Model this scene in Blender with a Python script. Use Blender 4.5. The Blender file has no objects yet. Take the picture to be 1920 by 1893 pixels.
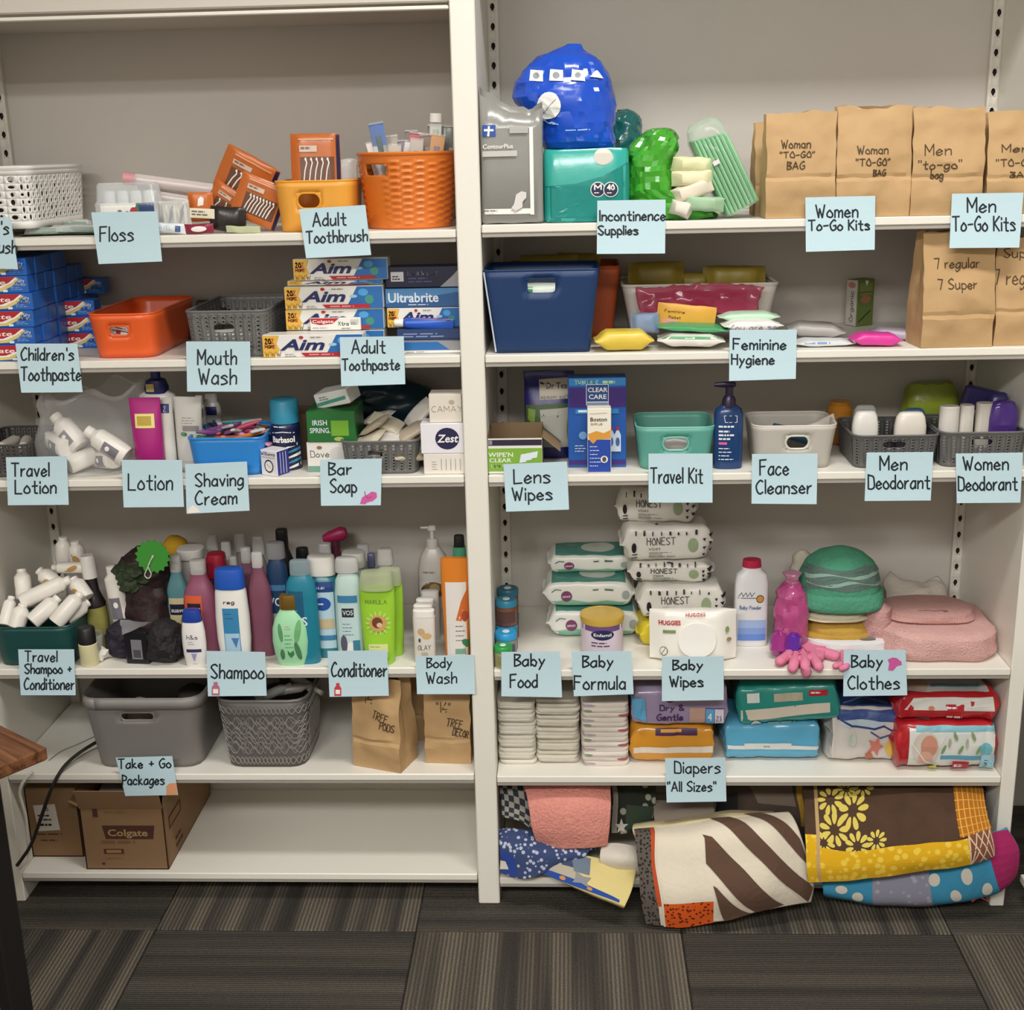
import bpy, bmesh, math, random
from math import sin, cos, pi, radians, hypot
from mathutils import Vector, Matrix, noise
from mathutils.bvhtree import BVHTree
random.seed(7)
SC = bpy.context.scene
COL = SC.collection

# ------------------------------------------------------------------ camera
FPX, CX, CY, CZ = 2376.6, 0.2049, -2.6456, 1.7379
PITCH, YAW, ROLL = 0.27573, 0.04867, 0.02307
def cam_dir(xx, zz, y2=1.0):
    c, s = cos(ROLL), sin(ROLL); x, z2 = c*xx + s*zz, -s*xx + c*zz
    c, s = cos(PITCH), sin(PITCH); y, z = c*y2 + s*z2, -s*y2 + c*z2
    c, s = cos(YAW), sin(YAW)
    return Vector((c*x - s*y, s*x + c*y, z))
cam = bpy.data.cameras.new('camera'); camo = bpy.data.objects.new('camera', cam); COL.objects.link(camo)
R_, U_, F_ = cam_dir(1, 0, 0), cam_dir(0, 1, 0), cam_dir(0, 0, 1)
camo.matrix_world = Matrix(((R_.x, U_.x, -F_.x, CX), (R_.y, U_.y, -F_.y, CY), (R_.z, U_.z, -F_.z, CZ), (0, 0, 0, 1)))
cam.sensor_fit = 'HORIZONTAL'; cam.sensor_width = 36.0; cam.lens = FPX/1920*36.0; cam.clip_start = .05
SC.camera = camo

# ------------------------------------------------------------------ world, lamps, exposure
w = bpy.data.worlds.new('world'); SC.world = w; w.use_nodes = True
w.node_tree.nodes['Background'].inputs[0].default_value = (.9, .93, 1, 1)
w.node_tree.nodes['Background'].inputs[1].default_value = .05
def troffer(x, y, e, sx=1.2, sy=.6, col=(1, .982, .955)):
    l = bpy.data.lights.new('ceiling_lamp', 'AREA'); l.shape = 'RECTANGLE'; l.size = sx; l.size_y = sy
    l.energy = e; l.color = col
    o = bpy.data.objects.new('ceiling_lamp', l); o.location = (x, y, 3.04); COL.objects.link(o)
troffer(.66, -1.0, 34, 1.2, .3)
troffer(.3, -3.6, 76, 1.2, .6)
troffer(-1.1, -3.7, 78, 1.2, .6)  # unseen lamp, placed and boosted to brighten the left bay's back wall
SC.view_settings.view_transform = 'Standard'; SC.view_settings.look = 'None'
SC.view_settings.exposure = .17; SC.view_settings.gamma = 1; SC.view_settings.use_curve_mapping = False

# ------------------------------------------------------------------ helpers: picture point -> place in the room
def P(px, py, Y):
    d = cam_dir((px-960)/FPX, -(py-946.5)/FPX); t = (Y-CY)/d.y
    return Vector((CX, CY, CZ)) + d*t
def PZ(px, py, z):
    d = cam_dir((px-960)/FPX, -(py-946.5)/FPX); t = (z-CZ)/d.z
    return Vector((CX, CY, CZ)) + d*t
def st(x0, x1, yt, Y, z):
    """standing thing with its front at depth Y on height z: centre x, width, height"""
    m = (x0+x1)/2
    zz = P(m, yt, Y).z
    k = st_y(m, Y, z)
    a, b = P(x0, k, Y).x, P(x1, k, Y).x
    return (a+b)/2, b-a, zz-z
def st_y(px, Y, z):
    a, b = P(px, 0, Y).z, P(px, 1900, Y).z
    lo, hi = 0, 2000
    for _ in range(24):
        mid = (lo+hi)/2
        if P(px, mid, Y).z > z: lo = mid
        else: hi = mid
    return lo
def dep(px, py, z): return PZ(px, py, z).y

# ------------------------------------------------------------------ materials (procedural)
def lin(h):
    h = h.lstrip('#'); r = []
    for i in (0, 2, 4):
        c = int(h[i:i+2], 16)/255
        r.append(c/12.92 if c <= .04045 else ((c+.055)/1.055)**2.4)
    return (*r, 1)
_M = {}
def mat(col, rough=.5, bump=0, bs=60, var=0, vs=8, metal=0, spec=.5, sss=0, coat=0):
    k = (col, rough, bump, bs, var, vs, metal, spec, sss, coat)
    if k in _M: return _M[k]
    m = bpy.data.materials.new('mat_'+col.strip('#')); m.use_nodes = True
    nt = m.node_tree; b = nt.nodes['Principled BSDF']; L = nt.links.new
    b.inputs['Base Color'].default_value = lin(col); b.inputs['Roughness'].default_value = rough
    b.inputs['Metallic'].default_value = metal; b.inputs['Specular IOR Level'].default_value = spec
    if coat: b.inputs['Coat Weight'].default_value = coat; b.inputs['Coat Roughness'].default_value = .12
    if sss: b.inputs['Subsurface Weight'].default_value = sss; b.inputs['Subsurface Radius'].default_value = (.01, .01, .01)
    if bump or var: tc = nt.nodes.new('ShaderNodeTexCoord')
    if bump:
        n = nt.nodes.new('ShaderNodeTexNoise'); n.inputs['Scale'].default_value = bs; n.inputs['Detail'].default_value = 4
        bp = nt.nodes.new('ShaderNodeBump'); bp.inputs['Strength'].default_value = bump; bp.inputs['Distance'].default_value = .004
        L(tc.outputs['Object'], n.inputs['Vector']); L(n.outputs['Fac'], bp.inputs['Height']); L(bp.outputs['Normal'], b.inputs['Normal'])
    if var:
        n = nt.nodes.new('ShaderNodeTexNoise'); n.inputs['Scale'].default_value = vs; n.inputs['Detail'].default_value = 5
        mr = nt.nodes.new('ShaderNodeMapRange'); mr.inputs['From Min'].default_value = .25; mr.inputs['From Max'].default_value = .75
        mr.inputs['To Min'].default_value = 1-var; mr.inputs['To Max'].default_value = 1+var
        mx = nt.nodes.new('ShaderNodeVectorMath'); mx.operation = 'SCALE'; mx.inputs[0].default_value = lin(col)[:3]
        L(tc.outputs['Object'], n.inputs['Vector']); L(n.outputs['Fac'], mr.inputs['Value']); L(mr.outputs['Result'], mx.inputs['Scale'])
        L(mx.outputs['Vector'], b.inputs['Base Color'])
    _M[k] = m
    return m
def clear(col='ffffff', fac=.14, rough=.12):
    k = ('clear', col, fac, rough)
    if k in _M: return _M[k]
    m = bpy.data.materials.new('mat_clear_plastic'); m.use_nodes = True; nt = m.node_tree; nt.nodes.clear()
    o = nt.nodes.new('ShaderNodeOutputMaterial'); t = nt.nodes.new('ShaderNodeBsdfTransparent'); p = nt.nodes.new('ShaderNodeBsdfPrincipled')
    mx = nt.nodes.new('ShaderNodeMixShader'); lw = nt.nodes.new('ShaderNodeLayerWeight'); lw.inputs[0].default_value = .35
    mr = nt.nodes.new('ShaderNodeMapRange'); mr.inputs['To Min'].default_value = fac; mr.inputs['To Max'].default_value = min(1, fac+.45)
    p.inputs['Base Color'].default_value = lin(col); p.inputs['Roughness'].default_value = rough
    L = nt.links.new
    L(lw.outputs['Facing'], mr.inputs['Value']); L(mr.outputs['Result'], mx.inputs[0]); L(t.outputs[0], mx.inputs[1]); L(p.outputs[0], mx.inputs[2]); L(mx.outputs[0], o.inputs[0])
    _M[k] = m
    return m
def nodemat(name, build, rough=.8):
    """material whose colour comes out of build(nt, uv) on the mesh's own UV map"""
    if name in _M: return _M[name]
    m = bpy.data.materials.new(name); m.use_nodes = True; nt = m.node_tree; b = nt.nodes['Principled BSDF']
    b.inputs['Roughness'].default_value = rough; b.inputs['Specular IOR Level'].default_value = .25
    tc = nt.nodes.new('ShaderNodeTexCoord')
    build(nt, tc, b)
    _M[name] = m
    return m
INK = mat('131c24', .6); BLK = mat('161616', .45); WHT = mat('f2efe8', .5); PEN = mat('4a3418', .7)

# ------------------------------------------------------------------ helpers: meshes as (verts, faces, material index per face)
def xf(md, loc=(0, 0, 0), rot=(0, 0, 0), sc=1):
    from mathutils import Euler
    R = Euler(rot).to_matrix(); l = Vector(loc)
    s = Vector((sc, sc, sc)) if not hasattr(sc, '__len__') else Vector(sc)
    return ([tuple(R @ Vector((v[0]*s.x, v[1]*s.y, v[2]*s.z)) + l) for v in md[0]], md[1], md[2])
def join(*mds):
    V, F, M = [], [], []
    for v, f, m in mds:
        o = len(V); V += v; F += [tuple(i+o for i in q) for q in f]; M += m
    return V, F, M
def setm(md, k): return md[0], md[1], [k]*len(md[1])
def box(w, d, h, b=.002, z0=0):
    """bevelled box, base centre at the origin"""
    b = min(b, w*.45, d*.45, h*.45)
    X, Y, Z = w/2, d/2, h/2; V, F = [], []
    ring = []
    for zz, ins in ((-Z, b), (-Z+b, 0), (Z-b, 0), (Z, b)):
        x, y = X-ins, Y-ins; c = b if ins == 0 else b*.6
        pts = [(-x+c, -y), (x-c, -y), (x, -y+c), (x, y-c), (x-c, y), (-x+c, y), (-x, y-c), (-x, -y+c)]
        ring.append([len(V)+i for i in range(8)]); V += [(p[0], p[1], zz+Z+z0) for p in pts]
    for a, c in zip(ring, ring[1:]):
        for i in range(8): F.append((a[i], a[(i+1) % 8], c[(i+1) % 8], c[i]))
    F.append(tuple(reversed(ring[0]))); F.append(tuple(ring[-1]))
    return V, F, [0]*len(F)
def loft(secs, N=28, axis='z', jit=0, js=20, seed=0, caps=(1, 1)):
    """superellipse sections (pos, a, b, n[, cx, cy]) stacked along an axis"""
    V, F = [], []
    for s in secs:
        z, a, b, n = s[:4]; cx, cy = (s[4], s[5]) if len(s) > 4 else (0, 0)
        for i in range(N):
            t = 2*pi*i/N - pi/2; c, q = cos(t), sin(t)
            x = a*math.copysign(abs(c)**(2/n), c)+cx; y = b*math.copysign(abs(q)**(2/n), q)+cy
            p = Vector((x, y, z))
            if jit: p += jit*Vector(noise.noise_vector(p*js+Vector((seed*7.3, 0, seed))))
            V.append(tuple(p))
    for k in range(len(secs)-1):
        for i in range(N):
            j = (i+1) % N; F.append((k*N+i, k*N+j, k*N+N+j, k*N+N+i))
    if caps[0]: F.append(tuple(range(N-1, -1, -1)))
    if caps[1]: F.append(tuple(range((len(secs)-1)*N, len(secs)*N)))
    if axis == 'x': V = [(z, y, -x) for x, y, z in V]
    if axis == 'y': V = [(x, z, -y) for x, y, z in V]
    return V, F, [0]*len(F)
def crumple(secs, N=56, rings=30, amp=.008, fr=18, seed=0, caps=(1, 1), axis='z'):
    """soft crumpled bag: sections resampled finely, with folds at two scales"""
    S = [tuple(s)+((0, 0) if len(s) == 4 else ()) for s in secs]; out = []; m = len(S)-1
    for k in range(rings+1):
        x = k/rings*m; i = min(int(x), m-1); t = x-i; out.append(tuple(S[i][q]*(1-t)+S[i+1][q]*t for q in range(6)))
    V, F, M = loft(out, N, caps=caps); W = []
    for v in V:
        p = Vector(v); o = Vector((seed*7.1, seed*1.7, seed*3.3)); c = Vector((p.x, p.y, 0)).normalized() if abs(p.x)+abs(p.y) > 1e-6 else Vector((0, 0, 1))
        a = noise.noise(p*fr+o); b = 1-2*abs(noise.noise(p*fr*2.1+o)); e = 1-2*abs(noise.noise(p*fr*4.5+o))
        W.append(tuple(p+c*amp*(a*1.1+b*.6+e*.28)+amp*.5*Vector(noise.noise_vector(p*fr*1.3+o))))
    if axis == 'x': W = [(q, y, -x) for x, y, q in W]
    return W, F, M
def tube(pts, r, N=8, taper=1.0, close=False):
    """round tube along a polyline"""
    pts = [Vector(p) for p in pts]; V, F = [], []
    n = len(pts); up = Vector((.13, .2, .97))
    for k, p in enumerate(pts):
        d = (pts[(k+1) % n if close else min(k+1, n-1)] - pts[(k-1) % n if close else max(k-1, 0)]).normalized()
        a = d.cross(up)
        if a.length < 1e-3: a = d.cross(Vector((1, 0, 0)))
        a.normalize(); b = a.cross(d); rr = r*(1+(taper-1)*k/max(1, n-1))
        for i in range(N):
            t = 2*pi*i/N; V.append(tuple(p+a*rr*cos(t)+b*rr*sin(t)))
    for k in range(n if close else n-1):
        for i in range(N):
            j = (i+1) % N; k2 = (k+1) % n
            F.append((k*N+i, k*N+j, k2*N+j, k2*N+i))
    if not close: F.append(tuple(range(N-1, -1, -1))); F.append(tuple(range((n-1)*N, n*N)))
    return V, F, [0]*len(F)
def spline(pts, k=6, closed=False):
    pts = [Vector(p) for p in pts]; n = len(pts); out = []
    for i in range(n if closed else n-1):
        g = (lambda j: pts[j % n]) if closed else (lambda j: pts[max(0, min(n-1, j))])
        a, b, c, d = g(i-1), g(i), g(i+1), g(i+2)
        for q in range(k):
            t = q/k
            out.append(.5*((2*b)+(c-a)*t+(2*a-5*b+4*c-d)*t*t+(3*b-a-3*c+d)*t**3))
    if not closed: out.append(pts[-1])
    return out
def prism(pts, t, axis='y'):
    """outline (x, z) pushed through a thickness t along y (front at 0)"""
    n = len(pts); V = [(x, 0, z) for x, z in pts]+[(x, t, z) for x, z in pts]
    F = [tuple(range(n)), tuple(range(2*n-1, n-1, -1))]+[((i+1) % n, i, n+i, n+(i+1) % n) for i in range(n)]
    if axis == 'z': V = [(x, z, y) for x, y, z in V]; F = [tuple(reversed(f)) for f in F]
    return V, F, [0]*len(F)
def cellring(q, k, hx, hy, shape):
    """bilinear cell q(u,v), u,v in -1..1, with a hole; returns outer ring + inner ring points"""
    out, inn = [], []
    for i in range(k):
        a = 2*pi*i/k; c, s = cos(a), sin(a); m = max(abs(c), abs(s)); out.append((c/m, s/m))
        if shape == 'o': inn.append((hx*c, hy*s))
        elif shape[0] == 'st':
            rho = min(1, shape[1]); inn.append((hx*(math.copysign(1-rho, c) if abs(c) > 1e-6 else 0)+hx*rho*c, hy*s))
        elif shape == 's':
            e = 6; inn.append((hx*math.copysign(abs(c)**(2/e), c), hy*math.copysign(abs(s)**(2/e), s)))
        else:
            wv = .62 if s < -.05 else 1.0; inn.append((hx*wv*c, hy*s))
    return out, inn
def sheet_cells(fn, cols, rows, hole, wrap=False):
    """wall made of cols x rows cells on fn(s, t); hole(i, j) -> None | 'skip' | (w cells, h cells, shape, hx, hy)"""
    V, F = [], []; idx = {}
    def g(i, j):
        if wrap: i %= cols
        if (i, j) not in idx: idx[(i, j)] = len(V); V.append(tuple(fn(i/cols, j/rows)))
        return idx[(i, j)]
    for i in range(cols):
        for j in range(rows):
            h = hole(i, j) if hole else None
            if h == 'skip': continue
            if h is None: F.append((g(i, j), g(i+1, j), g(i+1, j+1), g(i, j+1))); continue
            wc, hc, shp, hx, hy = h; k = 8 if wc == 1 else 32
            o, n = cellring(None, k, hx, hy, shp); b = len(V)
            m = lambda u, v: tuple(fn((i+wc*(u+1)/2)/cols, (j+hc*(v+1)/2)/rows))
            V += [m(*q) for q in o]+[m(*q) for q in n]
            for a in range(k): c = (a+1) % k; F.append((b+a, b+c, b+k+c, b+k+a))
    return V, F, [0]*len(F)
def rrect(w, d, r, nF, nS, nC=3):
    """closed rounded-rectangle path from the front left corner: points with equal cell counts"""
    pts = []; X, Y = w/2, d/2
    def seg(a, b, n): pts.extend([(a[0]+(b[0]-a[0])*i/n, a[1]+(b[1]-a[1])*i/n) for i in range(n)])
    def arc(cx, cy, a0):
        pts.extend([(cx+r*cos(a0+pi/2*i/nC), cy+r*sin(a0+pi/2*i/nC)) for i in range(nC)])
    seg((-X+r, -Y), (X-r, -Y), nF); arc(X-r, -Y+r, -pi/2); seg((X, -Y+r), (X, Y-r), nS); arc(X-r, Y-r, 0)
    seg((X-r, Y), (-X+r, Y), nF); arc(-X+r, Y-r, pi/2); seg((-X, Y-r), (-X, -Y+r), nS); arc(-X+r, -Y+r, pi)
    return pts
def bin_md(w, d, h, r=.03, taper=.88, nF=12, nS=12, rows=6, slot=None, holes=None, nC=3, frame=True):
    rho = (h/rows*(slot[3]-slot[2]))/((w-2*r)/nF*(slot[1]-slot[0])) if slot else 1
    """open bin: w, d at the rim; taper = base/rim; returns wall mesh and path function"""
    top = rrect(w, d, r, nF, nS, nC); n = len(top)
    def fn(s, t):
        k = s*n; i = int(k) % n; f = k-int(k); a, b = top[i], top[(i+1) % n]
        sx = taper+(1-taper)*t
        return Vector(((a[0]+(b[0]-a[0])*f)*sx, (a[1]+(b[1]-a[1])*f)*sx, h*t))
    def hole(i, j):
        if slot:
            i0, i1, j0, j1 = slot
            if (i, j) == (i0, j0): return (i1-i0, j1-j0, ('st', rho) if frame else 's', .97, .97)
            if i0 <= i < i1 and j0 <= j < j1: return 'skip'
        return holes(i, j, n) if holes else None
    md = sheet_cells(fn, n, rows, hole, True)
    b = len(md[0]); V = md[0]+[tuple(fn(i/n, 0)+Vector((0, 0, .0005))) for i in range(n)]
    F = md[1]+[tuple(range(b+n-1, b-1, -1))]
    return (V, F, [0]*len(F)), fn, n
def ring_tube(fn, n, t, r, out=0):
    pts = []
    for i in range(n):
        p = fn(i/n, t); pts.append(p)
    return tube(pts, r, 6, close=True)
def patch(net, nu=24, nv=16, jit=0, js=25, seed=0):
    """smooth sheet through a net of points; returns mesh (with uv order) and fn(u, v)"""
    m, n = len(net), len(net[0])
    def cr(a, b, c, d, t): return .5*((2*b)+(c-a)*t+(2*a-5*b+4*c-d)*t*t+(3*b-a-3*c+d)*t**3)
    def row(k, u):
        x = min(u, .99999)*(n-1); i = int(x); t = x-i; r = net[k]
        g = lambda j: Vector(r[max(0, min(n-1, j))])
        return cr(g(i-1), g(i), g(i+1), g(i+2), t)
    def fn0(u, v):
        y = min(v, .99999)*(m-1); k = int(y); t = y-k
        g = lambda j: row(max(0, min(m-1, j)), u)
        return cr(g(k-1), g(k), g(k+1), g(k+2), t)
    def fn(u, v):
        p = fn0(u, v)
        if jit: p = p+jit*Vector(noise.noise_vector(p*js+Vector((seed*3.7, seed, 0))))
        return p
    V = [tuple(fn(i/nu, j/nv)) for j in range(nv+1) for i in range(nu+1)]
    F = [(j*(nu+1)+i, j*(nu+1)+i+1, (j+1)*(nu+1)+i+1, (j+1)*(nu+1)+i) for j in range(nv) for i in range(nu)]
    uv = [(i/nu, j/nv) for j in range(nv+1) for i in range(nu+1)]
    def fnn(u, v):
        e = .01; p = fn(u, v); a = fn(min(u+e, 1), v)-fn(max(u-e, 0), v); b = fn(u, min(v+e, 1))-fn(u, max(v-e, 0))
        n = a.cross(b).normalized()
        return p, (-n if n.dot(p-Vector((CX, CY, CZ))) > 0 else n)
    return (V, F, [0]*len(F)), fnn, uv

# ------------------------------------------------------------------ helpers: objects
def mesh_obj(name, md, mats, parent=None, smooth=38, solid=0, uv=None, loc=None, rot=None):
    me = bpy.data.meshes.new(name); me.from_pydata(md[0], [], md[1])
    for m in (mats if isinstance(mats, (list, tuple)) else [mats]): me.materials.append(m)
    if any(md[2]): me.polygons.foreach_set('material_index', md[2])
    if uv:
        l = me.uv_layers.new(name='UVMap')
        for lp in me.loops: l.data[lp.index].uv = uv[lp.vertex_index]
    if smooth:
        me.polygons.foreach_set('use_smooth', [True]*len(me.polygons)); me.set_sharp_from_angle(angle=radians(smooth))
    me.update()
    o = bpy.data.objects.new(name, me); COL.objects.link(o)
    if parent: o.parent = parent
    if loc is not None: o.location = loc
    if rot is not None: o.rotation_euler = rot
    if solid:
        md_ = o.modifiers.new('thickness', 'SOLIDIFY'); md_.thickness = solid; md_.offset = 0
    return o
def tagit(o, label, cat, group=None):
    o['label'] = label; o['category'] = cat
    if group: o['group'] = group
    return o
def T(name, label, cat, loc, rot=(0, 0, 0), group=None):
    o = bpy.data.objects.new(name, None); o.empty_display_size = .03; COL.objects.link(o); o.location = loc; o.rotation_euler = rot
    return tagit(o, label, cat, group)
def solo(name, label, cat, md, mats, loc=(0, 0, 0), rot=(0, 0, 0), group=None, **k):
    return tagit(mesh_obj(name, md, mats, None, loc=loc, rot=rot, **k), label, cat, group)
def A(parent, name, md, mats, **k): return mesh_obj(name, md, mats, parent, **k)
def struct(name, md, mats, **k):
    o = mesh_obj(name, md, mats, **k); o['kind'] = 'structure'; return o

# ------------------------------------------------------------------ helpers: writing and flat print laid on a surface
_G = {'a': '~47 28 06 04 23 45|48 43', 'b': '0c 03|~06 28 46 45 33 14 04', 'c': '~47 28 06 04 23 44', 'd': '~47 28 06 04 23 45|4c 43',
 'e': '~05 46 37 28 06 04 23 44', 'f': '~4b 3c 2b 23|08 48', 'g': '~47 28 06 04 23 45|~48 43 31 10 01', 'h': '0c 03|~06 28 47 43',
 'i': '08 03|0a 0b', 'j': '~28 22 10 01|2a 2b', 'k': '0c 03|38 05|15 43', 'l': '0c 03', 'm': '08 03|~06 18 37 33|~36 58 67 63',
 'n': '08 03|~06 28 47 43', 'o': '~28 06 04 23 44 46 28', 'p': '08 00|~07 28 46 44 23 04', 'q': '~47 28 06 04 23 45|48 40',
 'r': '08 03|~05 17 38', 's': '~47 28 07 26 44 23 03', 't': '~2b 24 33 43|08 48', 'u': '~08 04 23 45|48 43', 'v': '08 23 48',
 'w': '08 13 27 43 58', 'x': '08 43|48 03', 'y': '08 24|48 00', 'z': '08 48 03 43',
 'A': '03 3c 63|16 56', 'B': '0c 03|~0c 4b 39 18|~18 46 44 03', 'C': '~5b 3c 08 14 33 54', 'D': '0c 03|~0c 4b 58 54 33 03',
 'E': '5c 0c 03 53|08 48', 'F': '0c 03|0c 5c|08 48', 'G': '~5b 3c 08 14 33 54 57|57 37', 'H': '0c 03|5c 53|08 58', 'I': '1c 13',
 'J': '~5c 54 33 04', 'K': '0c 03|5c 07|17 53', 'L': '0c 03 53', 'M': '03 0c 36 6c 63', 'N': '03 0c 53 5c', 'O': '~3c 08 14 33 54 58 3c',
 'P': '0c 03|~0c 4b 48 07', 'Q': '~3c 08 14 33 54 58 3c|35 63', 'R': '0c 03|~0c 4b 48 07|17 53', 'S': '~5b 3c 0a 37 55 33 04', 'T': '0c 6c|3c 33',
 'U': '~0c 04 33 54 5c', 'V': '0c 33 6c', 'W': '0c 23 39 53 7c', 'X': '0c 53|5c 03', 'Y': '0c 38 6c|38 33', 'Z': '0c 5c 03 53',
 '0': '~3c 08 14 33 54 58 3c', '1': '1c 13', '2': '~0a 2c 4a 03 53', '3': '~0b 3c 39 18 46 33 04', '4': '4c 06 56|4c 43', '5': '5c 0c 08|~08 47 44 03',
 '6': '~4c 08 04 33 45 27 05', '7': '0c 5c 33', '8': '~2c 0a 46 23 06 4a 2c', '9': '~4a 2c 08 36 4a 43', '-': '07 47', '+': '17 57|39 35', "'": '1c 1a',
 '"': '0c 0a|2c 2a', '.': '03 04', '%': '0c 1b|5c 03|44 53', '!': '0c 05|03 04', '&': '~53 0a 2c 3a 05 23 56'}
def strokes(text):
    x = 0; out = []
    for ch in text:
        if ch == ' ': x += 4; continue
        g = _G.get(ch); mx = 0
        if g is None: x += 4; continue
        for s in g.split('|'):
            sm = s[0] == '~'; s = s.lstrip('~')
            p = [(int(q[0], 36), int(q[1], 36)-3) for q in s.split()]; mx = max(mx, max(a for a, _ in p))
            v = [Vector((x+a, b, 0)) for a, b in p]
            if sm: v = spline(v, 4)
            out.append(v)
        x += mx+2.1
    return out, x-2.1
_TX = {}
def bold_mesh(text, shear=0, off=.012):
    k = (text, shear, off)
    if k not in _TX:
        c = bpy.data.curves.new('t', 'FONT'); c.body = text; c.shear = shear; c.offset = off; c.resolution_u = 2; c.fill_mode = 'FRONT'
        o = bpy.data.objects.new('t', c); COL.objects.link(o)
        dg = bpy.context.evaluated_depsgraph_get(); me = bpy.data.meshes.new_from_object(o.evaluated_get(dg))
        V = [tuple(v.co) for v in me.vertices]; F = [tuple(p.vertices) for p in me.polygons]
        bpy.data.objects.remove(o); bpy.data.meshes.remove(me); bpy.data.curves.remove(c)
        _TX[k] = (V, F)
    return _TX[k]
class Print:
    """flat print on a surface. where: mesh + side ('f' front, 't' top, 'r' right, 'l' left) or fn(u, v) -> point, normal"""
    def __init__(s, md=None, side='f', fn=None, step=.008, flat=False, lift=.0005):
        s.V, s.F, s.M, s.mats, s.n = [], [], [], [], 0; s.step, s.flat, s.lift, s.hold = step, flat, lift, False
        if fn: s.fn = fn
        elif flat:
            k = {'f': 1, 't': 2, 'r': 0, 'l': 0}[side]; pl = (max if side in 'tr' else min)(q[k] for q in md[0])
            s.fn = {'f': lambda u, v: (Vector((u, pl, v)), Vector((0, -1, 0))), 't': lambda u, v: (Vector((u, v, pl)), Vector((0, 0, 1))),
                    'r': lambda u, v: (Vector((pl, u, v)), Vector((1, 0, 0))), 'l': lambda u, v: (Vector((pl, -u, v)), Vector((-1, 0, 0)))}[side]
        else:
            bv = BVHTree.FromPolygons(md[0], md[1])
            def f(u, v):
                o, d = {'f': (Vector((u, -9, v)), Vector((0, 1, 0))), 't': (Vector((u, v, 9)), Vector((0, 0, -1))),
                        'r': (Vector((9, u, v)), Vector((-1, 0, 0))), 'l': (Vector((-9, -u, v)), Vector((1, 0, 0)))}[side]
                h = bv.ray_cast(o, d)
                if h[0] is None:
                    h = bv.find_nearest(Vector({'f': (u, -.03, v), 't': (u, v, .1), 'r': (.05, u, v), 'l': (-.05, -u, v)}[side]))
                return h[0], (h[1] if h[1].dot(d) < 0 else -h[1])
            s.fn = f
    def mi(s, m):
        if m not in s.mats: s.mats.append(m)
        return s.mats.index(m)
    def put(s, pts, faces, m, lay=None):
        s.n += 0 if s.hold else 1; off = s.lift*(1+.3*(min(s.n, 60)-1))
        b = len(s.V); k = s.mi(m)
        for u, v in pts:
            p, n = s.fn(u, v); s.V.append(tuple(Vector(p)+n*off))
        s.F += [tuple(b+i for i in f) for f in faces]; s.M += [k]*len(faces)
        return s
    def grid(s, f, nu, nv, m):
        pts = [f(i/nu, j/nv) for j in range(nv+1) for i in range(nu+1)]
        return s.put(pts, [(j*(nu+1)+i, j*(nu+1)+i+1, (j+1)*(nu+1)+i+1, (j+1)*(nu+1)+i) for j in range(nv) for i in range(nu)], m)
    def rect(s, u0, v0, u1, v1, m):
        n = lambda d: 1 if s.flat else max(1, min(56, int(abs(d)/s.step)+1))
        return s.grid(lambda a, b: (u0+(u1-u0)*a, v0+(v1-v0)*b), n(u1-u0), n(v1-v0), m)
    def quad(s, q, m, n=6):
        (ax, ay), (bx, by), (cx, cy), (dx, dy) = q
        return s.grid(lambda a, b: ((ax*(1-a)+bx*a)*(1-b)+(dx*(1-a)+cx*a)*b, (ay*(1-a)+by*a)*(1-b)+(dy*(1-a)+cy*a)*b), 1 if s.flat else n, 1 if s.flat else n, m)
    def poly(s, pts, m, rings=6):
        if s.flat: rings = 1
        else:
            q = []
            for a, b in zip(pts, pts[1:]+pts[:1]):
                m_ = max(1, min(16, int(hypot(b[0]-a[0], b[1]-a[1])/s.step))); q += [(a[0]+(b[0]-a[0])*i/m_, a[1]+(b[1]-a[1])*i/m_) for i in range(m_)]
            pts = q
        n = len(pts); cx = sum(p[0] for p in pts)/n; cy = sum(p[1] for p in pts)/n
        Q = [(cx, cy)]
        for r in range(1, rings+1): Q += [(cx+(x-cx)*r/rings, cy+(y-cy)*r/rings) for x, y in pts]
        F = [(0, 1+i, 1+(i+1) % n) for i in range(n)]
        for r in range(rings-1): F += [(1+r*n+i, 1+(r+1)*n+i, 1+(r+1)*n+(i+1) % n, 1+r*n+(i+1) % n) for i in range(n)]
        return s.put(Q, F, m)
    def ell(s, cu, cv, ru, rv, m, n=20, rot=0):
        c, q = cos(rot), sin(rot)
        return s.poly([(cu+ru*cos(2*pi*i/n)*c-rv*sin(2*pi*i/n)*q, cv+ru*cos(2*pi*i/n)*q+rv*sin(2*pi*i/n)*c) for i in range(n)], m)
    def line(s, pts, w, m):
        P_, F = [], []
        pts = [Vector((p[0], p[1], 0)) for p in pts]
        if not s.flat:
            q = [pts[0]]
            for b in pts[1:]:
                m_ = max(1, min(30, int((b-q[-1]).length/(s.step*1.2)))); a = q[-1]
                q += [a+(b-a)*(i+1)/m_ for i in range(m_)]
            pts = q
        for k in range(len(pts)-1):
            a, b = pts[k], pts[k+1]; d = (b-a)
            if d.length < 1e-9: continue
            d.normalize(); n = Vector((-d.y, d.x, 0))*w/2; e = d*w*.4
            i = len(P_); P_ += [(q.x, q.y) for q in (a-n-e, b-n+e, b+n+e, a+n-e)]; F.append((i, i+1, i+2, i+3))
        return s.put(P_, F, m)
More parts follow.
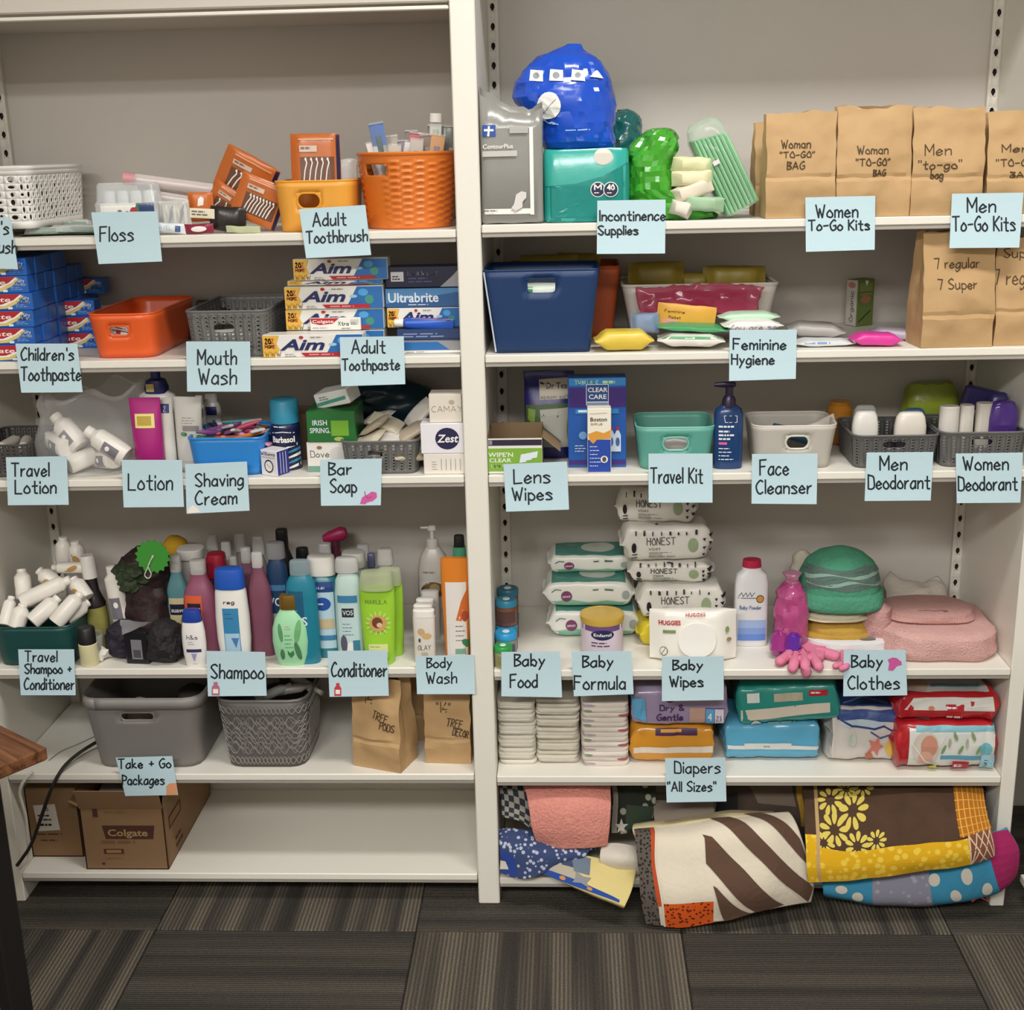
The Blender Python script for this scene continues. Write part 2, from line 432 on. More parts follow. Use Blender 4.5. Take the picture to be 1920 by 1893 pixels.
    def hand(s, text, u, v, h, m=None, w=None, fit=None, slant=0, rot=0, wob=0):
        """hand lettering: baseline start (u, v), capital height h, fit = total width"""
        m = m or INK; st_, tw = strokes(text); k = h/9; kx = fit/tw if fit else k*.9; w = w or h*.09
        P_, F = [], []; c, q = cos(rot), sin(rot)
        for a in st_:
            pp = []
            for p in a:
                x = p.x*kx+p.y*k*slant; y = p.y*k+(wob*sin(p.x*.9+len(text)) if wob else 0)
                pp.append(Vector((u+x*c-y*q, v+x*q+y*c, 0)))
            for i in range(len(pp)-1):
                d = pp[i+1]-pp[i]
                if d.length < 1e-9: continue
                d.normalize(); n = Vector((-d.y, d.x, 0))*w/2; e = d*w*.35; z = len(P_)
                P_ += [(t.x, t.y) for t in (pp[i]-n-e, pp[i+1]-n+e, pp[i+1]+n+e, pp[i]+n-e)]; F.append((z, z+1, z+2, z+3))
        return s.put(P_, F, m)
    def bold(s, text, u, v, h, m, fit=None, shear=0, off=.012, rot=0, center=False):
        V, F = bold_mesh(text, shear, off)
        x0 = min(p[0] for p in V); x1 = max(p[0] for p in V); y1 = .72
        k = h/y1; kx = fit/(x1-x0) if fit else k; uu = u-(x1-x0)*kx/2 if center else u; c, q = cos(rot), sin(rot)
        pts = [(uu+(p[0]-x0)*kx*c-p[1]*k*q, v+(p[0]-x0)*kx*q+p[1]*k*c) for p in V]
        return s.put(pts, F, m)
    def bars(s, u0, u1, v, n, dv, m, h=.0015, seed=1):
        """small print too fine to read: short dashes"""
        r = random.Random(seed); P_, F = [], []
        for i in range(n):
            x = u0; y = v-i*dv; e = u0+(u1-u0)*r.uniform(.6, 1)
            while x < e:
                L = r.uniform(.1, .3)*(u1-u0); x2 = min(e, x+L); z = len(P_)
                P_ += [(x, y), (x2, y), (x2, y+h), (x, y+h)]; F.append((z, z+1, z+2, z+3)); x = x2+.05*(u1-u0)
        return s.put(P_, F, m)
    def build(s, parent, name='print'):
        if parent.type == 'EMPTY':
            for c in parent.children:
                if c.name.split('.')[0] in ('bottle_body', 'can_body', 'tube_body', 'jar_body', 'front_wall', 'carton', 'shell', 'crown', 'backing_card'): parent = c; break
        return mesh_obj(name, (s.V, s.F, s.M), s.mats, parent, smooth=0)

# ------------------------------------------------------------------ the room
D = .4096; ZL = [1.576, 1.317, 1.0557, .6093, .3435, .0812]; ZR = [1.584, 1.3163, 1.0551, .6016, .3376, .0709]
PW, PR = .0504, .0325; XL, XR = -PW/2-1.1033, PW/2+1.15
WALLM = mat('a8a298', .85, .15, 120); 
def slab(x0, x1, y0, y1, z0, z1, b=.001): return xf(box(x1-x0, y1-y0, z1-z0, b), ((x0+x1)/2, (y0+y1)/2, z0))
RX0, RX1, RY0, RY1, RZ = -2.1, 2.3, -4.6, .47, 3.05
struct('wall_back', slab(RX0-.1, RX1+.1, RY1, RY1+.1, 0, RZ), WALLM)
struct('wall_front', slab(RX0-.1, RX1+.1, RY0-.1, RY0, 0, RZ), WALLM)
struct('wall_left', slab(RX0-.1, RX0, RY0, RY1, 0, RZ), WALLM)
struct('wall_right', slab(RX1, RX1+.1, RY0, RY1, 0, RZ), WALLM)
struct('ceiling', slab(RX0-.1, RX1+.1, RY0-.1, RY1+.1, RZ, RZ+.1), mat('e8e5de', .9))
floor = struct('floor', slab(RX0-.1, RX1+.1, RY0-.1, RY1+.1, -.1, -.006), mat('2a2724', .95))
def carpet(stripe, seed):
    def b(nt, tc, bs):
        N, L = nt.nodes.new, nt.links.new
        sp = N('ShaderNodeSeparateXYZ'); L(tc.outputs['Object'], sp.inputs[0])
        def noi(vec, sc, det=3):
            n = N('ShaderNodeTexNoise'); n.inputs['Scale'].default_value = sc; n.inputs['Detail'].default_value = det; L(vec, n.inputs['Vector']); return n.outputs['Fac']
        mp = N('ShaderNodeMapping'); mp.inputs['Location'].default_value = (seed*3.1, seed, 0); mp.inputs['Scale'].default_value = (1, .03, 1); L(tc.outputs['Object'], mp.inputs[0])
        band = noi(mp.outputs[0], 16, 2)                       # broad streaks along the pile direction
        mp2 = N('ShaderNodeMapping'); mp2.inputs['Scale'].default_value = (1, .06, 1); L(tc.outputs['Object'], mp2.inputs[0])
        fine = noi(mp2.outputs[0], 170, 1)
        wv = N('ShaderNodeTexWave'); wv.bands_direction = 'X'; wv.inputs['Scale'].default_value = 34 if stripe else 48; wv.inputs['Distortion'].default_value = .5; wv.inputs['Detail'].default_value = 1
        wv.inputs['Detail Scale'].default_value = 6; L(tc.outputs['Object'], wv.inputs[0])
        tuft = noi(tc.outputs['Object'], 380, 2)
        r = N('ShaderNodeValToRGB'); e = r.color_ramp.elements
        e[0].position = .32; e[0].color = lin('403c37'); e[1].position = .7; e[1].color = lin('665f56')
        x = e.new(.45); x.color = lin('4f4a44'); x = e.new(.56); x.color = lin('5a544b')
        L(band, r.inputs[0])
        m1 = N('ShaderNodeMixRGB'); m1.inputs[2].default_value = lin('9a8f7c' if stripe else '6c6459')
        mm = N('ShaderNodeMath'); mm.operation = 'MULTIPLY'; L(wv.outputs['Fac'], mm.inputs[0])
        mr = N('ShaderNodeMapRange'); mr.inputs['From Min'].default_value = .42; mr.inputs['From Max'].default_value = .58; mr.inputs['To Min'].default_value = 0; mr.inputs['To Max'].default_value = .75 if stripe else .12
        L(band, mr.inputs[0]); L(mr.outputs[0], mm.inputs[1]); L(mm.outputs[0], m1.inputs[0]); L(r.outputs[0], m1.inputs[1])
        m2 = N('ShaderNodeMixRGB'); m2.blend_type = 'MULTIPLY'; m2.inputs[0].default_value = .75; L(m1.outputs[0], m2.inputs[1])
        r2 = N('ShaderNodeValToRGB'); r2.color_ramp.elements[0].position = .3; r2.color_ramp.elements[0].color = (.3, .3, .3, 1); r2.color_ramp.elements[1].position = .65
        L(tuft, r2.inputs[0]); L(r2.outputs[0], m2.inputs[2]); L(m2.outputs[0], bs.inputs['Base Color'])
        bp = N('ShaderNodeBump'); bp.inputs['Strength'].default_value = .8; bp.inputs['Distance'].default_value = .004
        ad = N('ShaderNodeMath'); ad.operation = 'ADD'; L(tuft, ad.inputs[0]); L(wv.outputs['Fac'], ad.inputs[1]); L(ad.outputs[0], bp.inputs['Height']); L(bp.outputs[0], bs.inputs['Normal'])
    return nodemat('mat_carpet_%d_%d' % (stripe, seed), b, .95)
TS = .61
tmd = slab(-TS/2+.0012, TS/2-.0012, -TS/2+.0012, TS/2-.0012, -.006, 0, .002)
tmesh = [mesh_obj('carpet_tile', tmd, carpet(k % 2, k), floor) for k in range(4)]
first = set()
for i in range(-3, 4):
    for j in range(-7, 1):
        x = -.163+TS/2+TS*i; y = -.11+TS/2+TS*j
        if not (RX0 < x < RX1+.1 and RY0 < y < RY1+.2): continue
        s = (i+j) % 2; k = s+2*((i//2+j) % 2)
        if k in first: o = tmesh[k].copy(); COL.objects.link(o); o.parent = floor
        else: o = tmesh[k]; first.add(k)
        o.location = (x, y, 0); o.rotation_euler = (0, 0, 0 if s else pi/2)

# ------------------------------------------------------------------ the shelving
WP = mat('e9e5da', .42, .04, 300); WP2 = mat('dcd7cc', .5, .05, 200); BACK = mat('c6c0b8', .6, .06, 260, .03, 3); GRY = mat('a9a39a', .5)
unit = T('shelving_unit', 'tall white two-bay adjustable shelving unit against the wall', 'shelving', (0, 0, 0))
TOPZ = 2.25
def post(name, x0, x1, m=WP): A(unit, name, slab(x0, x1, 0, D+.02, 0, TOPZ, .0025), m)
post('upright_panel', -PW/2, PW/2); post('upright_panel', XR, XR+PR); post('upright_panel', XL-PR, XL)
for a, b in ((XL, -PW/2), (PW/2, XR)):
    A(unit, 'back_panel', slab(a, b, D, D+.012, 0, TOPZ, .0005), BACK)
def shelf(x0, x1, z, th=.017):
    o = A(unit, 'shelf_board', slab(x0+.0015, x1-.0015, -.002, D-.001, z-th, z, .0022), WP)
    A(o, 'front_lip', slab(x0+.002, x1-.002, .001, .012, z-th-.0085, z-th, .001), GRY)
for z in ZL: shelf(XL, -PW/2, z)
for z in ZR: shelf(PW/2, XR, z)
A(unit, 'shelf_board', slab(XL, -PW/2, -.002, D-.001, 2.012, 2.1, .003), mat('cfc8bd', .5)); A(unit, 'shelf_board', slab(PW/2, XR, .02, D-.001, 2.16, 2.18, .003), WP)
A(unit, 'front_lip', slab(XL+.001, -PW/2-.001, -.006, .004, 1.998, 2.006, .002), WP)
SW, SP = .026, .0417
def standard(x0):
    n = int((TOPZ-.1)/SP)
    def fn(s, t): s = s*3; return Vector((x0+SW*(s*.27 if s < 1 else .27+.46*(s-1) if s < 2 else .73+.27*(s-2)), D-.013, .09+n*SP*t))
    md = sheet_cells(fn, 3, n*2, lambda i, j: (1, 1, 'k', .86, .84) if i == 1 and j % 2 == 1 else None)
    o = A(unit, 'slotted_standard', md, WP2, solid=.0015)
    A(o, 'dark_backing', slab(x0+.001, x0+SW-.001, D-.006, D-.001, .09, .09+n*SP, .0005), mat('2a2522', .9))  # dark coloured backing stands in for the shade inside the keyhole slots
    for q in (x0+.0008, x0+SW-.0008): A(o, 'flange', slab(q-.0008, q+.0008, D-.013, D-.001, .09, .09+n*SP, .0003), WP2)
for q in (XL, -PW/2-SW, PW/2, XR-SW): standard(q)
# the neighbouring unit standing at right angles along the right hand side
side = T('corner_shelving_unit', 'white shelving unit at a right angle past the right end post', 'shelving', (0, 0, 0))
A(side, 'upright_panel', slab(1.50, 1.66, .02, .05, 0, TOPZ, .002), WP)
for z in (.075, .33, .6, 1.05): A(side, 'shelf_board', slab(1.245, 1.66, -.95, .018, z-.02, z, .002), WP)
A(side, 'back_panel', slab(1.66, 1.672, -.95, .02, 0, TOPZ, .001), BACK); A(side, 'upright_panel', slab(1.245, 1.66, -.985, -.952, 0, TOPZ, .002), WP)

# ------------------------------------------------------------------ blue label cards taped to the shelf fronts
CARDM = mat('bfd9e2', .8, .05, 200)
def card(label, tl, tr, br, bl, lines, extra=None, Y=-.0052, inkw=3.1):
    q = [Vector((*c, 0)) for c in (tl, tr, br, bl)]
    h = (bl[1]-tl[1])
    def pos(px, py):
        v = max(0, min(1.1, (py-tl[1])/h)); return P(px, py, Y-.007*v*v)
    def fn(u, v): return pos(u, -v), Vector((0, -1, .05))
    n = 6; V = []
    for j in range(n+1):
        for i in range(n+1):
            a, b = i/n, j/n; c = (q[0]*(1-a)+q[1]*a)*(1-b)+(q[3]*(1-a)+q[2]*a)*b; V.append(tuple(pos(c.x, c.y)))
    F = [(j*(n+1)+i, (j+1)*(n+1)+i, (j+1)*(n+1)+i+1, j*(n+1)+i+1) for j in range(n) for i in range(n)]
    o = solo('index_card', label, 'label card', (V, F, [0]*len(F)), CARDM, group='blue label cards', solid=.0005, smooth=0)
    p = Print(fn=fn, step=20, flat=True, lift=.0006)
    sl = (tr[1]-tl[1])/(tr[0]-tl[0])
    for t, x0, x1, cap, base in lines:
        p.hand(t, x0, -base, base-cap, INK, inkw, fit=x1-x0, rot=-math.atan(sl)*.6, wob=.5)
    p.build(o, 'handwriting')
    if extra:
        e = Print(fn=fn, step=20, flat=True, lift=.0009)
        for kind, m, pts in extra:
            if kind == 'p': e.poly([(x, -y) for x, y in pts], m)
            else: e.line([(x, -y) for x, y in pts], 1.6, m)
        e.build(o, 'drawing')
    return o
PNK = mat('c9589c', .7); PNK2 = mat('a9406f', .7); REDM = mat('c03a45', .7); CRM = mat('efe6dc', .7)
def card_s(t): return 'pale blue label card handwritten "%s"' % t
card('pale blue card cut off by the left picture edge, above the children\'s toothpaste', (-98, 402), (20, 408), (34, 505), (-82, 500), [("Children's", -88, 16, 412, 436), ('Toothbrush', -88, 31, 447, 471)])
card(card_s('Floss'), (171, 398), (295, 396), (304, 490), (185, 495), [('Floss', 188, 250, 425, 452)])
card(card_s('Adult Toothbrush'), (561, 392), (685, 384), (696, 478), (574, 484), [('Adult', 587, 649, 400, 424), ('Toothbrush', 575, 689, 434, 456)])
card(card_s("Children's Toothpaste"), (29, 644), (145, 644), (155, 735), (40, 736), [("Children's", 40, 138, 652, 675), ('Toothpaste', 40, 151, 688, 713)])
card(card_s('Mouth Wash'), (349, 640), (469, 640), (470, 734), (351, 734), [('Mouth', 371, 443, 655, 683), ('Wash', 373, 443, 691, 720)])
card(card_s('Adult Toothpaste'), (637, 632), (757, 630), (760, 720), (640, 724), [('Adult', 660, 722, 638, 662), ('Toothpaste', 642, 749, 673, 694)])
card(card_s('Travel Lotion'), (11, 857), (125, 855), (129, 946), (15, 947), [('Travel', 22, 92, 868, 893), ('Lotion', 29, 105, 900, 925)])
card(card_s('Lotion'), (228, 862), (341, 862), (345, 950), (232, 951), [('Lotion', 241, 323, 888, 918)])
card(card_s('Shaving Cream'), (347, 870), (463, 865), (468, 957), (350, 963), [('Shaving', 367, 456, 888, 912), ('Cream', 367, 444, 921, 946)],
     [('p', CRM, [(352, 962), (354, 953), (362, 947), (370, 952), (376, 960)])])
card(card_s('Bar Soap'), (600, 862), (716, 859), (714, 947), (602, 948), [('Bar', 617, 659, 867, 890), ('Soap', 620, 668, 898, 923)],
     [('p', PNK, [(675, 944), (679, 932), (690, 926), (697, 921), (706, 923), (707, 932), (699, 939), (690, 941), (684, 945)]), ('l', PNK2, [(684, 921), (685, 928), (690, 934), (697, 931)])])
card(card_s('Travel Shampoo + Conditioner'), (34, 1217), (139, 1217), (142, 1303), (39, 1303), [('Travel', 47, 107, 1220, 1240), ('Shampoo +', 47, 134, 1244, 1262), ('Conditioner', 46, 139, 1271, 1292)], inkw=2.7)
def bottle_sketch(x0, x1, y0, y1, m, m2):
    w = x1-x0; h = y1-y0; c = (x0+x1)/2
    return [('p', m, [(c-w*.25, y0), (c+w*.25, y0), (c+w*.25, y0+h*.2), (x1, y0+h*.4), (x1, y1), (x0, y1), (x0, y0+h*.4), (c-w*.25, y0+h*.2)]),
            ('p', m2, [(c-w*.32, y0+h*.52), (c+w*.32, y0+h*.52), (c+w*.32, y0+h*.85), (c-w*.32, y0+h*.85)])]
card(card_s('Shampoo'), (387, 1220), (497, 1222), (500, 1304), (390, 1305), [('Shampoo', 396, 494, 1245, 1271)], bottle_sketch(397, 412, 1278, 1303, mat('b06a85', .7), CRM))
card(card_s('Conditioner'), (614, 1220), (726, 1219), (729, 1304), (618, 1306), [('Conditioner', 622, 725, 1242, 1268)], bottle_sketch(627, 640, 1280, 1304, REDM, CRM))
card(card_s('Body Wash'), (779, 1230), (889, 1227), (891, 1301), (782, 1301), [('Body', 801, 847, 1233, 1251), ('Wash', 800, 856, 1260, 1281)], inkw=2.7)
card(card_s('Take + Go Packages'), (217, 1420), (323, 1417), (334, 1490), (235, 1492), [('Take + Go', 222, 320, 1423, 1440), ('Packages', 230, 308, 1453, 1471)],
     [('p', mat('dd9a72', .7), [(312, 1473), (318, 1468), (331, 1467), (333, 1489), (312, 1490)])], inkw=2.7)
card(card_s('Incontinence Supplies'), (1120, 376), (1248, 374), (1247, 475), (1119, 476), [('Incontinence', 1123, 1247, 395, 414), ('Supplies', 1122, 1196, 423, 440)])
card(card_s('Women To-Go Kits'), (1510, 370), (1641, 367), (1640, 468), (1511, 472), [('Women', 1530, 1608, 384, 408), ('To-Go Kits', 1516, 1630, 413, 432)])
card(card_s('Men To-Go Kits'), (1785, 363), (1919, 361), (1911, 464), (1780, 465), [('Men', 1814, 1866, 371, 398), ('To-Go Kits', 1786, 1903, 406, 433)])
card(card_s('Feminine Hygiene'), (1368, 618), (1494, 618), (1492, 710), (1367, 714), [('Feminine', 1375, 1473, 635, 655), ('Hygiene', 1372, 1451, 664, 683)])
card(card_s('Lens Wipes'), (944, 870), (1063, 865), (1067, 955), (949, 959), [('Lens', 964, 1031, 880, 906), ('Wipes', 961, 1035, 914, 938)])
card(card_s('Travel Kit'), (1216, 850), (1336, 850), (1336, 942), (1216, 942), [('Travel Kit', 1220, 1317, 877, 905)])
card(card_s('Face Cleanser'), (1410, 851), (1533, 850), (1531, 945), (1409, 944), [('Face', 1425, 1478, 862, 890), ('Cleanser', 1418, 1521, 900, 925)])
card(card_s('Men Deodorant'), (1625, 848), (1750, 847), (1745, 938), (1621, 939), [('Men', 1650, 1700, 855, 881), ('Deodorant', 1628, 1743, 890, 916)])
card(card_s('Women Deodorant'), (1792, 850), (1918, 848), (1913, 942), (1794, 943), [('Women', 1806, 1890, 856, 881), ('Deodorant', 1797, 1907, 893, 919)])
card(card_s('Baby Food'), (940, 1222), (1050, 1221), (1054, 1307), (940, 1305), [('Baby', 965, 1021, 1226, 1248), ('Food', 957, 1007, 1264, 1288)])
card(card_s('Baby Formula'), (1071, 1221), (1184, 1220), (1188, 1301), (1076, 1305), [('Baby', 1093, 1149, 1229, 1250), ('Formula', 1077, 1172, 1267, 1292)])
card(card_s('Baby Wipes'), (1241, 1231), (1357, 1230), (1357, 1312), (1241, 1314), [('Baby', 1262, 1317, 1237, 1255), ('Wipes', 1256, 1318, 1267, 1287)])
card(card_s('Baby Clothes'), (1582, 1218), (1698, 1218), (1701, 1303), (1581, 1305), [('Baby', 1597, 1654, 1228, 1250), ('Clothes', 1590, 1686, 1267, 1291)],
     [('p', PNK, [(1665, 1256), (1667, 1243), (1664, 1236), (1673, 1232), (1681, 1233), (1690, 1240), (1691, 1246), (1682, 1248), (1674, 1257)])])
card(card_s('Diapers "All Sizes"'), (1247, 1421), (1360, 1420), (1362, 1502), (1250, 1504), [('Diapers', 1265, 1350, 1427, 1449), ('"All Sizes"', 1252, 1342, 1465, 1483)], inkw=2.7)

# ------------------------------------------------------------------ shared builders for the goods
PR_RECT = [(0, .94), (.03, 1), (.86, 1), (.94, .88), (1, .55)]
PR_SH = [(0, .9), (.03, .97), (.35, 1), (.75, .97), (.9, .86), (.97, .62), (1, .5)]
PR_OVAL = [(0, .68), (.03, .75), (.2, .92), (.42, 1), (.65, .96), (.83, .78), (.94, .55), (1, .45)]
PR_FLARE = [(0, .8), (.04, .86), (.3, .92), (.7, 1), (.95, 1), (1, .97)]
PR_NECK = [(0, .93), (.03, 1), (.66, 1), (.76, .93), (.86, .7), (.94, .5), (1, .48)]
def bottle(label, x0, x1, yt, Y, z, col, prof=PR_SH, cap=('ffffff', .2, .6, .6), depth=.6, n=2.6, name='shampoo_bottle', cat='bottle', group=None,
           rough=.3, m=None, rot=(0, 0, 0), sss=0):
    X, w, h = st(x0, x1, yt, Y, z); d = w*depth; ch = h*cap[1] if cap else 0; bh = h-ch
    t = T(name, label, cat, (X, Y+d/2, z+.0004), rot, group)
    md = loft([(bh*a, w/2*s, d/2*s if prof is not PR_FLARE else d/2*(1-.55*a), n) for a, s in prof])
    A(t, 'bottle_body', md, m or mat(col, rough, sss=sss))
    if cap:
        cw, cn = w/2*cap[2], w/2*cap[3]; cd = min(cw, d/2*(cap[2]+.1)); cd2 = min(cn, d/2*(cap[3]+.1))
        A(t, 'cap', loft([(bh*.985, cw*.98, cd*.98, 2.6), (bh+ch*.04, cw, cd, 2.6), (bh+ch*.86, cn, cd2, 2.6), (bh+ch*.97, cn*.94, cd2*.94, 2.6), (h, cn*.82, cd2*.82, 2.6)]),
          cap[4] if len(cap) > 4 else mat(cap[0], .3))
    return t, md, w, bh, d
def pump_head(t, z, s, m, side=-1):
    """dispenser: collar, stem, nozzle"""
    A(t, 'pump_collar', loft([(z, s*.42, s*.42, 2), (z+s*.5, s*.4, s*.4, 2), (z+s*.62, s*.28, s*.28, 2)]), m)
    A(t, 'pump_stem', loft([(z+s*.6, s*.14, s*.14, 2), (z+s*1.25, s*.14, s*.14, 2)], 12), m)
    A(t, 'pump_nozzle', join(loft([(z+s*1.2, s*.3, s*.25, 2), (z+s*1.42, s*.28, s*.24, 2), (z+s*1.5, s*.2, s*.16, 2)], 16),
      xf(loft([(0, s*.1, s*.1, 2), (s*.75, s*.08, s*.08, 2)], 10, 'x'), (0, 0, z+s*1.36), (0, 0, pi if side < 0 else 0))), m)
def tube_md(w, h, d, capf=.14):
    """squeeze tube standing on its cap, crimped at the top; returns cap mesh, body mesh"""
    c = loft([(0, w*.4, d*.4, 2), (.002, w*.42, d*.42, 2), (h*capf, w*.42, d*.42, 2)])
    b = loft([(h*capf, w*.42, d*.46, 2), (h*capf+.004, w*.46, d*.5, 2), (h*.45, w*.48, d*.4, 2.2), (h*.8, w*.495, d*.2, 2.6), (h*.95, w*.5, .0016, 3), (h, w*.5, .0014, 4)])
    return c, b
def carton(name, label, cat, X, Y, z, w, d, h, m, group=None, rot=(0, 0, 0), b=.0012):
    """printed cardboard box: front face at Y"""
    md = box(w, d, h, b); o = solo(name, label, cat, md, m, (X, Y+d/2, z+.0003), rot, group)
    return o, md
def cartonp(name, label, cat, x0, x1, yt, Y, z, d, m, group=None, rot=(0, 0, 0), b=.0012):
    X, w, h = st(x0, x1, yt, Y, z); o, md = carton(name, label, cat, X, Y, z, w, d, h, m, group, rot, b)
    return o, md, w, h
def fl(md): return Print(md, flat=True)
def pouch(w, h, t, jit=.002, seed=0, fin=.06, n=2.6, nx=14):
    """sealed soft packet lying in the x-z plane, thickness along y"""
    S = []
    for k in range(nx+1):
        u = k/nx; e = min(u, 1-u)
        th = t/2*min(1, max(.04, (e-fin)/.16))**.6 if e > fin else t*.02
        S.append((-w/2+w*u, h/2*(1 if e > .02 else .985), th, n if e > fin else 6))
    md = loft(S, 24, 'x', jit, 40, seed)
    return [(x, y, z+h/2) for x, y, z in md[0]], md[1], md[2]
def copy_tree(o, parent=None):
    c = o.copy(); COL.objects.link(c); c.parent = parent
    for ch in list(o.children): copy_tree(ch, c)
    return c

# ================================================================== left bay, top shelf: floss and toothbrushes
z = ZL[0]
WPL = mat('eceae4', .4); 
# white perforated basket
X0, X1 = P(-125, 330, .02).x, P(54, 330, .02).x; w = X1-X0; h = P(30, 315, .02).z-(z+.018)
t = T('perforated_basket', 'white plastic basket with rows of oval holes at the left edge', 'basket', ((X0+X1)/2, .02+.16, z+.018))
def hl(i, j, n):
    if 0 < j < 7: return (1, 1, 'o', .26+.26*((i*7+j*3) % 4)/3, .4+.4*((i*5+j*2) % 3)/2)
md, fn, n = bin_md(w, .32, h, .025, .93, 5, 11, 8, None, hl)
A(t, 'basket_wall', md, WPL, solid=.002); A(t, 'rim', ring_tube(fn, n, 1, .0045), WPL)
for k, (dx, dy, cc, l) in enumerate([(.0, -.05, '3a2420', 'dark brown wrapped pack at the front inside the white basket'), (.01, .06, '4a2a26', 'maroon wrapped pack farther back inside the white basket')]):
    solo('toothbrush_bundle', l, 'toothbrush pack', loft([(0, w*.36, .045, 3), (h*.5, w*.4, .05, 3), (h*.72, w*.36, .04, 3)], 20, jit=.004, js=30, seed=k), mat(cc, .5, .2, 40), ((X0+X1)/2+dx, .18+dy*1.05, z+.022))
# toothbrush blister packs lying below it
BLI = clear('ffffff', .2, .1)
def blister(label, loc, rot, c1, c2, w=.19, h=.055, handles=('3c7f58', 'e8e8e0')):
    t = T('toothbrush_pack', label, 'toothbrush pack', loc, rot, 'toothbrush packs')
    A(t, 'backing_card', box(w, h, .0015, .0005), mat(c1, .5))
    A(t, 'blister', xf(loft([(0, w*.46, h*.42, 4), (.01, w*.44, h*.38, 4), (.014, w*.4, h*.3, 4)], 24), (0, 0, .0015)), BLI)
    for k, c in enumerate(handles):
        A(t, 'toothbrush', xf(loft([(-w*.4, .003, .003, 2), (-w*.1, .0055, .004, 2), (w*.1, .0035, .003, 2), (w*.22, .0025, .0025, 2), (w*.24, .005, .004, 3), (w*.4, .005, .004, 3)], 10, 'x'), (0, (k-.5)*h*.35, .0075)), mat(c, .3))
    p = Print(box(w, h, .0015, .0005), 't', flat=True); p.rect(-w*.48, -h*.48, -w*.25, h*.48, mat(c2, .5)); p.build(t, 'printed_panel')
    return t
for k, (px, py, Y, r, l) in enumerate([(115, 436, .06, .25, 'green-backed toothbrush blister pack lying under the white basket'), (155, 434, .05, -.2, 'green-backed toothbrush pack beside the "Floss" card, half under the white basket'), (90, 430, .18, .1, 'toothbrush pack with a dark back far under the white basket')]):
    p = P(px, py, Y); blister(l, (p.x, Y+.03, z+.001+.0045*k), (.06*(k-1), 0, r), ['2f4a34', '2c5138', '3a3a34'][k], ['d8dccb', '6b8f5c', '9aa39a'][k])
# floss clamshell with label
Y = .035
X, w, h = st(182, 304, 342, Y, z+.012)
t = T('clamshell_pack', 'clear plastic clamshell of floss with white, green and navy label', 'floss pack', (X, Y+.03, z+.012), (0, 0, .04))
md = loft([(0, w*.46, .03, 5), (h*.1, w*.48, .032, 5), (h*.55, w*.5, .034, 5), (h*.6, w*.47, .03, 5), (h*.95, w*.45, .026, 5), (h, w*.42, .022, 5)], 32)
A(t, 'shell', md, clear('e9eef0', .34, .15))
p = Print(md); p.rect(-w*.38, h*.1, w*.42, h*.56, WHT); p.rect(w*.16, h*.1, w*.42, h*.56, mat('29406f', .5)); p.quad([(w*.0, h*.1), (w*.2, h*.1), (w*.2, h*.56), (w*.09, h*.4)], mat('3f7d4d', .5))
p.ell(w*.12, h*.36, w*.06, h*.12, mat('b9343a', .5)); p.ell(-w*.09, h*.34, w*.045, h*.09, mat('777777', .4)); p.ell(w*.02, h*.3, w*.05, h*.1, BLK); p.bars(-w*.36, -w*.15, h*.34, 3, h*.08, mat('666666'), h*.03); p.build(t, 'label_print')
for k in range(4): A(t, 'floss_case', xf(loft([(0, .012, .007, 3), (.022, .012, .007, 3), (.026, .008, .005, 3)], 14), (-w*.3+k*w*.2, .004, h*.55)), mat('dfe3e2', .4))
# long clear tubes of brushes lying across
def clamtube(label, a, b, r, c, cap):
    d = (b-a); L = d.length; q = d.to_track_quat('X', 'Z').to_euler()
    t = T('brush_tube', label, 'brush tube', a, q)
    A(t, 'tube', loft([(0, r, r, 2.6), (L*.93, r, r, 2.6)], 14, 'x'), clear('f3e9e6', .4, .15))
    A(t, 'end_cap', loft([(-.004, r*1.04, r*1.04, 2.6), (L*.1, r*1.04, r*1.04, 2.6)], 14, 'x'), mat(cap, .4))
    A(t, 'handle', loft([(L*.12, r*.3, r*.3, 2), (L*.6, r*.45, r*.4, 2), (L*.9, r*.3, r*.3, 2)], 10, 'x'), mat(c, .4))
clamtube('long clear brush tube with red and white end lying on the floss pile', P(236, 334, .075), P(412, 357, .1), .0125, 'e9d4cf', 'c98f90')
clamtube('clear brush tube with pale pink handle lying behind the floss clamshell', P(262, 352, .1), P(418, 366, .14), .013, 'e7e0da', 'd9cfc8')
clamtube('clear brush tube with white cap resting lowest on the floss pile', P(282, 366, .085), P(398, 384, .11), .012, 'd9d6cc', 'eae7e0')
# loose bags and sachets of the pile
def sachet(name, label, cat, px, py, Y, w, h, t, m, rot=(0, 0, 0), seed=0, group=None, jit=.0018, prints=None, zmin=None):
    q = P(px, py, Y); md = pouch(w, h, t, jit, seed)
    md = xf(md, (0, 0, -h/2))
    o = solo(name, label, cat, md, m, (q.x, q.y, q.z), rot, group)
    if prints: p = Print(md); prints(p, w, h); p.build(o, 'print')
    return o
PCL = clear('f2f2ee', .35, .15)
t = T('brush_bag', 'clear plastic bag of small white interdental brushes in the floss pile', 'floss pack', P(328, 404, .03))
A(t, 'bag', pouch(.065, .062, .026, .004, 3), PCL)
t.location.z -= .031
for k in range(7): A(t, 'interdental_brush', xf(loft([(0, .0025, .0025, 2), (.035, .004, .003, 2), (.045, .001, .001, 2)], 8), (-.022+.0075*k, .002*(k % 3-1), .008), (0, .3*sin(k*2.1), 0)), mat(['e9e6da', '41608f', 'ded9c0'][k % 3], .4))
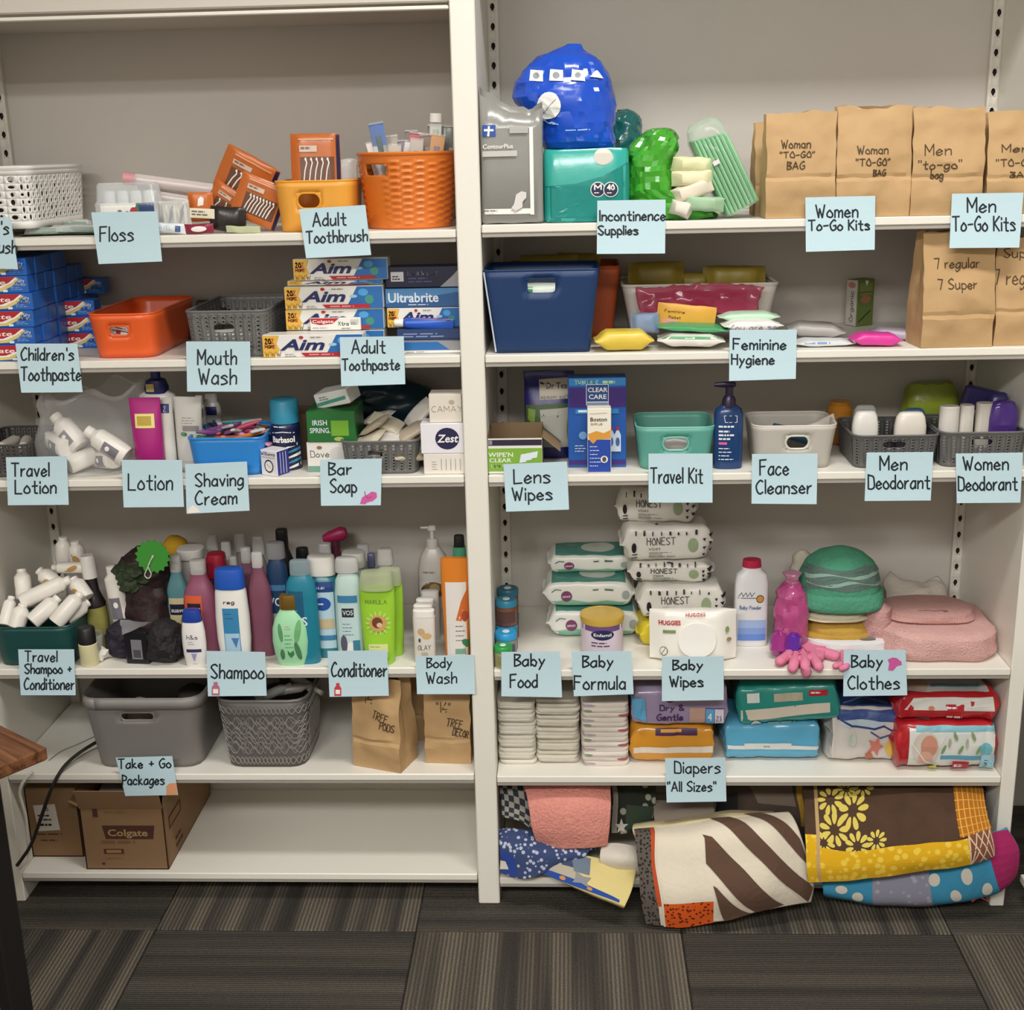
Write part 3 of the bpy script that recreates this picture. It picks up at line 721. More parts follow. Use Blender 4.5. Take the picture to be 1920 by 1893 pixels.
sachet('floss_sachet', 'crumpled white and blue sachet at the front of the floss pile', 'floss pack', 316, 429, .012, .075, .02, .018, mat('dfe4e6', .35, .3, 60), (0, .1, .1), 5, prints=lambda p, w, h: (p.hand('TRAVEL', -w*.4, -h*.15, h*.4, mat('8fb0c4', .5), fit=w*.5), p.rect(w*.2, -h*.3, w*.34, h*.3, mat('41608f'))))
sachet('floss_sachet', 'dark red and white sachet lying flat at the shelf front', 'floss pack', 372, 429, .014, .065, .02, .016, mat('8b2440', .35, .3, 60), (0, -.03, -.05), 6, prints=lambda p, w, h: p.ell(w*.05, 0, w*.25, h*.28, WHT))
sachet('floss_sachet', 'orange sachet with white tooth mark standing behind the white tag', 'floss pack', 377, 388, .06, .052, .06, .012, mat('c96a2c', .35, .2, 60), (0, 0, .1), 7, prints=lambda p, w, h: p.poly([(-.006, .002), (.006, .004), (.008, .018), (.002, .022), (-.004, .016)], WHT))
sachet('price_tag', 'small cream printed tag sticking out of the floss pile', 'tag', 379, 400, .028, .052, .02, .002, mat('e6dfc8', .7), (0, .07, 0), 8, jit=0, prints=lambda p, w, h: p.bars(-w*.42, w*.4, h*.1, 2, h*.3, mat('6a6250'), h*.14))
sachet('floss_sachet', 'black flosser bag squashed under the orange bags', 'floss pack', 428, 415, .035, .075, .05, .02, mat('2a2422', .3, .3, 50), (0, .1, 0), 9)
sachet('floss_sachet', 'pale green leafy scrap of wrapping on the shelf edge beside the yellow bin', 'wrapper', 456, 433, .012, .07, .014, .006, mat('b8bf98', .6, .3, 50), (0, .03, 0), 10)
# orange flosser bags
ORG = mat('c4692c', .32, .12, 40, coat=.3); NAVY = mat('221e44', .35)
def flosser(label, px, py, Y, w, h, rot, seed, cards=6):
    q = P(px, py, Y); md = xf(pouch(w, h, .018, .0015, seed, .03, 5), (0, 0, -h/2))
    o = solo('flosser_bag', label, 'flosser bag', md, ORG, q, rot, 'orange bags of dental flossers')
    p = Print(md); p.rect(w*.42, -h*.48, w*.49, h*.48, NAVY)
    p.rect(-w*.3, -h*.32, w*.38, h*.12, mat('6e4a3a', .3)); 
    for k in range(cards):
        u = -w*.24+w*.56*k/cards; p.line([(u, -h*.28), (u+w*.03, -h*.1), (u+w*.07, h*.02), (u+w*.05, h*.1)], w*.022, WHT); p.ell(u+w*.05, h*.08, w*.02, h*.025, WHT)
    p.rect(-w*.3, h*.2, w*.05, h*.3, mat('d9c5b4', .4)); p.bars(-w*.28, w*.02, h*.24, 1, .01, mat('8a6a58'), h*.04)
    p.line([(-w*.3, h*.4), (w*.36, h*.4)], h*.02, mat('e8b48c')); p.build(o, 'print'); return o
flosser('orange flosser bag with navy edge leaning back, highest of the loose pile', 462, 335, .1, .122, .10, (.2, .52, 0), 21)
flosser('orange flosser bag lying tilted at the front, white picks showing', 487, 392, .05, .10, .095, (.1, .42, .1), 22, 8)
flosser('orange flosser bag mostly hidden beneath two others in the loose pile', 425, 388, .085, .085, .075, (.1, .62, 0), 23, 3)
# yellow bin with one flosser bag
YEL = mat('eaa43e', .4)
def handled_bin(name, label, x0, x1, yt, Y, z, d, m, r=.03, taper=.9, slot=(4, 8, 5, 7), nF=12, rows=9, rim=.0025, solid=.003, frame=True, cat='bin', rimm=None, group=None, nS=10, rotz=0):
    X, w, h = st(x0, x1, yt, Y, z)
    t = T(name, label, cat, (X, Y+d/2, z+.0008), (0, 0, rotz), group)
    md, fn, n = bin_md(w, d, h, r, taper, nF, nS, rows, slot, frame=frame)
    A(t, 'bin_wall', md, m, solid=solid); A(t, 'rim', ring_tube(fn, n, 1, rim), rimm or m)
    if slot and frame:
        i0, i1, j0, j1 = slot; pts = []
        for k in range(32):
            a = 2*pi*k/32; c, s = cos(a), sin(a); e = 6
            rho = min(1, (h/rows*(j1-j0))/((w-2*r)/nF*(i1-i0))); u = ((math.copysign(1-rho, c) if abs(c) > 1e-6 else 0)+rho*c)*.97; v = s*.97
            pts.append(fn((i0+(i1-i0)*(u+1)/2)/n, (j0+(j1-j0)*(v+1)/2)/rows))
        A(t.children[0], 'handle_ring', tube(pts, .0028, 6, close=True), rimm or m)
    return t, X, w, h
t, X, w, h = handled_bin('storage_bin', 'yellow orange plastic bin with slotted handle holding a bag of flossers', 523, 668, 341, .012, z, .17, YEL, .028, .9, (2, 8, 4, 7))
q = flosser('orange flosser bag standing upright in the yellow bin', 592, 300, .1, .105, .125, (-.06, .01, 0), 24, 5); q.location.z = P(592, 250, .1).z-.0625
sachet('brush_bag', 'clear crinkled bag of brushes poking up between yellow bin and woven basket', 'floss pack', 652, 330, .12, .07, .075, .03, PCL, (0, .1, 0), 25, jit=.005)
# orange woven round basket with toothbrush packs
X, w, h = st(676, 864, 289, .02, z); RB = w/2
t = T('woven_basket', 'round orange plastic basket with woven texture full of toothbrush packs', 'basket', (X-.004, .02+RB*.98, z+.0006))
ORB = mat('d9772c', .38)
def weave(taper=.84, n=96, rows=46):
    def fn(s, tt):
        a = -pi/2+2*pi*s; sx = taper+(1-taper)*tt
        i, j = int(round(s*n)), int(round(tt*rows))
        smooth_ = tt > .9 or tt < .06 or (-.62 < ((a+pi) % (2*pi))-pi/2+.42 < 0)
        wv = 0 if smooth_ else .0028*(1 if ((j//2 + (i//4)) % 2) else -.4)*(1 if j % 2 else .3)
        r = RB*sx+wv
        return Vector((r*cos(a), r*sin(a), h*tt))
    i0, i1, j0, j1 = n-14, n-5, 33, 40
    def hole(i, j):
        if (i, j) == (i0, j0): return (i1-i0, j1-j0, 's', .97, .97)
        if i0 <= i < i1 and j0 <= j < j1: return 'skip'
    md = sheet_cells(lambda s, tt: fn(s, tt), n, rows, hole, True); b = len(md[0])
    return (md[0]+[tuple(fn(i/n, 0)) for i in range(n)], md[1]+[tuple(range(b+n-1, b-1, -1))], md[2]+[0]), fn
wm, wf = weave(); A(t, 'basket_wall', wm, ORB, smooth=50, solid=.0025); A(t, 'rim', ring_tube(wf, 60, 1, .004), ORB)
bx, by = t.location.x, t.location.y
def brushpack(label, dx, dy, top, lean, c, c2, w=.03, L=.19, cap=None, liner='ffffff'):
    L = min(L, top-.004); q_ = hh-top+L
    o = T('toothbrush_pack', label, 'toothbrush pack', (bx+.82*dx-lean[1]*q_, by+.8*dy+lean[0]*q_, z+top-L), (lean[0], lean[1], lean[2] if len(lean) > 2 else 0), 'toothbrush packs')
    A(o, 'wrapper', xf(loft([(0, w/2, .006, 4), (L*.15, w/2, .009, 4), (L*.8, w/2, .008, 4), (L*.97, w/2, .002, 5), (L, w/2, .0015, 5)], 18)), clear(liner, .16, .1))
    A(o, 'toothbrush', loft([(.005, .003, .003, 2), (L*.4, .0055, .004, 2), (L*.66, .003, .003, 2), (L*.7, .006, .005, 3), (L*.86, .006, .005, 3)], 10), mat(c, .35))
    A(o, 'header_card', xf(box(w*.96, .002, L*.22, .0005), (0, -.001, L*.76)), mat(c2, .45))
    if cap: A(o, 'end_cap', loft([(L*.93, w*.52, .011, 3), (L*1.02, w*.5, .01, 3)], 14), mat(cap, .35))
    return o
hh = h
for i, (dx, dy, tp, ln, c, c2, l) in enumerate([(-.05, .03, .04, (-.05, -.1), '8a7a6a', 'a89a86', 'toothbrush wrapper with tan header at the back left of the woven basket'), (-.005, .05, .05, (-.08, .02), '5a3a34', '6a4a40', 'toothbrush wrapper with rust header at the back of the woven basket'), (.025, -.045, .032, (.1, .1), '6a6a70', 'c8beb0', 'toothbrush wrapper with pale header at the basket front'), (.055, .045, .06, (-.05, .02), '4a5a4a', '5a6a58', 'toothbrush wrapper with sage header at the back right')]):
    brushpack(l, dx, dy, hh+tp, ln, c, c2, .028)
brushpack('toothbrush in blue-topped wrapper leaning left out of the woven basket', -.075, -.02, hh+.068, (.05, -.14), '3d5a45', '2f62b0', .032, .2, liner='cfe0ee')
for i, (dx, dy, tp, ln, c, c2, l) in enumerate([
    (-.092, -.01, .03, (0, -.24), 'efe9e2', 'e8ded6', 'white wrapped toothbrush leaning farthest left in the woven basket'),
    (-.08, .03, .035, (-.1, -.2), 'e6e0d8', 'd9d2c8', 'off-white wrapped toothbrush behind the blue-topped one'),
    (-.038, -.03, .022, (.1, .05), '9a4a3a', 'cfc7b2', 'toothbrush wrapper with cream header, red brush below'),
    (-.018, .01, .03, (0, -.05), '4a3a58', '6b5a70', 'toothbrush wrapper with dull purple header amid the basket'),
    (.0, -.035, .028, (.12, .22), '2c3d66', 'e8e6e2', 'white and navy toothbrush wrapper tilted right at the basket front'),
    (.008, .0, .046, (0, .12), 'a8323a', 'b8232f', 'toothbrush wrapper with bright red header in the woven basket'),
    (.03, .02, .043, (-.05, .05), '6b4038', '7a4a44', 'toothbrush wrapper with dark brown header near the basket middle'),
    (.045, -.02, .04, (.08, -.06), 'b9b2a4', '8a6a50', 'toothbrush wrapper with tan header right of the basket middle'),
    (.088, .015, .058, (-.03, .08), '3a4a3e', '4a5f4c', 'toothbrush wrapper with dull green header beside the white post')]):
    brushpack(l, dx, dy, hh+tp, ln, c, c2, .028)
brushpack('clear toothbrush tube with white cap, tallest in the woven basket', .062, .0, hh+.077, (0, .06), 'c9cdbf', 'dfe2da', .026, .2, 'efece6')
brushpack('toothbrush pack with yellow orange panel tilted at the basket right front', .068, -.04, hh+.043, (.1, .18), '8a7aa0', 'e0a04a', .03, .18)

# ================================================================== left bay, second shelf: toothpaste and mouthwash
z = ZL[1]
CB = mat('1b5fb4', .38, coat=.2); RED = mat('b3202c', .4); LBL = mat('dfe6ee', .5); YLW = mat('d9c77a', .5)
# children's toothpaste boxes
bw, bd, bh = .17, .042, .0358
kb = box(bw, bd, bh, .0012); kbm = None
def kids(X1, Y, zz, label, rz=0):
    global kbm
    if kbm is None:
        o = mesh_obj('toothpaste_box', kb, CB); p = fl(kb)
        p.poly([(-bw*.48, bh*.12), (-bw*.2, bh*.02), (bw*.16, bh*.1), (bw*.3, bh*.4), (bw*.4, bh*.84), (-bw*.48, bh*.84)], YLW)
        p.poly([(-bw*.48, bh*.26), (-bw*.2, bh*.18), (bw*.14, bh*.26), (bw*.3, bh*.6), (bw*.38, bh*.9), (-bw*.48, bh*.9)], WHT)
        p.poly([(-bw*.48, bh*.36), (-bw*.2, bh*.28), (bw*.1, bh*.34), (bw*.26, bh*.6), (bw*.36, bh*.94), (-bw*.48, bh*.94)], RED)
        p.bold('Colgate', -bw*.3, bh*.5, bh*.28, WHT, fit=bw*.52, shear=.15)
        p.hand('cavity', bw*.34, bh*.62, bh*.2, WHT, .0009, fit=bw*.12); p.hand('protection', bw*.3, bh*.42, bh*.18, LBL, .0008, fit=bw*.17); p.bars(bw*.28, bw*.47, bh*.28, 2, bh*.1, mat('7fa6d8'), bh*.045)
        p.rect(bw*.18, bh*.06, bw*.24, bh*.2, LBL)
        p.build(o, 'print'); kbm = o
    else: o = copy_tree(kbm)
    o.location = (X1-bw/2, Y+bd/2, zz); o.rotation_euler = (0, 0, rz)
    return tagit(o, label, 'toothpaste box', "children's toothpaste boxes")
xe = [62, 60, 63, 66, 60, 61, 64]
word = ['bottom', 'second', 'third', 'fourth', 'fifth', 'sixth', 'top']
for k in range(6):
    kids(P(xe[k], 600, .012).x, .012, z+k*(bh+.0004)+.0004, "blue children's toothpaste box with red logo, %s of the front stack" % (word[k] if k < 5 else 'top'), .012*((k*5) % 3-1))
for r, nn in enumerate([6, 6, 6, 6, 5, 5, 4, 3]):
    for k in range(nn):
        if r == 3 and k < 3: kids(P(62, 600, .012).x+.078-.004*k, .012+(r+1)*(bd+.0012), z+k*(bh+.0004)+.0004, "children's toothpaste box jutting out behind the orange bin, %s of three" % ['lowest', 'middle', 'uppermost'][k])
        elif 2 <= r: kids(P(62, 600, .012).x+.002*((k*3+r) % 3), .012+(r+1)*(bd+.0012), z+k*(bh+.0004)+.0004, "blue children's toothpaste box, row %d behind the front stack, %s box up" % (r+1, ['lowest', 'second', 'third', 'fourth', 'fifth', 'sixth'][k]))
        else: kids(P(62, 600, .012).x+.0015*((k+r) % 2), .012+(r+1)*(bd+.0012), z+k*(bh+.0004)+.0004, "blue children's toothpaste box, row %d behind the front stack, %s box up" % (r+1, ['lowest', 'second', 'third', 'fourth', 'fifth', 'sixth'][k]))
kids(P(186, 610, .33).x+.03, .31, z+3*(bh+.0004)+.0004, "single toothpaste box far back on the stepped stack")
# orange bin
t, X, w, h = handled_bin('storage_bin', 'bright orange plastic bin with oval handle beside the children\'s toothpaste', 168, 292, 591, .012, z, .33, mat('e8622c', .33), .03, .88, (2, 9, 4, 6), rows=8)
sachet('toothpaste_pack', 'white printed pack lying in the orange bin, seen through its handle', 'toothpaste pack', 228, 620, .06, .08, .03, .02, mat('d6d0c8', .5), (0, .2, 0), 31, prints=lambda p, w, h: (p.rect(-w*.1, -h*.2, w*.02, h*.1, RED), p.bars(-w*.4, w*.4, h*.2, 2, h*.2, mat('555555'), h*.06)))
solo('lid_strip', 'black plastic lid standing on edge behind the orange bin', 'lid', box(.055, .02, .016, .004), mat('2b2826', .4), (P(390, 592, .3).x, .31, z+.074), (0, 0, 0))
solo('storage_box', 'small black box hidden at the back carrying the black lid', 'box', box(.09, .06, .073, .003), mat('33302d', .6), (P(392, 610, .3).x, .31, z+.0005))
# grey mouthwash basket
GB = mat('6f6e6c', .5)
def greybasket(label, x0, x1, yt, Y, z, d, m=GB, slot=(5, 9, 6, 8), rows=11, nF=14, nS=18, taper=.92, group='grey perforated baskets', name='perforated_basket', nh=(1, 10)):
    X, w, h = st(x0, x1, yt, Y, z)
    t = T(name, label, 'basket', (X, Y+d/2, z+.0008), (0, 0, 0), group)
    def hl(i, j, n):
        if nh[0] <= j < nh[1] and i % 2 == 0: return (1, 1, 'o', .6, .5)
    md, fn, n = bin_md(w, d, h, .022, taper, nF, nS, rows, slot, hl)
    A(t, 'basket_wall', md, m, solid=.0018); A(t, 'rim', ring_tube(fn, n, 1, .003), m)
    return t, X, w, h
t, X, w, h = greybasket('grey perforated basket labelled for mouth wash, black inside', 341, 492, 585, .01, z, .3, slot=(4, 9, 6, 8), nh=(1, 10))
for k, (dx, c, l) in enumerate([(-.03, 'd5d2cb', 'small bottle with white cap lying in the mouthwash basket'), (.03, '3a3836', 'dark mouthwash bottle lying in the grey basket')]):
    solo('mouthwash_bottle', l, 'bottle', loft([(-.05, .018, .018, 2), (.03, .02, .02, 2), (.045, .01, .01, 2), (.065, .01, .01, 2)], 20, 'x'), mat(c, .3), (X+dx*.4, .12+.07*k, z+.028+.004*k), (0, 0, .25))
# adult toothpaste boxes
AW = mat('e9e7e0', .42, coat=.15); AB = mat('2468ac', .42); AY = mat('e3b545', .45); DN = mat('1b2160', .4)
def aim(label, x0, x1, yt, yb, Y, zz, d=.05, rz=0):
    a, b = P(x0, yb, Y).x, P(x1, yb, Y).x; w = b-a; h = P(x0, yt, Y).z-P(x0, yb, Y).z
    o, md = carton('toothpaste_box', label, 'toothpaste box', (a+b)/2, Y, zz, w, d, h, AW, 'adult toothpaste boxes', (0, 0, rz)); p = fl(md)
    p.quad([(w*.12, .001), (w*.497, .001), (w*.497, h-.001), (w*.24, h-.001)], AB); p.ell(w*.3, h*.72, w*.05, h*.16, mat('4d9fd8', .4)); p.ell(w*.36, h*.4, w*.045, h*.2, mat('3f8f7c', .4)); p.ell(w*.2, h*.55, w*.04, h*.07, mat('9cc8e8', .4))
    p.poly([(-w*.497, .001), (-w*.38, .001), (-w*.36, h*.2), (-w*.33, h*.35), (-w*.36, h*.6), (-w*.33, h-.001), (-w*.497, h-.001)], AY)
    p.hand('20%', -w*.47, h*.62, h*.22, RED, h*.05, fit=w*.08); p.hand('MORE', -w*.475, h*.42, h*.13, RED, h*.035, fit=w*.1); p.hand('WWW', -w*.48, h*.06, h*.2, mat('a87a20'), h*.03, fit=w*.16)
    p.bold('Aim', -w*.33, h*.33, h*.48, DN, fit=w*.45, shear=.3, off=.03); p.ell(-w*.11, h*.88, w*.022, h*.07, RED)
    p.bars(-w*.02, w*.16, h*.86, 1, .01, mat('777777'), h*.04); p.bars(-w*.28, -w*.14, h*.12, 2, h*.08, mat('888888'), h*.03)
    p.quad([(-w*.08, h*.03), (w*.36, h*.03), (w*.36, h*.2), (-w*.12, h*.2)], RED); p.bars(-w*.04, w*.33, h*.09, 1, .01, mat('e0a0a0'), h*.05)
    p.build(o, 'print'); return o, h
_, h1 = aim('white and blue toothpaste box with yellow end, lowest and front of the stack', 494, 682, 628, 670, .006, z)
_, h2 = aim('toothpaste box with yellow end partly hidden by a small red-logo carton', 538, 721, 592, 630, .068, z+h1+.001)
o_, h0 = aim('toothpaste box hidden at the bottom of the rear stack', 540, 722, 630, 670, .068, z, rz=0)
_, h3 = aim('third toothpaste box up, yellow end lit, lying on the small carton row', 536, 720, 550, 592, .064, z+h1+h2+.0025)
_, h4 = aim('thin-edged toothpaste box second from the top of the rear stack', 540, 718, 541, 550, .075, z+h1+h2+h3+.004)
_, h5 = aim('topmost toothpaste box of the stack, yellow end farthest left', 552, 728, 500, 540, .068, z+h1+h2+h3+h4+.005)
o, md, w, h = cartonp('toothpaste_box', 'small white carton with red curved logo in front of the rear toothpaste stack', 'toothpaste box', 582, 677, 596, .058, z+h1+.0005, .009, AW)
p = fl(md); p.poly([(-w*.49, h*.98), (-w*.46, h*.6), (-w*.3, h*.45), (-w*.05, h*.55), (w*.08, h*.98)], RED); p.bold('Colgate', -w*.45, h*.62, h*.24, WHT, fit=w*.42); p.hand('Xtra', w*.06, h*.4, h*.3, mat('4a7a4a'), .0012, fit=w*.2); p.rect(w*.3, h*.5, w*.46, h*.85, mat('c8c8c0')); p.bars(w*.31, w*.45, h*.6, 2, h*.12, mat('555555'), h*.05); p.bars(-w*.45, w*.0, h*.2, 1, .01, mat('999999'), h*.05); p.bars(w*.12, w*.4, h*.14, 1, .01, mat('555555'), h*.05); p.build(o, 'print')
# right-hand stack
Y = .05
X, w, h = st(733, 866, 622, Y, z)
o, md, w, ha = cartonp('toothpaste_box', 'grey and blue toothpaste carton lowest beside the white post', 'toothpaste box', 757, 866, 640, .03, z, .06, mat('8f9094', .45)); p = fl(md); p.quad([(-w*.49, ha*.3), (w*.3, ha*.3), (w*.1, ha*.95), (-w*.49, ha*.95)], AB); p.rect(-w*.49, .001, w*.49, ha*.24, WHT); p.bars(-w*.45, w*.1, ha*.1, 1, .01, mat('555'+'555'), ha*.05); p.build(o, 'print')
o, md, w, hb = cartonp('toothpaste_box', 'dark blue toothpaste carton under the blue tube', 'toothpaste box', 745, 866, 617, .05, z+ha+.001, .05, mat('2a3f6c', .45)); p = fl(md); p.bars(-w*.4, w*.4, hb*.5, 2, hb*.25, mat('8aa0c8'), hb*.1); p.build(o, 'print')
zt = z+ha+hb+.002
_, hc = aim('dim toothpaste box behind the blue tube beside the post', 732, 872, 577, 613, .075, zt)
t = T('toothpaste_tube', 'blue toothpaste tube with white cap lying beside the post', 'toothpaste tube', (P(755, 608, .055).x, .062, zt+.0115), (0, .05, 0))
A(t, 'tube_body', loft([(0, .004, .004, 2), (.006, .011, .011, 2), (.02, .0125, .012, 2), (.07, .013, .008, 2.4), (.105, .0135, .0015, 3), (.108, .0135, .0012, 3)], 22, 'x'), mat('2458c0', .3))
A(t, 'cap', loft([(-.018, .0075, .0075, 2), (-.004, .009, .009, 2), (.001, .009, .009, 2)], 18, 'x'), mat('ece9e2', .4)); A(t, 'orange_band', xf(box(.085, .008, .001, .0003), (.06, -.002, .0105)), mat('e08a3a', .4))
o, md, w, hd = cartonp('toothpaste_box', 'blue wave toothpaste box with large white lettering beside the post', 'toothpaste box', 729, 872, 540, .078, zt+hc+.001, .05, mat('2c5a90', .4)); p = fl(md)
p.poly([(-w*.49, h*.2), (w*.0, hd*.5), (w*.49, hd*.8), (w*.49, hd*.98), (-w*.49, hd*.98)], mat('4d86b8', .4)); p.bold('Ultrabrite', -w*.46, hd*.28, hd*.5, LBL, fit=w*.66, off=.02); p.bars(-w*.2, w*.2, hd*.12, 1, .01, LBL, hd*.04); p.build(o, 'print')
o, md, w, he = cartonp('toothpaste_box', 'near-black navy toothpaste box topmost beside the post', 'toothpaste box', 731, 872, 499, .08, zt+hc+hd+.002, .05, mat('191a38', .35)); p = fl(md)
p.rect(-w*.43, he*.3, -w*.26, he*.75, mat('c9cad0', .4)); p.bars(-w*.41, -w*.28, he*.5, 2, he*.12, BLK, he*.06); p.hand('Pro Advanced', -w*.2, he*.58, he*.18, mat('8a8fb0'), .0009, fit=w*.38); p.bars(-w*.2, w*.2, he*.4, 2, he*.15, mat('4a5080'), he*.06); p.poly([(w*.22, 0.001), (w*.49, .001), (w*.49, he*.9), (w*.38, he*.5)], mat('9a9aa0', .4)); p.build(o, 'print')

# ================================================================== left bay, third shelf: lotion, shaving, soap
z = ZL[2]
t, X, w, h = greybasket('dark grey mesh basket at the left edge beside the bag of travel lotion', -54, 58, 836, .02, z, .2, mat('4a4645', .55), slot=None, rows=9, nF=14, nS=16)
for k, (px, py) in enumerate([(8, 828), (40, 826)]):
    q = P(px, py, .08); solo('lotion_bottle', 'small white bottle lying in the dark mesh basket, %s of two' % ['left', 'right'][k], 'bottle', loft([(-.04, .012, .012, 2), (.03, .013, .013, 2), (.036, .007, .007, 2), (.05, .007, .007, 2)], 18, 'y'), mat('d8d2c8', .4), (q.x, .1, z+.06), (0, 0, .3*k))
# clear bag of travel lotion bottles
LW = mat('e8e3da', .35, sss=.1)
def lotion(label, a, b, r, grp='travel lotion bottles', leaf=False, cap=.16, name='lotion_bottle', capm=None, flatn=2.3):
    """small bottle from cap end a to base end b"""
    d = b-a; L = d.length; e = d.to_track_quat('X', 'Z').to_euler()
    t = T(name, label, 'bottle', a, e, grp); c = L*cap
    A(t, 'cap', loft([(0, r*.5, r*.5, 2), (.001, r*.56, r*.56, 2), (c, r*.58, r*.58, 2)], 18, 'x'), capm or LW)
    bm = loft([(c, r*.5, r*.5, 2), (c+r*.15, r*.62, r*.62, 2), (c+r*.55, r*.95, r*.95, flatn), (L*.5, r, r, flatn), (L*.97, r, r, flatn), (L, r*.92, r*.92, flatn)], 24, 'x')
    A(t, 'bottle_body', bm, LW)
    p = Print(bm)
    if leaf: p.ell(L*.6, r*.1, L*.16, r*.42, mat('b98f50', .5), rot=.4); p.hand('xx', L*.4, -r*.4, r*.3, mat('7a6a50'), .0008)
    else: p.rect(L*.5, -r*.7, L*.86, r*.5, mat('77737c', .5)); p.ell(L*.62, 0, L*.05, r*.25, WHT)
    p.build(t, 'print'); return t
zz = z+.02
for k, (a, b, r, l) in enumerate([
    (P(102, 778, .09), P(152, 838, .07), .024, 'white travel lotion bottle leaning upright-left in the clear bag'),
    (P(162, 806, .05), P(238, 856, .04), .023, 'white travel lotion bottle tilted right, uppermost in the clear bag'),
    (P(84, 818, .13), P(120, 842, .05), .022, 'white travel lotion bottle showing its round base at the bag\'s left'),
    (P(196, 850, .1), P(130, 878, .045), .02, 'white travel lotion bottle lying low behind the "Travel Lotion" card'),
    (P(174, 866, .12), P(216, 868, .045), .021, 'white travel lotion bottle showing its round base low in the bag'),
    (P(205, 845, .16), P(250, 858, .1), .02, 'white travel lotion bottle at the far right of the clear bag')]):
    lotion(l, a, b, r)
X, w, h = st(52, 262, 745, .03, z)
V = loft([(.002, w*.42, .1, 2.8), (.008, w*.48, .118, 2.8), (h*.4, w*.5, .122, 2.6), (h*.62, w*.46, .11, 2.4), (h*.8, w*.46, .1, 2), (h*.95, w*.5, .105, 2), (h*1.0, w*.49, .09, 2)], 44, jit=.009, js=24, seed=4, caps=(1, 0))
V = ([(x, y, max(.001, q+(.03*(x/w)+.012*sin(x*60) if q > h*.7 else 0))) for x, y, q in V[0]], V[1], V[2])
solo('plastic_bag', 'open clear plastic bag holding white travel lotion bottles', 'plastic bag', V, clear('ffffff', .09, .06), (X, .135, z+.0005))
# pink tube and white tubes
def sqtube(label, x0, x1, yt, Y, col, capc, rot=(0, 0, 0), dd=.045, name='lotion_tube'):
    X, w, h = st(x0, x1, yt, Y, z); t = T(name, label, 'tube', (X, Y+dd/2, z+.0005), rot); c, b = tube_md(w, h, dd)
    A(t, 'cap', c, mat(capc, .35)); A(t, 'tube_body', b, mat(col, .33)); return t, b, w, h
t, b, w, h = sqtube('magenta pink lotion tube with yellow sticker standing on its cap', 250, 308, 749, .02, 'a61f75', 'a61f75')
p = Print(b); p.rect(-w*.32, h*.62, w*.3, h*.8, mat('e8d98a', .4)); p.rect(-w*.25, h*.65, w*.2, h*.77, mat('b8a03c', .4)); p.build(t, 'sticker')
t, b, w, h = sqtube('narrow white lotion tube with blue mark beside the magenta tube', 304, 331, 748, .045, 'd8d5cd', 'd8d5cd', dd=.03)
p = Print(b); p.rect(-w*.3, h*.8, w*.3, h*.92, mat('2a3a78')); p.hand('2', -w*.1, h*.82, h*.07, WHT, .001); p.build(t, 'print')
t, b, w, h = sqtube('wide white lotion tube with grey lettering left of the blue bin', 328, 380, 748, .05, 'd5d3cc', 'c9c9c4', (0, .03, 0))
p = Print(b); p.bars(-w*.2, w*.4, h*.72, 5, h*.035, mat('777777'), .0012); p.rect(-w*.16, h*.55, w*.4, h*.62, mat('8f8b86')); p.build(t, 'print')
t, md, w, h, d = bottle('white lotion bottle with navy dispenser top and price tag', 266, 338, 733, .14, z, 'dcd9d2', PR_RECT, None, .5, name='lotion_bottle')
NV = mat('22296e', .35)
A(t, 'pump_collar', loft([(h*.96, w*.3, w*.25, 2.5), (h+.006, w*.3, w*.25, 2.5), (h+.022, w*.24, w*.22, 2.5), (h+.026, w*.14, w*.14, 2)]), NV); A(t, 'pump_head', join(loft([(h+.02, w*.12, w*.12, 2), (h+.05, w*.12, w*.12, 2)]), xf(box(w*.4, w*.2, .009, .003), (w*.06, 0, h+.045))), NV)
A(t, 'price_tag', xf(box(.018, .001, .018, .0003), (-.008, -w*.26, h-.002)), mat('d8c27a', .6))
for k, (x0, x1, yt, Y, l) in enumerate([(372, 392, 742, .16, 'slim white bottle with dark cap band behind the blue razor bin'), (386, 420, 738, .2, 'white bottle with navy label behind the blue razor bin')]):
    t, md, w, h, d = bottle(l, x0, x1, yt, Y, z, 'd6d3cc', PR_RECT, ('d6d3cc', .12, .7, .7), .6, name='lotion_bottle')
    p = Print(md); p.rect(-w*.35, h*.75, w*.3, h*.9, NV if k else mat('3a3a3a')); p.build(t, 'print')
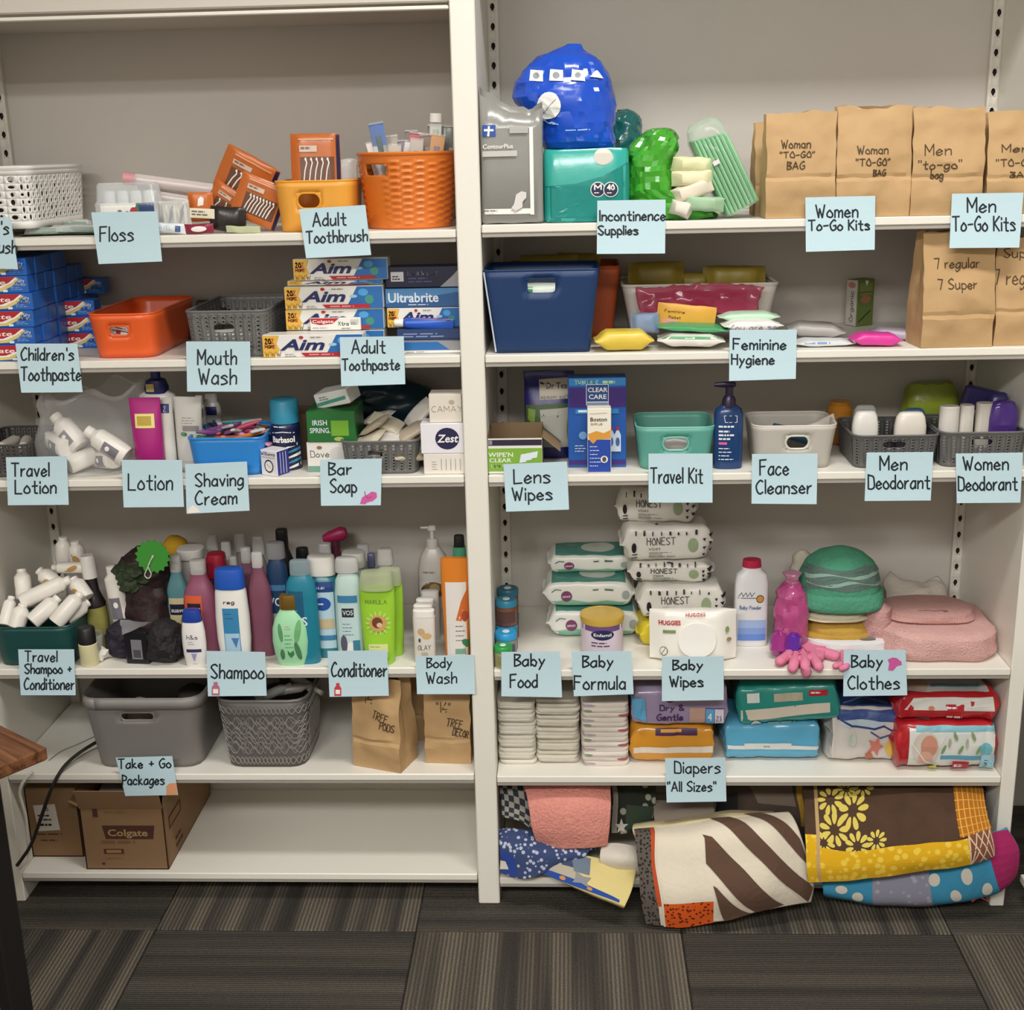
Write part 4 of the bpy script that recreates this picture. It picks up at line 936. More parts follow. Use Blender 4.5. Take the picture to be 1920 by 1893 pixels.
# blue bin of razors
t, X, w, h = handled_bin('storage_bin', 'bright blue plastic bin heaped with disposable razors', 356, 496, 824, .018, z, .17, mat('2f86d2', .35), .022, .9, None, rim=.0035)
zc = z+h
rz = random.Random(3); cols = ['c24a78', '3f8f5a', '3a6fb0', 'd8d4cc', '7a4a8a', 'd87a3a', 'c98fb0', '4a9a9a', '2f2f3a', 'a83a5a']
names = {'c24a78': 'pink', '3f8f5a': 'green', '3a6fb0': 'blue', 'd8d4cc': 'white', '7a4a8a': 'purple', 'd87a3a': 'orange', 'c98fb0': 'pale pink', '4a9a9a': 'turquoise', '2f2f3a': 'black', 'a83a5a': 'raspberry'}
razors = []
for k in range(26):
    c = cols[k % 10]; L = .1
    dx = rz.uniform(-.45, .45)*w*.8; dy = rz.uniform(-.05, .05)
    t = T('disposable_razor', '%s disposable razor in the blue bin heap' % names[c], 'razor', (X+dx, .105+dy, zc-.012+.03*max(0, 1-abs(dx)/(w*.5))*rz.uniform(.2, 1)), (rz.uniform(-.3, .3), rz.uniform(-.35, .35), rz.uniform(-.9, .9)+(pi if k % 2 else 0)), 'razors in the blue bin')
    A(t, 'handle', loft([(-L*.5, .003, .0025, 2.4), (-L*.2, .0055, .004, 2.4), (L*.25, .004, .003, 2.4), (L*.38, .003, .003, 2.4)], 10, 'x'), mat(c, .35))
    A(t, 'head', xf(box(.011, .036, .007, .002), (L*.42, 0, -.003)), mat('c9c9c6' if k % 3 else c, .35)); razors.append((c, t))
for c in cols:
    row = sorted([q for cc, q in razors if cc == c], key=lambda q: q.location.x)
    for i, q in enumerate(row): q['label'] = '%s disposable razor, %s of the %s ones in the blue bin' % (names[c], (['left one', 'right one'] if len(row) == 2 else ['left one', 'middle one', 'right one'])[i], names[c])
# shaving cream can
X, w, h = st(508, 562, 752, .055, z); r = w/2
t = T('shaving_cream_can', 'navy striped shaving cream can with teal cap', 'aerosol can', (X, .055+r, z+.0005))
A(t, 'cap', loft([(h*.66, r*.96, r*.96, 2), (h*.67, r, r, 2), (h*.95, r*.98, r*.98, 2), (h*.99, r*.9, r*.9, 2), (h, r*.82, r*.82, 2)]), mat('2f88a6', .4))
b = loft([(0, r*.94, r*.94, 2), (.003, r, r, 2), (h*.6, r, r, 2), (h*.65, r*.93, r*.93, 2), (h*.67, r*.85, r*.85, 2)], 40); A(t, 'can_body', b, mat('1c2450', .35))
p = Print(b, step=.006)
for k in range(5):
    c = [WHT, mat('3f8fa8', .4)][k % 2]; y = h*(.02+.075*k); p.quad([(-r*.97, y-h*.05), (r*.97, y+h*.04), (r*.97, y+h*.085), (-r*.97, y-.01)], c, 12)
p.rect(-r*.97, h*.35, r*.97, h*.6, mat('171d40', .35)); p.bold('Barbasol', -r*.72, h*.41, h*.085, WHT, fit=r*1.44, off=.03); p.line([(-r*.7, h*.54), (0, h*.56), (r*.7, h*.54)], .002, LBL); p.bars(-r*.6, r*.6, h*.62, 1, .01, LBL, .002); p.build(t, 'print')
# mug soap box
q = PZ(516, 890, z)
o, md = carton('mug_soap_box', 'small white box with navy striped side in front of the shaving can', 'box', q.x, .012, z, .046, .04, .057, mat('e9e7ea', .45), rot=(0, 0, -.5)); w, h = .046, .057
p = fl(md); p.hand('Williams', -w*.45, h*.8, h*.13, mat('333355'), .0012, fit=w*.85); p.line([(-w*.42, h*.72), (w*.42, h*.72)], .001, mat('555577')); p.ell(0, h*.38, w*.28, h*.26, mat('3a3a55')); p.ell(0, h*.38, w*.22, h*.2, WHT); p.line([(-w*.1, h*.45), (w*.1, h*.32)], .001, mat('3a3a55')); p.build(o, 'print')
p = Print(md, 'r', flat=True); p.rect(-.019, .002, .019, h*.97, mat('2c2f86', .45))
for k in range(3): p.line([(-.009+.009*k, h*.1), (-.009+.009*k, h*.9)], .0018, LBL)
p.build(o, 'side_print')
cartonp('carton', 'plain brown carton standing behind the shaving cream can', 'box', 545, 600, 776, .16, z, .1, mat('6d5440', .8))
# soap boxes
o, md, w, h1 = cartonp('soap_box', 'white multipack soap box with bird mark, under the green box', 'soap box', 583, 668, 829, .045, z, .11, mat('e3e0da', .45)); p = fl(md)
p.hand('Dove', -w*.42, h1*.5, h1*.22, mat('4a4030'), .0013, fit=w*.4); p.ell(-w*.22, h1*.82, w*.06, h1*.06, mat('8a7440')); p.rect(-w*.49, .001, w*.49, h1*.2, mat('6f9a8a')); p.ell(w*.2, h1*.6, w*.2, h1*.25, mat('d2cfca')); p.build(o, 'print')
o, md, w, h2 = cartonp('soap_box', 'dark green soap multipack resting on the white multipack', 'soap box', 577, 668, 771, .042, z+h1+.001, .115, mat('1f6a2e', .4)); p = fl(md)
p.bold('IRISH', -w*.38, h2*.55, h2*.17, LBL, fit=w*.3); p.bold('SPRING.', -w*.44, h2*.3, h2*.17, LBL, fit=w*.42); p.rect(w*.0, h2*.2, w*.36, h2*.7, mat('6fa82c')); p.ell(w*.15, h2*.1, w*.1, h2*.07, mat('a8b85a')); p.build(o, 'print')
md = box(.085, .055, .034, .002); q = P(632, 752, .07)
o = solo('soap_box', 'white soap box with green swoosh tilted on top of the green multipack', 'soap box', md, mat('d9dad4', .4), (q.x, .10, z+h1+h2+.008), (.15, -.22, -.35)); p = fl(md)
p.quad([(-.04, .006), (.036, .012), (.036, .02), (-.04, .014)], mat('4f9484')); p.bars(-.03, .0, .024, 2, .005, mat('5a6a62'), .002); p.build(o, 'print')
solo('plastic_bag', 'dark teal crumpled plastic bag behind the bar soap', 'plastic bag', crumple([(0, .1, .05, 2.4), (.04, .13, .055, 2.4), (.1, .14, .055, 2.2), (.135, .09, .045, 2), (.16, .035, .02, 2)], 60, 30, .012, 18, 6), mat('1d3a4c', .3, .3, 30), (P(725, 800, .3).x, .325, z+.002))
# basket of wrapped soaps
t, X, w, h = greybasket('grey perforated basket overflowing with wrapped soap bars', 645, 790, 829, .014, z, .2, mat('6a6967', .5), slot=(4, 8, 6, 8))
soaps = [(700, 770, .1, -.5, 'beige'), (735, 765, .12, .35, 'cream'), (765, 755, .14, -.8, 'white'), (785, 760, .16, -1.0, 'white'), (690, 795, .08, -.35, 'cream'), (725, 790, .09, .1, 'white'), (755, 785, .1, -.5, 'beige'), (772, 800, .09, -.6, 'cream'),
         (676, 808, .07, -.1, 'white'), (704, 805, .075, .05, 'cream'), (742, 806, .07, -.15, 'white'), (765, 818, .06, .1, 'beige'), (712, 755, .2, -.2, 'white'), (690, 815, .085, .05, 'white')]
sc = {'white': 'dcd8d0', 'cream': 'd2c9b4', 'beige': 'b8ab96'}; sp = {'white': 0, 'cream': 0, 'beige': 0}
for k, (px, py, Y, rr, c) in enumerate(soaps):
    q = P(px, py, Y); rank = sorted(s_[0] for s_ in soaps if s_[4] == c).index(px)
    o = solo('soap_packet', '%s wrapped soap bar, %s of the %s ones in the grey basket' % (c, ['leftmost', 'second from left', 'third from left', 'fourth from left', 'fifth from left', 'sixth from left', 'seventh from left'][rank], c), 'soap', xf(pouch(.075, .05, .014, .001, k, .05, 4), (0, 0, -.025), (pi/2, 0, 0)), mat(sc[c], .45, .15, 50), (q.x, Y, q.z), (.25+.1*(k % 3), rr, .3*(k % 4-1.5)), 'wrapped soap bars')
# soap boxes by the post
CW = mat('e4ded4', .5)
o, md, w, ha = cartonp('soap_box', 'white box with barcode-like lettering lowest by the post', 'soap box', 796, 872, 851, .012, z, .06, CW); p = fl(md); p.hand('IIIII', -w*.1, ha*.2, ha*.55, mat('55504a'), .0008, fit=w*.5); p.bars(-w*.3, -w*.14, ha*.6, 4, ha*.12, mat('777066'), .001); p.build(o, 'print')
o, md, w, hb = cartonp('soap_box', 'white soap box with navy round logo, middle of the stack by the post', 'soap box', 792, 872, 794, .012, z+ha+.0006, .06, mat('e8e5ea', .45)); p = fl(md); p.ell(w*.12, hb*.5, w*.28, hb*.36, mat('201c48')); p.bold('Zest', -w*.02-w*.1, hb*.38, hb*.26, WHT, fit=w*.5, shear=.2, off=.02); p.build(o, 'print')
o, md, w, hc = cartonp('soap_box', 'cream soap box with thin spaced capitals, topmost by the post', 'soap box', 811, 872, 739, .02, z+ha+hb+.0012, .055, mat('ded6c8', .5)); p = fl(md); p.hand('CAMAY', -w*.42, hc*.38, hc*.2, mat('7a6f60'), .0008, fit=w*.95); p.ell(w*.2, hc*.72, w*.09, hc*.08, mat('b5a892')); p.build(o, 'print')

# ================================================================== left bay, fourth shelf: shampoo, conditioner, body wash
z = ZL[3]
t, X, w, h = handled_bin('storage_bin', 'dark green bin full of small white travel bottles at the left edge', -7, 140, 1178, .015, z, .13, mat('1a4644', .4), .03, .93, None, rim=.003)
tv = [((22, 1118), (8, 1172), .07, .03, 'slim white travel bottle standing at the far left of the green bin'), ((40, 1066), (46, 1122), .12, .1, 'thick white travel bottle with its cap uppermost at the left'),
      ((132, 1086), (42, 1128), .1, .07, 'white travel bottle lying across the heap, gold leaf turned up'), ((72, 1068), (112, 1102), .13, .12, 'white travel bottle pointing up-left behind the long crosswise one'),
      ((110, 1120), (60, 1166), .07, .025, 'white travel bottle showing its round base at the bin front'), ((44, 1132), (30, 1176), .05, .03, 'white travel bottle with gold leaf wedged at the bin front'),
      ((152, 1112), (104, 1168), .07, .03, 'white travel bottle lying lowest right in the green bin'), ((138, 1082), (164, 1120), .12, .1, 'white travel bottle with gold leaf at the heap\'s right'),
      ((166, 1128), (122, 1158), .1, .06, 'white travel bottle slanting along the bin\'s right wall'), ((98, 1064), (166, 1064), .15, .15, 'slim white travel bottle lying level atop the heap'),
      ((118, 1006), (121, 1064), .26, .26, 'white travel bottle standing behind the heap by the slotted strip'), ((140, 1014), (150, 1066), .25, .25, 'white travel bottle standing tilted behind the heap, right of its twin')]
for a, b, ya, yb, l in tv: lotion(l, P(*a, ya), P(*b, yb), .019 if 'slim' not in l else .014, 'white travel shampoo bottles', True, .1)
# olive glass-like bottle, white tubes, small bottle
Y = dep(192, 1220, z)
X, w, h = st(170, 211, 1048, Y, z); t = T('oil_bottle', 'tall olive bottle with black shoulder and white cap', 'bottle', (X-.006, Y+w/2, z+.0005), (0, -.06, 0)); r = w/2
b = loft([(0, r*.8, r*.8, 2), (.003, r*.86, r*.86, 2), (h*.3, r*.98, r*.98, 2), (h*.45, r*.93, r*.93, 2)]); A(t, 'bottle_body', b, mat('8f8a4c', .3, .2, 40, .3, 30))
A(t, 'shoulder', loft([(h*.45, r*.92, r*.92, 2), (h*.48, r*.95, r*.95, 2), (h*.56, r*.7, r*.7, 2), (h*.62, r*.55, r*.55, 2), (h*.78, r*.5, r*.5, 2)]), mat('262022', .25))
A(t, 'cap', loft([(h*.76, r*.66, r*.66, 2), (h*.98, r*.64, r*.64, 2), (h, r*.56, r*.56, 2)]), mat('dedad4', .4))
lotion('white squeeze bottle leaning behind the olive bottle', P(208, 1060, .12), P(232, 1170, .12), .022, None, False, .12)
X, w, h = st(146, 180, 1182, .006, z); r = w/2; t = T('sample_bottle', 'short cream bottle with black cap at the shelf front', 'bottle', (X, .006+r, z+.0005))
A(t, 'bottle_body', loft([(0, r*.94, r*.94, 2), (.002, r, r, 2), (h*.56, r, r, 2), (h*.6, r*.8, r*.8, 2)]), mat('d8d0a4', .4)); A(t, 'cap', loft([(h*.56, r*.92, r*.92, 2), (h*.97, r*.9, r*.9, 2), (h, r*.8, r*.8, 2)]), BLK)
solo('drinking_cup', 'clear empty plastic cup behind the short cream bottle', 'cup', loft([(0, .018, .018, 2), (.001, .02, .02, 2), (.06, .024, .024, 2)], 28, caps=(1, 0)), clear('ffffff', .16, .1), (X-.003, .065, z+.0005))
solo('tissue', 'crumpled white tissue on the shelf beside the cream bottle', 'tissue', loft([(0, .012, .012, 2), (.01, .016, .016, 2), (.022, .01, .01, 2), (.028, .003, .003, 2)], 20, jit=.009, js=90, seed=2), mat('d9d4cc', .8), (P(195, 1232, .05).x, .05, z+.004))
# potpourri pouch with leaf tag, black net, boxed item
Y = .1; X, w, h = st(226, 326, 1045, Y, z)
t = T('mesh_pouch', 'dark red and black mesh pouch with green paper leaf tag', 'pouch', (X, Y+.05, z+.0005))
A(t, 'pouch', crumple([(0, w*.36, .04, 2.4), (.02, w*.44, .05, 2.4), (h*.4, w*.45, .05, 2.3), (h*.65, w*.42, .045, 2.2), (h*.8, w*.48, .05, 2), (h*.93, w*.4, .045, 2), (h, w*.2, .03, 2)], 56, 30, .008, 30, 3), mat('2a1818', .6, .6, 60, .5, 25))
A(t, 'leaf_ruffle', crumple([(h*.62, w*.2, .02, 2), (h*.74, w*.34, .03, 2), (h*.86, w*.3, .03, 2), (h*.93, w*.1, .01, 2)], 40, 18, .012, 50, 6), mat('2c3a22', .7, .5, 60), loc=(-w*.16, -.03, 0))
lx, lz = P(287, 1045, Y-.005).x-X, P(287, 1045, Y-.005).z-z; R = .042
pts = [(lx+R*(1 if i % 2 else .84)*cos(2*pi*i/32)*(1.0 if True else 1), lz+R*(1 if i % 2 else .84)*sin(2*pi*i/32)) for i in range(32)]
A(t, 'leaf_tag', xf(prism(pts, .0015), (0, -.058, 0)), mat('3f9a35', .6))
A(t, 'string', tube(spline([(lx+.002, -.061, lz+.004), (lx-.012, -.064, lz-.025), (lx-.02, -.066, lz-.042), (lx-.012, -.066, lz-.05), (lx-.005, -.065, lz-.04), (lx-.01, -.063, lz-.02), (lx+.004, -.061, lz+.003)]), .0013, 6), mat('e2dfd2', .6))
solo('hair_net', 'fluffy black hair net bundle at the shelf front', 'hair net', crumple([(0, .035, .03, 2), (.01, .045, .04, 2), (.045, .046, .04, 2), (.075, .034, .03, 2), (.09, .01, .01, 2)], 56, 26, .007, 45, 5), mat('1d1a1b', .75, .9, 120), (P(308, 1240, .03).x, .05, z+.008))
solo('hair_net', 'dark purple-black hair net bundle behind the boxed black item', 'hair net', crumple([(0, .03, .03, 2), (.03, .038, .035, 2), (.065, .03, .03, 2), (.08, .008, .008, 2)], 56, 26, .007, 45, 8), mat('231d2c', .75, .9, 120), (P(235, 1215, .08).x, .09, z+.008))
q = P(258, 1240, .02)
t = T('boxed_item', 'black carton in a torn clear wrapper at the shelf front', 'box', (q.x, .035, z+.0005), (0, 0, -.1))
bm = box(.055, .022, .078, .002); A(t, 'carton', bm, mat('17161a', .3)); p = fl(bm); p.rect(-.012, .012, .014, .06, mat('7a7880', .4)); p.rect(-.008, .016, .01, .035, mat('4a4850', .4)); p.build(t, 'print')
net = [[(-.03, -.014, .075), (.0, -.02, .085), (.035, -.015, .1)], [(-.028, -.016, .11), (.01, -.025, .112), (.05, -.02, .105)]]
md, f, uv = patch(net, 10, 6, .004, 50); A(t, 'wrapper', md, clear('d8d8dc', .3, .08))
solo('bath_sponge', 'round yellow bath sponge at the back behind the leaf tag', 'sponge', loft([(.033*(1-cos(pi*i/12)), max(.001, .033*sin(pi*i/12)), max(.001, .033*sin(pi*i/12)), 2) for i in range(13)], 28, jit=.003, js=60), mat('c99a22', .9, .6, 90), (P(326, 1030, .3).x, .31, P(326, 1030, .3).z-.033))
solo('storage_box', 'dim brown box at the back carrying the yellow bath sponge', 'box', box(.09, .07, P(326, 1030, .3).z-.034-z, .002), mat('4a4038', .8), (P(326, 1100, .3).x, .32, z+.0005))
TC = clear('d8d6d2', .6, .25)
SUA = lambda p, w, h, c1, c2, t='suave': (p.rect(-w*.36, h*.12, w*.36, h*.66, mat(c1, .45)), p.rect(-w*.34, h*.44, w*.34, h*.58, mat('1c2038', .4)), p.bold(t, -w*.28, h*.475, h*.06, WHT, fit=w*.56))
# pale teal and pink bottles at the left
t, md, w, h, d = bottle('pale teal shampoo bottle with cream label and cloudy cap', 319, 362, 1045, .12, z, '5c8d95', PR_NECK, ('aaa', .16, .5, .5, TC), .6)
p = Print(md); SUA(p, w, h, 'd2c49a', ''); p.ell(w*.2, h*.3, w*.1, h*.14, mat('7a8a3a')); p.build(t, 'label_print')
t, md, w, h, d = bottle('pink shampoo bottle with orange label behind the small blue-capped one', 349, 412, 1055, .06, z, '8f5068', PR_NECK, ('aaa', .13, .46, .46, TC), .6, group='pink shampoo bottles')
p = Print(md); p.rect(-w*.42, h*.3, w*.1, h*.75, mat('d85f38', .4)); p.rect(-w*.34, h*.5, w*.06, h*.66, mat('241c30')); p.bold('UAVE', -w*.3, h*.54, h*.07, WHT, fit=w*.34); p.build(t, 'label_print')
bottle('white-lidded jar bottle standing behind the pink shampoo', 340, 390, 1033, .2, z, 'cfcac2', PR_RECT, ('e2dfd8', .1, .98, .98), .9, name='lotion_bottle')
t, md, w, h, d = bottle('dark plum bottle with glossy red domed cap', 393, 436, 1042, .13, z, '4a2438', PR_RECT, ('a01c34', .24, .98, .8), .85, name='body_spray')
t, md, w, h, d = bottle('tall pink shampoo bottle right of the white blue-capped one', 472, 516, 1038, .07, z, '7d4a5c', PR_NECK, ('aaa', .13, .46, .46, TC), .6, group='pink shampoo bottles')
bottle('pink shampoo bottle farther back between the white and navy bottles', 452, 492, 1030, .14, z, '7f5564', PR_NECK, ('aaa', .14, .46, .46, TC), .6, group='pink shampoo bottles')
bottle('rose shampoo bottle behind the red domed cap', 432, 462, 1046, .17, z, '8c6a76', PR_NECK, ('aaa', .16, .5, .5, TC), .6, group='pink shampoo bottles')
for k, (x0, x1, yt, Y, l) in enumerate([(392, 424, 1004, .31, 'leftmost'), (420, 448, 1018, .27, 'lower second'), (444, 474, 1002, .32, 'third'), (476, 510, 1008, .3, 'fourth, beside the black-capped bottle'), (598, 634, 1022, .27, 'right of the black caps'), (668, 704, 1024, .3, 'behind the milky bottles')]):
    bottle('cloudy-capped clear bottle in the back row, %s' % l, x0, x1, yt, Y, z, '8f8a86', PR_NECK, ('aaa', .2, .7, .6, TC), .6, group='back row of clear bottles')
# small and large blue-capped white bottles
t, md, w, h, d = bottle('small white shampoo bottle with slanted blue cap at the shelf front', 343, 387, 1146, .006, z, 'ece9e6', [(0, .74), (.03, .82), (.25, .96), (.5, 1), (.75, .97), (.93, .88), (1, .8)], ('1f3f9a', .2, .84, .7), .55)
p = Print(md); p.hand('h&s', -w*.22, h*.62, h*.09, mat('3a3f5a'), .0013, fit=w*.44); p.bars(-w*.2, w*.15, h*.55, 2, h*.045, mat('8a8a9a'), .0015); p.rect(-w*.28, h*.33, w*.34, h*.4, mat('3a2f5c')); p.poly([(-w*.1, h*.3), (w*.15, h*.3), (w*.02, h*.12)], mat('9a9ac0')); p.bars(-w*.05, w*.25, h*.06, 1, .01, mat('666'+'666'), .001); p.build(t, 'label_print')
t, md, w, h, d = bottle('tall white shampoo bottle with glossy blue cap and pale blue picture label', 407, 471, 1070, .03, z, 'eceae4', [(0, .8), (.03, .86), (.3, .97), (.6, .98), (.93, .9), (.98, .85), (1, .84)], ('2458b8', .2, .88, .82), .55)
p = Print(md); p.hand('reg', -w*.16, h*.8, h*.05, mat('4a3040'), .0018, fit=w*.3); p.rect(-w*.22, h*.1, w*.24, h*.74, mat('3a86b4', .4)); p.rect(-w*.2, h*.1, w*.22, h*.4, mat('a9cce0', .4)); p.poly([(-w*.02, h*.34), (w*.2, h*.34), (w*.1, h*.2)], mat('4a78b8')); p.bars(-w*.16, w*.14, h*.66, 2, h*.06, mat('1f5a8a'), .002); p.ell(0, h*.09, w*.18, h*.04, mat('6a9cc0')); p.build(t, 'label_print')
# navy, black and teal bottles
t, md, w, h, d = bottle('dark navy shampoo bottle with smoky clear cap', 507, 549, 1020, .09, z, '1d3a5c', PR_SH, ('aaa', .13, .82, .78, clear('9a9a9c', .6, .2)), .6)
p = Print(md); p.rect(-w*.36, h*.66, w*.36, h*.72, mat('3f6f9c')); p.bold('VO5', -w*.4, h*.5, h*.09, LBL, fit=w*.8); p.rect(-w*.36, h*.15, w*.3, h*.42, mat('9a9ca6')); p.build(t, 'label_print')
bottle('black bottle with tall black cap, highest of the back row', 515, 560, 996, .24, z, '1c1a1c', PR_NECK, ('1a181a', .15, .5, .48), .7)
bottle('black flip-cap bottle behind the teal shampoo', 558, 592, 1030, .2, z, '232124', PR_RECT, ('1c1a1c', .12, .7, .65), .7)
t, md, w, h, d = bottle('clear teal shampoo bottle with smoky cap behind the mint bottle', 543, 603, 1052, .03, z, '1f7c94', PR_SH, ('aaa', .12, .62, .6, clear('9fb4ba', .5, .2)), .55)
p = Print(md); p.rect(-w*.38, h*.4, w*.1, h*.82, mat('185878', .4)); p.bold('S', w*.02, h*.44, h*.1, LBL); p.bars(-w*.3, w*.05, h*.6, 2, h*.06, mat('3f8fb0'), .003); p.build(t, 'label_print')
t, md, w, h, d = bottle('mint green oval bottle with gold flip cap at the shelf front', 511, 580, 1120, .004, z, 'a2dcae', PR_OVAL, ('9a7a3a', .19, .5, .48, mat('9c7a38', .25, metal=.7)), .55)
p = Print(md); DG = mat('5a9a68', .5); GR = mat('4c7f58', .5)
p.bars(-w*.1, w*.1, h*.7, 2, h*.04, mat('c0907a'), .002); p.bars(-w*.12, w*.14, h*.55, 4, h*.07, GR, .0016); p.ell(-w*.22, h*.6, w*.06, h*.16, DG, rot=.1); p.ell(w*.24, h*.62, w*.08, h*.2, mat('6fae74'), rot=-.15); p.ell(w*.22, h*.28, w*.07, h*.17, GR, rot=.2); p.ell(-w*.2, h*.22, w*.06, h*.1, GR); p.poly([(-w*.06, h*.3), (w*.0, h*.24), (w*.1, h*.3), (w*.12, h*.22), (w*.02, h*.16), (-w*.05, h*.22)], mat('3f8048')); p.build(t, 'label_print')
t, md, w, h, d = bottle('teal bottle with wide white cap and blue oval label', 578, 641, 1047, .055, z, '2a7a88', PR_RECT, ('dedbd4', .17, .86, .8), .6)
p = Print(md); p.rect(-w*.3, h*.12, w*.36, h*.88, mat('b8d4e0', .4)); p.rect(-w*.3, h*.8, w*.36, h*.92, mat('1f3f7a')); p.bars(-w*.25, w*.3, h*.84, 1, .01, LBL, .005); p.ell(w*.03, h*.66, w*.24, h*.08, mat('1f4fa0')); p.bars(-w*.12, w*.16, h*.65, 1, .01, WHT, .004); p.rect(-w*.28, h*.36, w*.34, h*.48, mat('c8b890')); p.rect(-w*.3, h*.22, w*.36, h*.28, mat('3f7fa8')); p.build(t, 'label_print')
t, md, w, h, d = bottle('milky conditioner bottle with cloudy cap and black logo label', 632, 684, 1050, .035, z, 'bcd4cc', PR_SH, ('aaa', .12, .82, .78, TC), .6)
p = Print(md); p.rect(-w*.36, h*.66, w*.34, h*.74, mat('3a7fa8')); p.rect(-w*.35, h*.1, w*.35, h*.64, mat('c2dadc', .4)); p.rect(-w*.22, h*.5, w*.2, h*.6, mat('2a2c30')); p.bold('VO5', -w*.19, h*.525, h*.055, LBL, fit=w*.36); p.bars(-w*.22, w*.22, h*.42, 4, h*.04, mat('5a6a70'), .0016); p.ell(w*.05, h*.15, w*.16, h*.07, WHT); p.ell(-w*.2, h*.2, w*.12, h*.1, mat('5a5468')); p.rect(w*.12, h*.1, w*.35, h*.24, mat('3f7f9c')); p.build(t, 'label_print')
bottle('pale bottle with round white cap behind the milky conditioner', 644, 694, 1040, .12, z, '9fb4b4', PR_RECT, ('dad7d0', .14, .9, .86), .8)
X, w, h = st(612, 656, 1018, .31, z); t = T('spray_bottle', 'magenta spray trigger bottle in the back row', 'bottle', (X, .335, z+.0005))
A(t, 'bottle_body', loft([(0, w*.4, .02, 2.4), (h*.7, w*.4, .02, 2.4), (h*.86, w*.2, .014, 2), (h, w*.18, .012, 2)]), mat('5a2438', .4)); A(t, 'trigger_head', xf(loft([(-w*.5, .008, .012, 2.4), (-w*.2, .014, .014, 2.4), (w*.3, .018, .016, 2.4), (w*.5, .012, .012, 2.4)], 18, 'x'), (0, 0, h+.012), (0, -.25, 0)), mat('b0235a', .4))
bottle('clear shampoo bottle with tapered neck behind the lime bottles', 704, 754, 1033, .1, z, 'aaa8a4', PR_NECK, ('aaa', .14, .62, .55, TC), .6)
bottle('slim violet bottle in the back row left of the clear bottle', 690, 714, 1040, .24, z, '585c94', PR_NECK, ('7a7aa0', .16, .6, .6), .7)
LIME = mat('9ccf38', .3); CLG = clear('cfd8b0', .4, .15)
for k, (x0, x1, yt, Y, l) in enumerate([(678, 744, 1078, .012, 'lime green shampoo bottle with coconut picture at the shelf front'), (713, 759, 1070, .065, 'lime green shampoo bottle standing behind its labelled twin')]):
    t, md, w, h, d = bottle(l, x0, x1, yt, Y, z, '9ccf38', PR_FLARE, ('aaa', .17, .97, .9, CLG), .62, group='lime green shampoo bottles', m=LIME)
    if k == 0:
        p = Print(md); p.hand('MARULA', -w*.32, h*.8, h*.05, mat('4f7a2a'), .0012, fit=w*.6)
        for q in range(14): a = 2*pi*q/14; p.line([(w*.02+w*.24*cos(a), h*.55+w*.24*sin(a)), (w*.02+w*.34*cos(a), h*.55+w*.34*sin(a))], .002, mat('d8e8a0'))
        p.ell(w*.02, h*.55, w*.24, w*.24, mat('c9a060')); p.ell(0, h*.56, w*.15, w*.16, mat('6a3c20')); p.ell(w*.06, h*.53, w*.08, w*.07, mat('e0b8a0')); p.rect(-w*.26, h*.1, w*.26, h*.28, mat('d8dc9a')); p.bars(-w*.22, w*.22, h*.24, 3, h*.05, mat('8a9a4a'), .002); p.build(t, 'label_print')
# pump bottle, row of white tubes, orange body wash
t, md, w, h, d = bottle('white pump bottle with brown oval label in the back row', 786, 845, 1030, .2, z, 'c4bfb8', [(0, .9), (.03, .96), (.5, 1), (.75, .98), (.9, .8), (1, .4)], None, .7)
pump_head(t, h-.003, .036, mat('c9c5be', .4), -1)
p = Print(md); p.rect(-w*.42, h*.3, w*.42, h*.62, mat('d2cec6')); p.ell(0, h*.52, w*.36, h*.1, mat('6a5434')); p.ell(w*.05, h*.54, w*.16, h*.06, mat('9a8a5a')); p.ell(-w*.32, h*.4, w*.08, h*.16, mat('4a2c22')); p.bars(-w*.3, w*.3, h*.72, 1, .01, mat('8a847c'), .004); p.build(t, 'label_print')
for k, (x0, x1, yt, Y) in enumerate([(776, 818, 1146, .02), (777, 815, 1137, .058), (782, 817, 1126, .1), (791, 826, 1111, .16), (801, 833, 1101, .23)]):
    X, w, h = st(x0, x1, yt, Y, z); t = T('lotion_tube', 'white flip-cap tube, %s of the row behind the "Body Wash" card' % ['front', 'second', 'third', 'fourth', 'rearmost'][k], 'tube', (X, Y+.016, z+.0005), group='white body wash tubes')
    b = loft([(0, w*.46, .014, 3), (.002, w*.48, .015, 3), (h*.84, w*.5, .014, 3), (h*.86, w*.5, .014, 3)]); A(t, 'tube_body', b, mat('e6e0d8', .35)); A(t, 'cap', loft([(h*.865, w*.48, .014, 3), (h*.98, w*.48, .014, 3), (h, w*.42, .01, 3)]), mat('efeae4', .35))
    if k == 0: p = Print(b); p.ell(-w*.12, h*.6, w*.16, h*.07, mat('c8a878'), rot=.5); p.ell(w*.12, h*.52, w*.22, h*.06, mat('cfae74')); p.ell(-w*.2, h*.44, w*.05, h*.04, mat('4a4038')); p.hand('OLAY', -w*.28, h*.26, h*.09, mat('6a5a48'), .0012, fit=w*.56); p.ell(0, h*.18, w*.16, h*.04, mat('b8ac98')); p.build(t, 'print')
t, md, w, h, d = bottle('orange body wash bottle with white label half hidden by the post', 832, 884, 1050, .016, z, 'd97f2a', PR_FLARE, None, .55)
